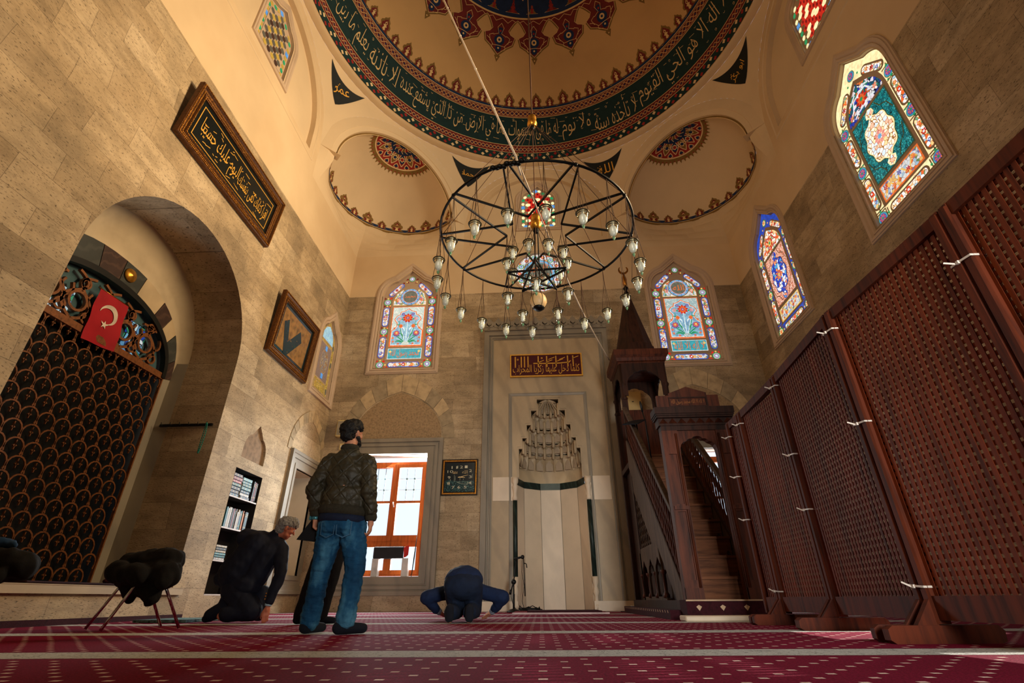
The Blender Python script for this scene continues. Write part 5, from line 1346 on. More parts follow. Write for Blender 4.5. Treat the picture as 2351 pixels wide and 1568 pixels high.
def lamp_proto(hang, spiral=False):
    """glass cup lamp; origin at the hanging point"""
    zc = -hang
    b = MB(); b.lathe([(.085,.10),(.080,.06),(.072,0),(.062,-.06),(.045,-.10),(.022,-.125),(.012,-.13)], (0,0,zc), 14); g = b.build('lamp_glass', LG, ch)
    b = MB()
    if spiral: b.lathe([(.02,.09),(.03,.07)]+[(.040 if i % 2 else .03, .06-.018*i) for i in range(8)]+[(.0,-.09)], (0,0,zc), 10)
    else: b.lathe([(.024,.13),(.026,.06),(.050,.03),(.058,-.02),(.048,-.07),(.022,-.10),(0,-.105)], (0,0,zc), 12)
    b.build('bulb', BULB, g)
    b = MB(); b.tube([(.088*cos(2*pi*i/16), .088*sin(2*pi*i/16), zc+.085) for i in range(16)], .010, 5, closed=True); b.tube([(.080*cos(2*pi*i/16), .080*sin(2*pi*i/16), zc+.055) for i in range(16)], .006, 5, closed=True); b.build('collar', COLLAR, g)
    b = MB(); b.lathe([(.012,-.125),(.022,-.14),(.020,-.155),(.008,-.165),(.013,-.175),(0,-.185)], (0,0,zc), 8); b.build('glass_knob', KNOB, g)
    b = MB()
    for k in range(3):
        a = 2*pi*k/3+.4; b.tube([(.0,.0,0),(.015*cos(a),.015*sin(a),zc*.35),(.088*cos(a),.088*sin(a),zc+.085)], .0045, 4)
    b.tube([(0,0,-.02),(.02,.01,zc*.5),(.01,-.02,zc*.75),(0,0,zc+.11)], .004, 4); b.build('hanging_cord', CORD, g)
    return g
def lamps(spots, hang, spiral=False):
    g0 = lamp_proto(hang, spiral)
    for i, (a, r, z) in enumerate(spots):
        g = g0 if i == 0 else dup(g0, ch)
        g.location = Vector(pol_(a, r, z))-world_loc(ch); g.rotation_euler = (0,0,i*1.3)
lamps([(-86+18*k, RR, ZR) for k in range(20)], 1.0)
lamps([(-105+36*k, .505, ZR) for k in range(10)], .62, True)
lamps([(a, RP, ZP) for a in PA], .50, True)
b = MB(); b.ball((CHX,CHY,4.46), .135, 16, 0, (1,1,1.1)); gb = b.build('opal_globe', M('warm_opal_globe', (226,190,136), .4, var=.06), ch)
b = MB()
for k in range(5): b.tube([(CHX+.137*cos(2*pi*k/5+.2)*cos(t), CHY+.137*sin(2*pi*k/5+.2)*cos(t), 4.46+.15*sin(t)) for t in [-1.2+.27*i for i in range(10)]], .004, 4)
b.lathe([(.09,-.115),(.095,-.13),(.05,-.165),(0,-.17)], (CHX,CHY,4.46), 12); b.build('globe_cage', BLACK_IRON, gb)
# white cable running from the dome past the hoop to the pulpit canopy
b = MB(); A = Vector((-3.42,6.72,18.1)); B_ = Vector((-.17,5.02,5.90)); C_ = Vector((1.74,10.3,5.12)); pts = [A+(B_-A)*i/20+Vector((0,0,0)) for i in range(20)]
b.tube(pts+[B_], .017, 6); b.tube([B_, B_+Vector((.02,.02,-.12)), B_+Vector((.06,.12,-.22))], .016, 6)
pts = [B_+(C_-B_)*i/20+Vector((0,0,-.28*sin(pi*i/20))) for i in range(21)]; b.tube(pts, .013, 6)
for k in range(1,9): b.ball(A+(B_-A)*k/9, .026, 6)
tag(b.build('white_cable', WIRE_W), 'long white cable slanting from the dome past the chandelier hoop to the pulpit canopy', 'cable')
# ================================================================ deep arched doorway in the left wall
DK = 1.23
b = MB(); b.wall(NICHE, -.96, 0, FL, 0)
def ring_pts(n, hw, vs, va, c=6.415, k=2.3):
    return [(c+hw*abs(cos(t))**(2/k)*(1 if cos(t) >= 0 else -1), vs+(va-vs)*sin(t)**(2/k)) for t in [pi*i/n for i in range(n+1)]]
n = 28
A = [FL(6.415+1.815*cos(pi*i/n), 4.30+1.815*sin(pi*i/n), -.96) for i in range(n+1)]
BO = ring_pts(n, 1.79, 3.95, 5.42); BI = ring_pts(n, 1.60, 3.90, 5.00, k=2.2)
mid = [tuple(Vector(a)*.35+Vector(FL(p[0],p[1],-1.20))*.65+Vector((-.05,0,.0)) for a, p in zip([a], [p]))[0] if False else tuple(Vector(a)*.4+Vector(FL(p[0],p[1],-1.21))*.6+Vector((-.06,0,.05))) for a, p in zip(A, BO)]
b.loft([A, mid, [FL(p[0],p[1],-1.20) for p in BO]], 1, closed=False, smooth=True)
b.add([FL(8.23,.42,-.96),FL(8.23,4.3,-.96),FL(8.20,4.3,-1.21),FL(8.20,.42,-1.21)], [(0,1,2,3)], 2); b.add([FL(4.6,.42,-.96),FL(4.6,4.3,-.96),FL(4.63,4.3,-1.21),FL(4.63,.42,-1.21)], [(0,1,2,3)], 2)
b.add([FL(4.5,.42,.0),FL(8.4,.42,.0),FL(8.4,.42,-1.5),FL(4.5,.42,-1.5)], [(0,1,2,3)], 2)
b.build('doorway_reveal', [WALL_B, M('grey_plaster_vault', (186,168,138), .75, var=.1, scale=2), MARBLE2], wl_)
b = MB(); b.slab(rect(4.40,.33,8.42,.42), (), .0, .05, FL, 0); b.slab(rect(4.40,.42,8.42,.43), (), -.3, .055, FL, 0); b.build('marble_sill', MARBLE, wl_)
dr = thing('grille_door', 'tall bronze fish scale grille with tracery lunette filling the deep arch in the left wall', 'grille', (XL-DK, 6.415, .42))
b = MB()
for k in range(12):
    i0, i1 = int(n*k/12+.5), int(n*(k+1)/12+.5); q = [BI[i] for i in range(i0, i1+1)] + [BO[i] for i in range(i1, i0-1, -1)]
    b.slab(offs(q, -.006), (), -1.24, -1.19, FL, (0,1,2,0,2,1)[k % 6])
b.build('coloured_voussoirs', [PORPH, PORPH2, MARBLE], dr)
CU = M('bronze_wood', (124,76,42), .42, .2, var=.3, scale=18, bump=.3, bscale=60)
RI = ring_pts(n, 1.52, 3.9, 4.90, k=2.2)
b = MB(); b.loft([[FL(*p,-1.19) for p in BI], [FL(*p,-1.15) for p in BI], [FL(*p,-1.15) for p in RI], [FL(*p,-1.25) for p in RI]], 0, closed=False); b.build('black_arch', M('black_arch_paint', (24,24,22), .4), dr)
b = MB()
for s_ in (-1,1):
    u = 6.415+s_*1.60; b.slab(rect(min(u,u+s_*.20),.42,max(u,u+s_*.20),3.98), (), -1.25, -1.20, FL, 0)
    u2 = 6.415+s_*1.585; b.slab(rect(u2-.012,.42,u2+.012,3.95), (), -1.22, -1.175, FL, 1)
b.build('door_surround', [MARBLE2, CU], dr)
b = MB(); b.slab(rect(4.86,3.88,7.97,3.99), (), -1.25, -1.17, FL, 0); b.slab(rect(4.86,.42,7.97,.50), (), -1.25, -1.18, FL, 0); b.build('transom', CU, dr)
# tracery
b = MB()
def stroke(pts, wd=.045):
    for q in ribbon(pts, wd): b.slab(q, (), -1.24, -1.19, FL, 0)
for x in (-.95,-.48,0,.48,.95):
    h = 3.99+.86*sqrt(max(0,1-(x/1.52)**2))
    for s_ in (-1,1):
        stroke(bez((6.415+x,4.0),(6.415+x+s_*.45,4.2),(6.415+x+s_*.08,4.45),8)); stroke(bez((6.415+x+s_*.08,4.45),(6.415+x-s_*.22,4.66),(6.415+x+s_*.16,h-.04),8),.04)
        stroke(bez((6.415+x+s_*.22,4.28),(6.415+x+s_*.40,4.32),(6.415+x+s_*.30,4.52),6),.035)
    if h > 4.5: b.slab(circ(6.415+x,4.30,.17,18), [circ(6.415+x,4.30,.13,18)], -1.24, -1.185, FL, 0); b.slab(circ(6.415+x+.02,4.62,.09,14), [circ(6.415+x+.02,4.62,.06,14)], -1.24, -1.19, FL, 0)
    b.slab(circ(6.415+x+.24,4.12,.10,14), [circ(6.415+x+.24,4.12,.065,14)], -1.24, -1.19, FL, 0)
b.build('lunette_tracery', CU, dr)
b = MB(); b.flat([FLp for FLp in RI], (), -1.31, FL, 0)
for (u0,v0,u1,v1) in ((7.0,3.99,7.45,4.6),(4.9,3.99,5.9,4.2),(5.75,3.99,5.95,4.45)): b.flat(rect(u0,v0,u1,v1), (), -1.305, FL, 1)
b.build('lunette_glass', [M('dusty_blue_glass', (66,92,96), .25, spec=.5, var=.2), GLM('lunette_mosaic', [(120,190,220),(40,80,170),(230,240,240),(40,150,110),(90,150,190),(200,230,235)], (60,60,60), 9, .8, .05)], dr)
# fish-scale grille
b = MB(); dx_, dz_ = .262, .216; r = 0; z = .50
while z < 3.84:
    for k in range(-7, 8):
        u = 6.415+dx_*(k+(.5 if r % 2 else 0))
        if abs(u-6.415) > 1.57: continue
        R0 = .140; m = 10
        an = [radians(-30+240*i/m) for i in range(m+1)]; o_ = [(u+R0*cos(a), z+.045+R0*1.05*sin(a)) for a in an]; i_ = [(u+(R0-.021)*cos(a), z+.045+(R0-.021)*1.05*sin(a)) for a in an]
        cl = lambda P: [(min(max(p[0],4.845),7.985), p[1]) for p in P]
        o_, i_ = cl(o_), cl(i_)
        b.loft([[FL(*p,-1.21) for p in o_], [FL(*p,-1.195) for p in o_], [FL(*p,-1.195) for p in i_], [FL(*p,-1.21) for p in i_]], 0, closed=False)
        for q in ([(u-.005,z+.02),(u+.005,z+.02),(u+.007,z+.15),(u-.007,z+.15)], [(u-.032,z+.075),(u,z+.055),(u+.032,z+.075),(u+.009,z+.088),(u,z+.13),(u-.009,z+.088)]): b.slab(q, (), -1.215, -1.19, FL, 0, back=False)
    z += dz_; r += 1
b.build('fish_scale_grille', CU, dr)
b = MB(); b.flat(rect(4.3,.2,8.6,5.9), (), -1.36, FL, 0); b.build('dark_backing', BLACKP, dr)
b = MB(); b.lathe([(0,.055),(.03,.05),(.05,.035),(.115,.02),(.125,.0)], FL(6.56,5.21,-1.18), 20, rot=Matrix.Rotation(pi/2,3,'Y')); tag(b.build('gilt_boss', GOLD), 'round gilt boss on the coloured stones above the grille door', 'ornament')
# flag
RED = M('flag_red', (160,18,30), .75, var=.12, scale=3, bump=.1, bscale=60)
t = thing('turkish_flag', 'red flag with white crescent and star hanging on the tracery above the grille', 'flag', FL(6.45,3.8,-1.15))
def FF(u, v, w):   # soft folds
    return FL(u, v, w+.022*sin((u-6.1)*9+v*5)*(4.7-v)+.01*sin(v*14))
b = MB(); TL, TR, BR, BL = (6.15,4.66),(6.73,4.68),(6.80,3.86),(6.17,3.78); G = 14; rows = []
for j in range(G+1):
    f = j/G; rows.append([FF(TL[0]*(1-e)*(1-f)+TR[0]*e*(1-f)+BL[0]*(1-e)*f+BR[0]*e*f, TL[1]*(1-e)*(1-f)+TR[1]*e*(1-f)+BL[1]*(1-e)*f+BR[1]*e*f, -1.15) for e in [i/G for i in range(G+1)]])
b.loft(rows, 0, closed=False, smooth=True); b.build('flag_cloth', RED, t)
b = MB(); c = (6.46,4.35); cr = []
W_ = lambda P, F=FF: P
oc = [(c[0]+.165*cos(a), c[1]+.165*sin(a)) for a in [radians(-95+300*i/22-22) for i in range(23)]]; ic = [(c[0]-.028+.132*cos(a), c[1]-.034+.132*sin(a)) for a in [radians(-112+285*i/22-6) for i in range(23)]]
b.loft([[FF(*p,-1.138) for p in oc], [FF(*p,-1.138) for p in ic]], 0, closed=False)
sc_ = (6.445,4.165); st = [(sc_[0]+(.07 if i % 2 == 0 else .027)*cos(radians(90+36*i)), sc_[1]+(.07 if i % 2 == 0 else .027)*sin(radians(90+36*i))) for i in range(10)]
b2 = MB(); b2.flat(st, (), -1.136, FF, 0); b.build('crescent', M('flag_white', (216,200,180), .75), t); b2.build('star', M('flag_white', (216,200,180), .75), t)
b = MB(); b.tube([FL(6.12,4.67,-1.15),FL(6.76,4.69,-1.15)], .008, 6); b.build('hanging_rod', BRASS, t)
# coat rail and prayer beads on the jamb
t = thing('coat_rail', 'dark rail with small hooks on the shaded stone jamb right of the grille', 'rail', (-6.3,8.2,3.06))
b = MB(); b.bbox((-6.32,8.205,3.06),(.98,.03,.045)); b.build('rail', BLK, t)
for k in range(6): b = MB(); x = -6.75+.17*k; b.tube([(x,8.19,3.07),(x,8.15,3.05),(x,8.14,3.10)], .008, 5); b.build('hook', BLK, t)
b = MB(); pts = [(-5.90+.035*sin(t_)*(.55+.45*cos(t_/2)), 8.14, 2.80+.27*cos(t_)) for t_ in [2*pi*i/40 for i in range(40)]]
for p in pts: b.ball(p, .013, 6)
b.tube(pts, .006, 5, closed=True); tag(b.build('prayer_beads', M('turquoise_beads', (40,130,116), .35)), 'string of turquoise prayer beads hanging from the end of the coat rail', 'prayer beads')
# ---------------------------------------------------------------- framed pictures
FRM = M('antique_gilt_frame', (92,56,26), .4, .5, var=.35, scale=30, bump=.4, bscale=50); BEAD = M('gilt_beading', (176,120,48), .32, .8, var=.7, scale=46, bump=1, bscale=70)
def picture(nm, label, y0, y1, z0, z1, tilt, fw):
    def F(u, v, w): k = (v-z0)/(z1-z0); return FL(u, v, w+.035+tilt*k)
    t = thing(nm, label, 'picture', F((y0+y1)/2, z0, 0)); R_ = rect(y0,z0,y1,z1)
    b = MB(); b.mould(offs(R_,-fw), [(0,.0),(0,.035),(fw*.25,.05),(fw*.3,.035),(fw*.62,.045),(fw*.7,.075),(fw*.95,.07),(fw,.05),(fw,-.02)], F, 0); b.slab(offs(R_,-.02), (), -.02, -.005, F, 0); b.build('frame', FRM, t)
    for d, k in ((fw*.45,.04),(fw*.12,.045),(fw*.84,.077)):
        b = MB(); rr_ = offs(R_, -fw+d); L_ = [Vector(F(*p, k)) for p in rr_]
        for a, e in zip(L_, L_[1:]+L_[:1]):
            m = int((e-a).length/.03)
            for i in range(m): b.bbox(a+(e-a)*(i+.5)/m, (.02,.02,.02), 0, rot=Matrix.Rotation(.6,3,'X'))
        b.build('beading', BEAD, t)
    return t, F, R_
t, F, R_ = picture('calligraphy_picture', 'long gilt framed black calligraphy picture high on the left wall above the arch', 5.06, 8.04, 6.94, 8.14, .12, .19)
b = MB(); b.flat(offs(R_,-.18), (), .005, F, 0); b.build('black_ground', M('black_ground', (12,20,20), .25, spec=.5), t)
b = MB(); i_ = offs(R_,-.285); b.slab(offs(i_,.012), [offs(i_,-.002)], .005, .01, F, 0, back=False); b.build('gold_line', GOLDP, t)
b = MB(); put_text(b, 'اقرأ كتابك كفى بنفسك', (6.62,7.30,7.68,7.72), .012, F, 0); put_text(b, 'اليوم عليك حسيبا', (5.44,7.28,6.60,7.74), .012, F, 0)
rr = random.Random(8)
for k in range(30):
    y, z = rr.uniform(5.45,7.65), rr.uniform(7.5,7.82) if k % 3 else rr.uniform(7.24,7.34)
    for q in ribbon([(y,z),(y+rr.uniform(.03,.16),z+rr.uniform(-.03,.05))], .013): b.flat(q, (), .011, F, 0)
b.build('gold_lettering', GOLDP, t)
t, F, R_ = picture('gold_picture', 'diamond looking gilt framed picture with dark wedge on gold ground beside the small window', 8.93, 10.82, 4.95, 6.46, .10, .19)
b = MB(); b.flat(offs(R_,-.18), (), .003, F, 0); b.build('dark_border', M('dark_teal_glass', (10,34,38), .15, spec=.6), t)
b = MB(); b.flat(offs(R_,-.28), (), .006, F, 0); b.build('gold_ground', M('dull_gold_ground', (150,110,56), .3, .3, var=.35, scale=8), t)
b = MB(); b.flat([(9.30,5.86),(9.48,5.99),(9.66,5.52),(10.06,5.98),(10.22,5.76),(9.74,5.20),(9.58,5.20)], (), .009, F, 0); b.build('dark_wedge', M('dark_teal_velvet', (8,34,36), .3, spec=.5, var=.3), t)
b = MB()
for k in range(70):
    y, z = rr.uniform(9.25,10.5), rr.uniform(5.25,6.15); a = rr.uniform(0,6.3); b.flat([(y-.02*cos(a),z-.02*sin(a)),(y+.006*sin(a),z-.006*cos(a)),(y+.03*cos(a),z+.03*sin(a))], (), .011, F, k % 4)
tag(b.build('glitter', [GOLDP, M('glint_green', (60,140,80), .3), M('glint_blue', (60,110,160), .3), M('glint_red', (190,80,50), .3)], t), kind='stuff')
# ---------------------------------------------------------------- book niche
t = thing('bookcase', 'dark book niche with white edged shelves built into the left wall', 'bookcase', (XL, 9.55, .33))
DKB = M('dark_niche_lining', (34,30,30), .7)
b = MB(); b.wall(SHELF, -.36, .002, FL, 0); b.flat(SHELF, (), -.36, FL, 0); b.build('lining', DKB, t)
SH = [.33,.87,1.42,1.975]
for z in SH:
    b = MB(); b.slab(rect(9.065,z-.004,10.035,z+.018), (), -.36, -.02, FL, 0); b.slab(rect(9.065,z-.004,10.035,z+.020), (), -.02, -.004, FL, 1); b.build('shelf', [DKB, M('pale_shelf_edge', (206,196,190), .5)], t)
rr = random.Random(5)
BC = [(150,40,44),(40,110,120),(24,70,100),(180,170,150),(60,44,50),(30,90,84),(190,190,190),(120,30,40),(44,60,90),(200,120,70),(90,150,160),(36,36,44)]
BM = [M('book_cover_%s' % nm, c, .5, var=.12) for nm, c in zip(('red','teal','navy','tan','plum','green','grey','crimson','blue','orange','aqua','black'), BC)]
PG = M('book_pages', (214,200,176), .8); BG = M('book_gilding', (150,120,70), .4, .3)
CN = ['red','teal','navy','tan','plum','green','grey','crimson','slate blue','orange','aqua','black']
def book(c, size, ax, ci, label, group, gild=True):
    """spine faces the room (+x); ax: 'u' upright or 'f' lying flat"""
    o = thing('book', label, 'book', (c[0]-size[0]/2, c[1], c[2]-size[2]/2), group)
    b = MB(); x0, x1 = c[0]-size[0], c[0]; hy, hz = size[1]/2, size[2]/2
    if ax == 'u':
        b.box((x0,c[1]-hy,c[2]-hz),(x1,c[1]-hy+.004,c[2]+hz)); b.box((x0,c[1]+hy-.004,c[2]-hz),(x1,c[1]+hy,c[2]+hz)); b.box((x1-.006,c[1]-hy,c[2]-hz),(x1,c[1]+hy,c[2]+hz))
    else:
        b.box((x0,c[1]-hy,c[2]-hz),(x1,c[1]+hy,c[2]-hz+.005)); b.box((x0,c[1]-hy,c[2]+hz-.005),(x1,c[1]+hy,c[2]+hz)); b.box((x1-.006,c[1]-hy,c[2]-hz),(x1,c[1]+hy,c[2]+hz))
    b.build('cover', BM[ci], o)
    b = MB(); b.box((x0+.005,c[1]-hy+.005,c[2]-hz+.006),(x1-.006,c[1]+hy-.005,c[2]+hz-.006)); b.build('page_block', PG, o)
    if gild:
        b = MB()
        if ax == 'u':
            for f in (-.6,.55,.72): b.box((x1,c[1]-hy*.7,c[2]+hz*f-.003),(x1+.0015,c[1]+hy*.7,c[2]+hz*f+.003))
        else:
            for f in (-.7,-.1,.6): b.box((x1,c[1]+hy*f-.006,c[2]-hz*.5),(x1+.0015,c[1]+hy*f+.006,c[2]+hz*.5))
        b.build('spine_gilding', BG, o)
ORD = ['lowest','second from below','third from below','fourth from below','fifth from below','sixth from below','seventh from below','eighth from below']
# top shelf: two lying stacks and upright books at the end
for s_, (y0, w_, seq) in enumerate(((9.26,.32,[2,4,11,5,0,7,4]),(9.62,.33,[8,6,2,1,5,1,10]))):
    z = 1.996
    for i, ci in enumerate(seq):
        h = .052+.012*rr.random(); book((XL-.03-.02*rr.random(), y0+.012*rr.uniform(-1,1), z+h/2), (.24, w_-.02*rr.random(), h), 'f', ci, '%s book, %s in the %s stack on the top shelf' % (CN[ci], ORD[i], ('left','right')[s_]), 'books on the top shelf'); z += h+.001
for i, ci in enumerate((11,7,11)): book((XL-.03, 9.87+.052*i, 1.996+.20), (.24,.045,.39-.02*i), 'u', ci, '%s upright book, %s of three at the right end of the top shelf' % (CN[ci], ('first','middle','last')[i]), 'books on the top shelf')
y = 9.10; i = 0
ON = ['first','second','third','fourth','fifth','sixth','seventh','eighth','ninth','tenth','eleventh','twelfth','thirteenth','fourteenth','fifteenth','sixteenth','seventeenth','eighteenth','nineteenth','twentieth']
for ci in (10,1,6,3,6,11,7,5,4,6,3,8,10,9,9,11,1,11):
    w_ = .034+.018*rr.random(); h = .30+.06*rr.random()
    book((XL-.03-.02*rr.random(), y+w_/2, 1.442+h/2), (.22, w_, h), 'u', ci, '%s upright book on the middle shelf, %s from the left' % (CN[ci], ON[i]), 'books on the middle shelf', rr.random() < .6); y += w_+.002; i += 1
z = 1.442+.37
z = .892
for i, ci in enumerate((6,1,10,3,11,3)):
    h = .034+.012*rr.random(); book((XL-.03, 9.28, z+h/2), (.22, .33-.02*rr.random(), h), 'f', ci, '%s flat book on the low shelf, %s in the pile' % (CN[ci], ORD[i]), 'books on the low shelf'); z += h+.001
# ================================================================ people
def blob(name, prims, vox, mat, parent, sm=6, disp=None):
    """one continuous surface grown round tapered limbs and ellipsoids"""
    b = MB()
    for p in prims:
        if p[0] == 'c':
            a, r0, c, r1 = Vector(p[1]), p[2], Vector(p[3]), p[4]; d = (c-a); L = max(d.length, 1e-4); d.normalize()
            pts = []; rs = []
            for i in range(5): t = pi/2*(1-i/4); pts.append(a-d*r0*sin(t)); rs.append(max(.0008, r0*cos(t)))
            for i in range(5): t = pi/2*i/4; pts.append(c+d*r1*sin(t)); rs.append(max(.0008, r1*cos(t)))
            b.tube(pts, rs, 12)
        else:
            rot = Matrix.Rotation(p[3][0],3,p[3][1]) if len(p) > 3 else None
            b.ball(p[1], 1.0, 20, 0, p[2], rot)
    me = bpy.data.meshes.new('t'); me.from_pydata(b.v, [], b.f); me.update()
    o = bpy.data.objects.new('t', me); COL.objects.link(o)
    md = o.modifiers.new('r', 'REMESH'); md.mode = 'VOXEL'; md.voxel_size = vox
    ms = o.modifiers.new('s', 'SMOOTH'); ms.factor = .5; ms.iterations = sm
    dg = bpy.context.evaluated_depsgraph_get(); e = o.evaluated_get(dg); m2 = bpy.data.meshes.new_from_object(e)
    bpy.data.objects.remove(o)
    m2.name = name; m2.materials.clear(); m2.materials.append(mat)
    if disp:
        nn = [v.normal.copy() for v in m2.vertices]
        for v, n_ in zip(m2.vertices, nn): v.co += n_*disp(v.co)
    off = world_loc(parent)
    for v in m2.vertices: v.co -= off
    m2.polygons.foreach_set('use_smooth', [True]*len(m2.polygons)); m2.update()
    o = bpy.data.objects.new(name, m2); COL.objects.link(o); o.parent = parent; return o
def folds(k=14., amp=.006, st=(1,1,.5)):
    return lambda p: amp*(noise.noise(Vector((p.x*k*st[0], p.y*k*st[1], p.z*k*st[2])))+.5*noise.noise(Vector((p.x*k*2.3, p.y*k*2.3, p.z*k*1.4))))
def hand(wrist, fwd, side, palm, curl=.5, L=.175):
    """palm, four fingers, thumb; fwd towards the fingertips, palm = inward normal, side = towards the thumb"""
    w, f, s, n = Vector(wrist), Vector(fwd).normalized(), Vector(side).normalized(), Vector(palm).normalized(); k = L/.185
    P = [('c', w, .026*k, w+f*.03*k, .03*k)]
    for i, o_ in enumerate((.030,.011,-.010,-.029)): P.append(('c', w+f*.02*k+s*o_*.7*k, .017*k, w+f*.092*k+s*o_*k, .0125*k))
    for i, (o_, l) in enumerate(((.031,.068),(.011,.078),(-.010,.072),(-.030,.056))):
        p = w+f*.092*k+s*o_*k; d = f.copy()
        for j, sl in enumerate((.45,.32,.25)):
            ang = curl*(j+.6)*(.9+.12*i); d = f*cos(ang)+n*sin(ang); q = p+d*l*sl*k; P.append(('c', p, (.0095-.001*j)*k, q, (.0085-.001*j)*k)); p = q
    p = w+f*.03*k+s*.028*k
    for j, (sl, a) in enumerate(((.042,.75),(.034,.35),(.026,.15))):
        d = (f*cos(a)+s*sin(a)+n*.45).normalized(); q = p+d*sl*k; P.append(('c', p, (.0135-.002*j)*k, q, (.0115-.002*j)*k)); p = q
    return P
def head(c, fwd, up=(0,0,1), k=1.0):
    c, f, u = Vector(c), Vector(fwd).normalized(), Vector(up); s = f.cross(u).normalized(); u = s.cross(f).normalized()
    at = lambda a, b_, d: c+s*a*k+f*b_*k+u*d*k
    P = [('c', at(0,-.025,.03), .083*k, at(0,.015,.035), .078*k), ('c', at(0,.02,-.02), .066*k, at(0,.04,-.075), .042*k), ('c', at(-.03,.035,-.06), .034*k, at(.03,.035,-.06), .034*k),
         ('c', at(0,.09,.012), .010*k, at(0,.108,-.022), .014*k), ('c', at(-.03,.082,.03), .014*k, at(.03,.082,.03), .014*k), ('c', at(-.018,.082,-.052), .010*k, at(.018,.082,-.052), .010*k)]
    for e in (-1,1):
        P.append(('c', at(e*.078,-.012,.018), .014*k, at(e*.077,-.008,-.022), .010*k)); P.append(('c', at(e*.04,.065,-.01), .022*k, at(e*.045,.05,-.02), .02*k))
    return P, at
def hair_disp(a): return lambda p: a*noise.noise(p*42)+a*.7*noise.noise(p*90)
def eyes(at, t, k=1.0):
    for e in (-1,1):
        b = MB(); b.ball(at(e*.031,.079,.012), .012*k, 10); b.ball(at(e*.031,.0885,.012), .005*k, 8, 1); b.build('eye', [M('eye_white', (220,214,206), .3), M('dark_iris', (40,26,18), .2)], t)

# quilted olive bomber jacket
QJ, nt, o_ = nt_new('quilted_olive_nylon'); vec = objco(nt); sp = N(nt, 'ShaderNodeSeparateXYZ'); LK(nt, vec, sp.inputs[0])
def tri_(e): return mth(nt, 'ABSOLUTE', mth(nt, 'SUBTRACT', mth(nt, 'FRACT', e), .5))
a_ = mth(nt, 'ADD', mth(nt, 'MULTIPLY', sp.outputs['X'], 7.), mth(nt, 'MULTIPLY', sp.outputs['Z'], 6.)); c_ = mth(nt, 'SUBTRACT', mth(nt, 'MULTIPLY', sp.outputs['X'], 7.), mth(nt, 'MULTIPLY', sp.outputs['Z'], 6.))
g_ = mth(nt, 'MINIMUM', mth(nt, 'MINIMUM', tri_(a_), .09), mth(nt, 'MINIMUM', tri_(c_), .09))
hh = mth(nt, 'ADD', mth(nt, 'MULTIPLY', g_, 10.), mth(nt, 'MULTIPLY', noi(nt, vec, 26, 3), .8))
PR(nt, o_, ramp(nt, noi(nt, vec, 9, 3), [(.3, rgb(38,36,24)), (.7, rgb(58,52,36))]), .55, 0, .35, hh, .55, .012)
DEN, nt, o_ = nt_new('blue_denim'); vec = objco(nt); f_n = noi(nt, objco(nt, (1,1,.45)), 7, 4); fine = noi(nt, vec, 160, 2)
PR(nt, o_, ramp(nt, f_n, [(.3, rgb(14,46,74)), (.5, rgb(26,74,108)), (.72, rgb(74,130,158))]), .85, 0, .15, mth(nt, 'ADD', mth(nt, 'MULTIPLY', noi(nt, objco(nt, (1,1,2.5)), 12, 3), 2.2), mth(nt, 'MULTIPLY', fine, .3)), .5, .012)
RIB = M('olive_knit', (46,42,30), .9, var=.2, scale=60, bump=.5, bscale=160); SOCK = M('dark_navy_sock', (16,20,30), .95, var=.2)

t = thing('person', 'standing person seen from behind in olive quilted jacket, blue jeans and dark socks', 'person', (-1.73,4.48,0))
HP, at = head((-1.755,4.47,1.645), (.42,.9,.03))
wl, wr = Vector((-1.975,4.47,.905)), Vector((-1.475,4.47,.865))
body = HP + [('c',(-1.75,4.44,1.44),.055,(-1.755,4.455,1.57),.056), ('c',(-1.90,4.45,1.40),.06,(-1.58,4.45,1.39),.06), ('c',(-1.74,4.46,1.28),.13,(-1.735,4.46,1.02),.125), ('c',(-1.82,4.47,.90),.11,(-1.64,4.47,.90),.11),
  ('c',(-1.93,4.44,1.39),.05,(-2.01,4.40,1.13),.042), ('c',(-2.01,4.40,1.13),.04,wl,.026), ('c',(-1.55,4.44,1.38),.05,(-1.50,4.39,1.11),.042), ('c',(-1.50,4.39,1.11),.04,wr,.026),
  ('c',(-1.81,4.47,.86),.085,(-1.88,4.53,.48),.06), ('c',(-1.88,4.53,.48),.058,(-1.925,4.60,.09),.042), ('c',(-1.63,4.47,.86),.085,(-1.555,4.50,.48),.06), ('c',(-1.555,4.50,.48),.058,(-1.575,4.46,.09),.042),
  ('c',(-1.945,4.58,.045),.042,(-1.885,4.76,.035),.03), ('c',(-1.61,4.44,.045),.042,(-1.47,4.55,.035),.03)]
body += hand(wl, (.04,.10,-1), (.1,1,.1), (1,.0,-.1), .95) + hand(wr, (-.02,.12,-1), (-.1,1,.1), (-1,.0,-.1), .75)
blob('body', body, .0085, SKIN, t, 3); eyes(at, t)
blob('hair', [('c', at(0,-.045,.045), .094, at(0,.012,.075), .088), ('c', at(0,-.06,-.015), .072, at(0,-.05,.03), .085), ('c', at(-.05,.0,.06), .05, at(.05,.0,.06), .05), ('c', at(0,.04,.10), .05, at(0,.06,.085), .04)], .009, HAIRB, t, 2, hair_disp(.010))
blob('beard', [('c', at(-.062,.01,-.03), .02, at(-.03,.06,-.088), .028), ('c', at(.062,.01,-.03), .02, at(.03,.06,-.088), .028), ('c', at(-.03,.06,-.088), .026, at(.03,.06,-.088), .026)], .008, HAIRB, t, 2, hair_disp(.006))
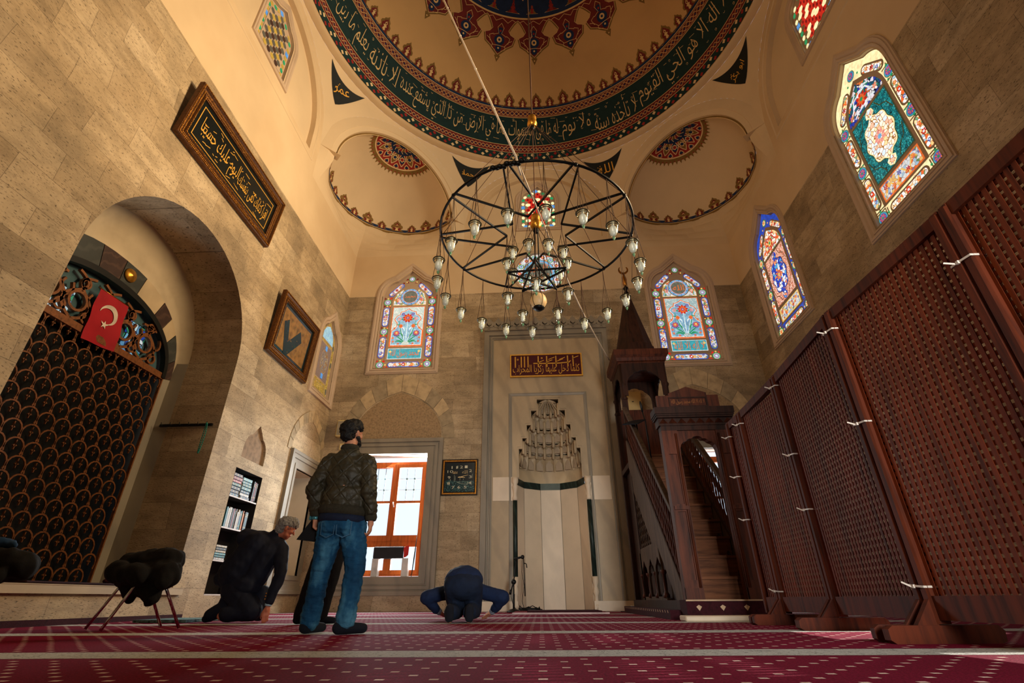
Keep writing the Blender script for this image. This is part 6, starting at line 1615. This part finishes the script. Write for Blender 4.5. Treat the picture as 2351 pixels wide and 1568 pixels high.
jk = [('e',(-1.745,4.455,1.25),(.205,.14,.21)), ('e',(-1.735,4.46,1.06),(.218,.15,.15)), ('c',(-1.90,4.45,1.385),.082,(-1.59,4.45,1.375),.082), ('c',(-1.79,4.44,1.44),.07,(-1.71,4.44,1.44),.07), ('c',(-1.745,4.44,1.42),.085,(-1.75,4.45,1.50),.066),
  ('c',(-1.925,4.44,1.36),.082,(-2.01,4.40,1.13),.070), ('c',(-2.01,4.40,1.13),.068,(-1.985,4.455,.97),.056), ('c',(-1.555,4.44,1.35),.082,(-1.50,4.39,1.11),.070), ('c',(-1.50,4.39,1.11),.068,(-1.48,4.455,.93),.056), ('e',(-1.735,4.46,.985),(.205,.145,.06))]
jo = blob('quilted_jacket', jk, .012, QJ, t, 5, folds(17, .011, (1,1,2.2)))
def ell_ring(nm, c, rx, ry, z0, z1, mat, par, bulge=.012, n=40, tilt=0.0):
    b = MB(); c = Vector(c)
    def L_(k, z): return [(c.x+rx*k*cos(2*pi*i/n), c.y+ry*k*sin(2*pi*i/n), z+tilt*cos(2*pi*i/n)) for i in range(n)]
    b.loft([L_(.9,z0), L_(1,z0+.004), L_(1+bulge/rx,(z0+z1)/2), L_(1,z1-.004), L_(.9,z1)], 0, smooth=True); return b.build(nm, mat, par)
ell_ring('jacket_hem', (-1.735,4.46,0), .207, .15, .905, .985, RIB, jo, tilt=-.012)
for c, r in (((-1.98,4.465,0),.046),((-1.477,4.465,0),.046)): ell_ring('jacket_cuff', c, r, r, .90 if c[0] < -1.7 else .86, .965 if c[0] < -1.7 else .925, RIB, jo, .008, 20)
ell_ring('jacket_collar', (-1.752,4.45,0), .078, .076, 1.475, 1.535, RIB, jo, .008, 24)
ell_ring('jumper_hem', (-1.735,4.465,0), .203, .147, .845, .915, NAVYC, t, .006, tilt=-.01)
b = MB(); b.lathe([(.034,.0),(.037,.004),(.037,.026),(.034,.03)], (-1.978,4.468,.875), 18); b.bbox((-2.012,4.45,.89),(.016,.036,.036),0,bev=.004); b.build('wristwatch', M('teal_watch', (70,130,140), .3, .3), t)
jn = [('e',(-1.73,4.47,.835),(.205,.15,.10)), ('c',(-1.82,4.48,.83),.125,(-1.875,4.53,.50),.088), ('c',(-1.875,4.53,.50),.086,(-1.915,4.585,.24),.078), ('c',(-1.915,4.585,.24),.078,(-1.93,4.60,.10),.082),
  ('c',(-1.64,4.48,.83),.125,(-1.57,4.50,.50),.088), ('c',(-1.57,4.50,.50),.086,(-1.578,4.48,.24),.078), ('c',(-1.578,4.48,.24),.078,(-1.58,4.465,.11),.082), ('c',(-1.80,4.42,.82),.09,(-1.79,4.42,.86),.08), ('c',(-1.66,4.42,.82),.09,(-1.67,4.42,.86),.08)]
jn = [p for p in jn]
jo = blob('jeans', jn, .012, DEN, t, 4, folds(15, .009, (1,1,2.6)))
for x in (-1.80,-1.66):
    b = MB(); P = [(x-.062,.84),(x+.062,.84),(x+.058,.74),(x,.715),(x-.058,.74)]
    for q in ribbon(P+P[:1], .007): b.slab(q, (), .0, .006, lambda u,v,w: (u, 4.335+.25*(u+1.73)**2*4-w-.06*max(0,.80-v)*-1, v), 0)
    b.build('back_pocket', M('denim_stitch', (60,100,130), .8), jo)
for q in ([('c',(-1.95,4.57,.05),.05,(-1.885,4.77,.04),.036)], [('c',(-1.62,4.435,.05),.05,(-1.46,4.555,.042),.038),('c',(-1.6,4.45,.06),.048,(-1.59,4.46,.10),.045)]): blob('sock', q, .009, SOCK, t, 4)
b = MB(); b.add([(-2.14,4.52,.72),(-1.97,4.52,.70),(-1.95,4.53,.90),(-2.02,4.53,.91),(-2.14,4.54,.72),(-1.97,4.54,.70),(-1.95,4.55,.90),(-2.02,4.55,.91)], [(0,1,2,3),(7,6,5,4),(0,1,5,4),(1,2,6,5),(2,3,7,6),(3,0,4,7)]); tag(b.build('folded_cloth', BLKC), 'black folded cloth held in the left hand of the standing person', 'cloth')

# person in dark clothes almost hidden behind
t = thing('person', 'person in dark trousers standing farther off, mostly hidden behind the one in jeans', 'person', (-2.52,6.3,0))
HP, at = head((-2.50,6.36,1.63), (.8,.6,0))
c0 = [('c',(-2.5,6.3,1.42),.055,(-2.5,6.33,1.55),.055), ('c',(-2.66,6.3,1.36),.07,(-2.36,6.3,1.36),.07), ('c',(-2.51,6.3,1.25),.13,(-2.52,6.3,.95),.125), ('c',(-2.68,6.3,1.34),.05,(-2.76,6.28,1.08),.042), ('c',(-2.76,6.28,1.08),.04,(-2.66,6.4,.92),.028), ('c',(-2.34,6.3,1.34),.05,(-2.27,6.3,1.08),.042), ('c',(-2.27,6.3,1.08),.04,(-2.38,6.42,.95),.028)]
lg = [('c',(-2.60,6.3,.86),.085,(-2.70,6.3,.47),.06), ('c',(-2.70,6.3,.47),.058,(-2.77,6.3,.09),.042), ('c',(-2.44,6.3,.86),.085,(-2.46,6.28,.47),.06), ('c',(-2.46,6.28,.47),.058,(-2.53,6.3,.09),.042), ('c',(-2.79,6.28,.045),.042,(-2.72,6.4,.035),.03), ('c',(-2.55,6.28,.045),.042,(-2.40,6.34,.035),.03)]
blob('body', HP+c0+lg+hand((-2.66,6.4,.92),(1,.3,-.2),(0,0,1),(0,1,0),.4)+hand((-2.38,6.42,.95),(-1,.2,-.1),(0,0,1),(0,1,0),.4), .011, SKIN, t, 3)
blob('hair', [('c', at(0,-.045,.045), .094, at(0,.012,.075), .086), ('c', at(0,-.06,-.015), .07, at(0,-.05,.03), .085)], .011, HAIRB, t, 2, hair_disp(.008))
blob('dark_jacket', [('e',(-2.51,6.3,1.2),(.20,.14,.22)), ('c',(-2.66,6.3,1.36),.085,(-2.36,6.3,1.36),.085), ('e',(-2.52,6.3,.95),(.19,.14,.13)), ('c',(-2.68,6.3,1.33),.075,(-2.76,6.28,1.08),.065), ('c',(-2.76,6.28,1.08),.062,(-2.68,6.38,.94),.05), ('c',(-2.34,6.3,1.33),.075,(-2.27,6.3,1.08),.065), ('c',(-2.27,6.3,1.08),.062,(-2.37,6.4,.95),.05)], .014, BLKC, t, 5, folds())
blob('dark_trousers', [('e',(-2.52,6.3,.84),(.18,.14,.11)), ('c',(-2.60,6.3,.82),.11,(-2.70,6.3,.47),.085), ('c',(-2.70,6.3,.47),.083,(-2.77,6.3,.09),.075), ('c',(-2.44,6.3,.82),.11,(-2.46,6.28,.47),.085), ('c',(-2.46,6.28,.47),.083,(-2.53,6.3,.09),.075)], .013, BLKC, t, 5, folds())
for q in ([('c',(-2.79,6.28,.05),.048,(-2.72,6.41,.04),.036)], [('c',(-2.56,6.28,.05),.048,(-2.39,6.345,.04),.036)]): blob('sock', q, .011, SOCK, t, 4)

# kneeling person with grey hair, one hand on the carpet
SUIT = M('dark_navy_suit', (13,19,36), .8, var=.2, scale=8, bump=.15, bscale=160)
t = thing('person', 'grey haired person in dark suit kneeling with one hand on the carpet by the books', 'person', (-3.85,6.9,0))
HP, at = head((-3.455,6.96,1.115), (.80,.42,-.40), (.35,.1,.93), 1.12)
wr = Vector((-3.425,6.80,.175))
body = HP + [('c',(-3.66,6.94,.98),.065,(-3.50,6.95,1.06),.062), ('c',(-3.93,6.92,.98),.075,(-3.47,6.94,.86),.075), ('c',(-3.97,6.93,.55),.16,(-3.75,6.93,.88),.15), ('c',(-3.44,6.92,.84),.06,(-3.365,6.84,.52),.048), ('c',(-3.365,6.84,.52),.046,wr,.030),
  ('c',(-3.98,7.0,.94),.06,(-4.05,7.12,.62),.048), ('c',(-4.05,7.12,.62),.046,(-3.86,7.12,.42),.03), ('c',(-3.92,6.9,.38),.12,(-3.62,6.80,.13),.075), ('c',(-3.62,6.80,.13),.07,(-3.95,6.72,.08),.05), ('c',(-4.0,7.0,.36),.11,(-4.02,6.92,.12),.07), ('c',(-4.02,6.92,.12),.06,(-4.20,6.86,.06),.045)]
body += hand(wr, (-.02,-.10,-1), (-.85,-.4,-.1), (.2,1,0), .22, .20) + hand((-3.86,7.12,.42), (1,.1,-.3), (0,.2,1), (0,-.3,-1), .4, .19)
blob('body', body, .0105, M('ruddy_skin', (196,120,92), .5, var=.1, scale=20), t, 3); eyes(at, t, 1.1)
blob('hair', [('c', at(0,-.045,.04), .094*1.12, at(0,.02,.07), .084*1.12), ('c', at(0,-.06,-.03), .07*1.12, at(0,-.05,.03), .085*1.12), ('c', at(0,.05,.09), .045, at(0,.07,.075), .035)], .010, HAIRG, t, 2, hair_disp(.012))
so = blob('suit_jacket', [('c',(-3.99,6.93,.58),.235,(-3.78,6.93,.90),.20), ('c',(-3.98,6.93,1.0),.125,(-3.50,6.94,.89),.105), ('c',(-3.62,6.94,1.0),.095,(-3.58,6.95,1.04),.085), ('c',(-4.16,6.9,.50),.10,(-3.78,6.88,.42),.17), ('c',(-4.2,6.9,.47),.05,(-4.12,6.92,.56),.14), ('c',(-3.62,6.92,.80),.17,(-3.72,6.90,.50),.15),
   ('c',(-3.445,6.92,.84),.095,(-3.365,6.84,.54),.078), ('c',(-3.365,6.84,.54),.078,(-3.415,6.805,.24),.056), ('c',(-4.0,6.98,.95),.10,(-4.08,7.12,.62),.08), ('c',(-4.08,7.12,.62),.078,(-3.9,7.12,.44),.06)], .014, SUIT, t, 6, folds(9, .012, (1,1,1)))
b = MB()
for k in range(3): b.ball((-3.462+.002*k,6.762,.262+.032*k), .010, 8)
b.build('cuff_button', M('gold_button', (200,140,70), .3, .8), so)
b = MB(); b.lathe([(.040,-.012),(.043,.0),(.041,.035)], (0,0,0), 16, rot=None); b.v = [Vector((-3.424,6.803,.198))+Matrix.Rotation(.12,3,'Y') @ v for v in b.v]; b.build('shirt_cuff', M('pale_blue_shirt', (160,190,206), .7), t)
blob('suit_trousers', [('e',(-3.93,6.93,.38),(.21,.2,.17)), ('c',(-3.9,6.88,.34),.16,(-3.62,6.80,.14),.125), ('c',(-3.62,6.82,.13),.115,(-3.90,6.74,.10),.09), ('c',(-3.64,7.0,.3),.13,(-3.62,7.0,.12),.11), ('c',(-4.0,6.98,.32),.14,(-4.04,6.92,.16),.10), ('c',(-4.04,6.92,.16),.10,(-4.18,6.86,.085),.075)], .014, SUIT, t, 5, folds(10, .008, (1,1,1)))
blob('sock', [('c',(-4.17,6.87,.07),.062,(-4.21,6.84,.05),.048)], .011, SOCK, t, 3)

# person in prostration
t = thing('person', 'person in navy blue clothes bowed in prostration on the carpet before the niche', 'person', (-.95,6.8,0))
HP, at = head((-1.0,7.52,.14), (0,.35,-.94), (0,.94,.35))
hl, hr = Vector((-1.36,7.34,.10)), Vector((-.64,7.34,.10))
body = HP + [('c',(-1.0,7.34,.26),.06,(-1.0,7.46,.18),.058), ('c',(-1.2,7.26,.34),.07,(-.80,7.26,.34),.07), ('c',(-.96,6.80,.44),.14,(-.99,7.22,.36),.14), ('c',(-1.22,7.24,.34),.055,(-1.50,7.16,.27),.045), ('c',(-1.50,7.16,.27),.043,hl,.03), ('c',(-.78,7.24,.34),.055,(-.49,7.16,.27),.045), ('c',(-.49,7.16,.27),.043,hr,.03),
  ('c',(-1.05,6.72,.42),.10,(-1.06,6.98,.10),.07), ('c',(-1.06,6.98,.10),.065,(-1.06,6.50,.08),.045), ('c',(-.86,6.72,.42),.10,(-.85,6.98,.10),.07), ('c',(-.85,6.98,.10),.065,(-.84,6.52,.08),.045), ('c',(-1.06,6.44,.13),.04,(-1.06,6.44,.03),.03), ('c',(-.84,6.46,.13),.04,(-.84,6.46,.03),.03)]
body += hand(hl, (.75,.35,-.42), (.5,-.6,.2), (.2,0,-1), .12, .19) + hand(hr, (-.75,.35,-.42), (-.5,-.6,.2), (-.2,0,-1), .12, .19)
blob('body', body, .0105, SKIN, t, 3)
blob('hair', [('c', at(0,-.045,.04), .094, at(0,.01,.07), .085), ('c', at(0,-.06,-.02), .07, at(0,-.05,.03), .085)], .011, HAIRB, t, 2, hair_disp(.008))
blob('blue_shirt', [('c',(-.955,6.78,.44),.20,(-.985,7.2,.36),.19), ('c',(-1.2,7.26,.34),.10,(-.80,7.26,.34),.10), ('c',(-1.20,7.24,.34),.095,(-1.50,7.17,.27),.085), ('c',(-1.50,7.17,.27),.083,(-1.39,7.30,.135),.058), ('c',(-.80,7.24,.34),.095,(-.49,7.17,.27),.085), ('c',(-.49,7.17,.27),.083,(-.61,7.30,.135),.058), ('e',(-.955,6.76,.46),(.245,.19,.165))], .013, BLUEC, t, 6, folds(12, .007, (1,1,1)))
for h_ in (hl, hr):
    s_ = 1 if h_.x < -1 else -1; blob('patterned_cuff', [('c', h_+Vector((-.018*s_,-.02,.022)), .046, h_+Vector((.006*s_,.0,.004)), .044)], .010, M('grey_patterned_cuff', (120,128,140), .8, var=.6, scale=80), t, 3)
DKJ = M('dark_navy_trousers', (12,26,48), .85, var=.2, scale=10, bump=.3, bscale=120)
blob('navy_trousers', [('e',(-.955,6.70,.40),(.225,.17,.17)), ('c',(-1.06,6.70,.40),.14,(-1.06,6.94,.14),.11), ('c',(-1.06,6.94,.13),.105,(-1.06,6.52,.11),.085), ('c',(-.85,6.70,.40),.14,(-.85,6.94,.14),.11), ('c',(-.85,6.94,.13),.105,(-.84,6.54,.11),.085)], .012, DKJ, t, 5, folds(13, .007, (1,1,1)))
for x, y in ((-1.065,6.44),(-.835,6.46)): blob('sock', [('c',(x,y,.15),.05,(x,y-.01,.06),.052), ('c',(x,y+.02,.05),.05,(x,y+.03,.04),.04)], .010, SOCK, t, 3)
# ================================================================ chairs under coats, microphone, rugs
def chair(loc, rz, label, legs=True):
    t = thing('chair', label, 'chair', loc); R_ = Matrix.Rotation(rz,3,'Z'); O = Vector(loc)
    g = lambda x, y, z: tuple(O + R_ @ Vector((x,y,z)))
    for x in (-.22,.22):
        b = MB(); b.tube([g(x*1.12,-.30,.012),g(x,-.12,.42),g(x*.95,-.02,.46)], .014, 8); b.build('leg', CHROME, t)
        b = MB(); b.tube([g(x*1.12,.34,.012),g(x,.10,.42),g(x*.95,.16,.5),g(x*.95,.18,.62)], .014, 8); b.build('leg', CHROME, t)
    b = MB(); b.bbox(g(0,0,.46),(.44,.42,.05),0,rot=R_,bev=.02); b.build('seat', BLKC, t)
    b = MB(); b.bbox(g(0,.175,.58),(.42,.03,.12),0,rot=R_,bev=.012); b.build('backrest', BLKC, t); return t
chair((-3.98,5.28,0), -.64, 'chrome legged chair hidden under a black coat at the left wall')
def coat(label, prims, vox, d, nm='coat', mat=BLKC):
    t = thing(nm, label, nm, prims[0][1]); blob('cloth', prims, vox, mat, t, 6, d)
coat('black coat draped over the chrome legged chair by the left wall', [('c',(-4.16,5.12,.50),.11,(-3.88,5.04,.47),.10), ('c',(-4.20,5.32,.58),.125,(-3.74,5.26,.61),.12), ('c',(-4.22,5.4,.50),.12,(-3.9,5.5,.52),.12), ('c',(-4.18,5.28,.46),.11,(-3.72,5.18,.48),.14), ('c',(-3.92,5.2,.45),.14,(-3.74,5.12,.28),.085), ('c',(-4.08,5.2,.44),.10,(-3.98,5.15,.28),.05), ('c',(-3.68,5.14,.50),.10,(-3.64,5.08,.40),.06), ('c',(-4.0,5.28,.64),.09,(-3.84,5.26,.66),.07)], .013, folds(8, .022, (1,1,.7)))
chair((-4.86,4.12,0), 1.9, 'chair at the left edge of the photo covered by dark clothes')
coat('black garment draped over the chair at the left edge of the photo', [('c',(-5.0,4.15,.50),.15,(-4.22,4.16,.50),.115), ('c',(-4.9,3.95,.42),.1,(-4.5,3.95,.44),.1), ('c',(-4.8,4.1,.56),.08,(-4.3,4.12,.57),.07), ('c',(-4.6,4.0,.44),.09,(-4.26,4.04,.42),.06)], .013, folds(8, .018), 'garment')
coat('blue cloth bundled on top of the black garment at the left edge', [('c',(-4.75,4.16,.685),.055,(-4.42,4.18,.67),.045), ('c',(-4.6,4.13,.70),.05,(-4.36,4.16,.66),.03)], .011, folds(14, .016), 'cloth', M('blue_cloth', (22,52,84), .9, var=.2))
t = thing('cushion', 'dark red patterned cushion lying on the marble sill beside the draped chair', 'cushion', (-5.9,7.2,.43))
blob('cover', [('e',(-5.88,7.35,.49),(.13,.32,.07)), ('e',(-5.86,7.55,.53),(.10,.2,.07))], .014, M('dark_red_cushion', (70,22,24), .9, var=.6, scale=26), t, 4, folds(10,.01))
b = MB(); b.bbox((-5.85,6.5,.445),(.30,1.5,.028),0,bev=.01); tag(b.build('sill_runner', M('black_red_runner', (44,14,18), .95, var=.3)), 'dark narrow runner laid along the marble sill under the grille', 'runner')
# microphone stand by the niche
t = thing('microphone_stand', 'black boom microphone stand on the carpet left of the marble niche', 'microphone stand', (-.59,11.6,0))
b = MB(); b.lathe([(.15,.0),(.15,.02),(.09,.05),(.03,.07)], (-.57,11.6,0), 18); b.build('base', BLK, t)
b = MB(); b.tube([(-.57,11.6,.05),(-.57,11.6,.58)], .016, 8); b.tube([(-.57,11.6,.05),(-.57,11.6,.34)], .022, 8); b.build('pole', BLK, t)
b = MB(); b.ball((-.57,11.6,.57), .055, 10); b.build('clutch', BLK, t)
b = MB(); b.tube([(-.64,11.55,.36),(-.57,11.58,.57),(-.50,11.6,1.02)], .013, 7); b.tube([(-.645,11.55,.33),(-.63,11.555,.42)], .024, 8); b.build('boom', BLK, t)
b = MB(); b.tube([(-.56,11.6,1.02),(-.40,11.6,1.05)], .022, 8); b.ball((-.375,11.6,1.055), .045, 10); b.build('microphone', BLK, t)
b = MB(); b.tube([(-.50,11.62,1.0),(-.54,11.63,.8),(-.60,11.63,.5),(-.63,11.63,.3),(-.58,11.64,.12),(-.5,11.66,.03),(-.3,11.7,.02)], .007, 5); b.build('cable', BLK, t)
t = thing('lapel_microphone', 'thin black rod with clip microphone leaning inside the marble niche', 'microphone', (-.36,12.3,0))
b = MB(); b.tube([(-.355,12.42,.30),(-.375,12.45,1.10)], .012, 6); b.build('rod', BLK, t); b = MB(); b.tube([(-.36,12.40,.98),(-.31,12.38,.96),(-.30,12.38,.88)], .012, 6); b.build('clip', BLK, t)
b = MB(); b.tube([(-.40,12.42,1.06),(-.42,12.40,.8),(-.37,12.36,.5),(-.42,12.3,.2),(-.36,12.2,.03)], .006, 5); b.build('wire', BLK, t)
b = MB(); rr = random.Random(3); pts = []
for i in range(60): a = i*.55; r = .12+.09*rr.random(); pts.append((-.22+r*1.3*cos(a), 11.95+r*sin(a), .02+.05*rr.random()+.05*(i % 7 == 0)))
b.tube(pts, .010, 5); tag(b.build('cable_coil', BLK), 'heap of coiled black cable on the carpet at the foot of the niche', 'cable')
t = thing('prayer_rug', 'small red prayer rug with pale border lying in front of the marble niche', 'rug', (.35,10.9,0))
b = MB(); b.bbox((.35,10.9,.014),(1.75,1.6,.024)); b.build('pile', M('red_rug', (120,20,40), .95, var=.25, scale=40), t); b = MB(); b.bbox((.35,10.11,.015),(1.75,.04,.026)); b.build('pale_fringe', M('pale_fringe', (206,180,180), .95), t)
b = MB(); b.bbox((.42,10.6,.042),(1.35,1.0,.024)); tag(b.build('dark_rug', M('dark_red_carpet', (52,12,22), .95)), 'dark folded rug lying on the red prayer rug before the niche', 'rug')
# stray carpet edge turned up against the left wall
b = MB(); b.slab([(4.4,0),(8.6,0),(8.6,.06),(4.4,.07)], (), .004, .03, FL, 0); tag(b.build('baseboard_left', bpy.data.materials['dark_red_carpet']), kind='structure')
t = thing('patterned_rug', 'teal and white patterned rug edge by the left wall behind the kneeling person', 'rug', (-4.75,7.05,0))
b = MB(); b.bbox((-4.85,7.35,.02),(.7,.9,.03)); b.build('pile', M('teal_pattern_rug', (96,128,128), .95, var=.7, scale=24), t)
# ================================================================ camera, light
cam = bpy.data.cameras.new('camera'); co = bpy.data.objects.new('camera', cam); COL.objects.link(co)
PIT, YAW, ROL, FPX, CH = 0.48534255, -0.04957709, -0.00582698, 1121.26164, 0.24575775
def cam_axes():
    cy, sy, cp, sp = cos(YAW), sin(YAW), cos(PIT), sin(PIT)
    f = Vector((sy*cp, cy*cp, sp)); r = Vector((cy,-sy,0)); u = r.cross(f)
    return r*cos(ROL)+u*sin(ROL), u*cos(ROL)-r*sin(ROL), f
r_, u_, f_ = cam_axes()
co.matrix_world = Matrix(((r_.x,u_.x,-f_.x,0),(r_.y,u_.y,-f_.y,0),(r_.z,u_.z,-f_.z,CH),(0,0,0,1)))
cam.sensor_width = 36; cam.sensor_fit = 'HORIZONTAL'; cam.lens = FPX/IMG_W*36; cam.clip_start = .02
SC.camera = co
w = bpy.data.worlds.new('daylight'); SC.world = w; w.use_nodes = True
w.node_tree.nodes['Background'].inputs[0].default_value = rgb(226,238,255); w.node_tree.nodes['Background'].inputs[1].default_value = 1.6
def area(name, loc, target, sx, sy, power, col, spread=180):
    l = bpy.data.lights.new(name, 'AREA'); l.shape = 'RECTANGLE'; l.size = sx; l.size_y = sy; l.energy = power; l.color = col; l.spread = radians(spread)
    o = bpy.data.objects.new(name, l); COL.objects.link(o); o.location = loc
    o.rotation_euler = (Vector(target)-Vector(loc)).to_track_quat('-Z', 'Y').to_euler(); return o
WARM = (1.0,.80,.55); DAY = (1.0,.93,.84); COOL = (.80,.92,1.0)
# daylight: beams of the right-hand windows, plus added fill lamps behind the camera
area('right_window_daylight', (6.15,7.1,8.0), (-5.7,5.4,7.2), 1.2, 3.2, 520, (1.0,.73,.43), 92)
area('right_upper_window_daylight', (6.1,6.62,12.3), (-5.7,8.2,11.5), 1.2, 1.8, 230, (1.0,.80,.54), 96)
area('rear_fill_high', (-1.0,-2.2,6.6), (1.0,12.6,11.0), 3.0, 3.0, 110, (1.0,.84,.64), 85)
area('rear_fill_low', (2.05,-2.3,1.5), (-.2,12.6,2.0), 1.2, 2.4, 100, (1.0,.96,.9), 60)
area('qibla_window_daylight', (-3.73,YB+.75,2.2), (-2.4,7.5,0), 1.9, 3.1, 900, (.92,.97,1.0))
area('qibla_window_daylight', (4.31,YB+.75,2.2), (3.5,6,0), 1.9, 3.1, 120, (.92,.97,1.0))
for y_, p_ in ((5.0,4200),(3.2,3600)):     # added spot lamps, assumed low sun slipping under the screens; no window there
    sp_ = bpy.data.lights.new('assumed_low_sun_spot', 'SPOT'); sp_.energy = p_; sp_.color = (1,.9,.78); sp_.spot_size = radians(13); sp_.spot_blend = .3; sp_.shadow_soft_size = .02
    so_ = bpy.data.objects.new('assumed_low_sun_spot', sp_); COL.objects.link(so_); so_.location = (6.1,y_,.95); so_.rotation_euler = (Vector((2.25,y_-.65,0))-Vector(so_.location)).to_track_quat('-Z','Y').to_euler()
vs = SC.view_settings; vs.view_transform = 'Standard'; vs.look = 'None'; vs.gamma = 1; vs.exposure = -0.25
try: vs.use_curve_mapping = False
except Exception: pass
cy = SC.cycles
cy.max_bounces = 6; cy.diffuse_bounces = 4; cy.glossy_bounces = 3; cy.transmission_bounces = 4; cy.transparent_max_bounces = 8
cy.caustics_reflective = False; cy.caustics_refractive = False; cy.sample_clamp_indirect = 4.0; cy.use_denoising = True
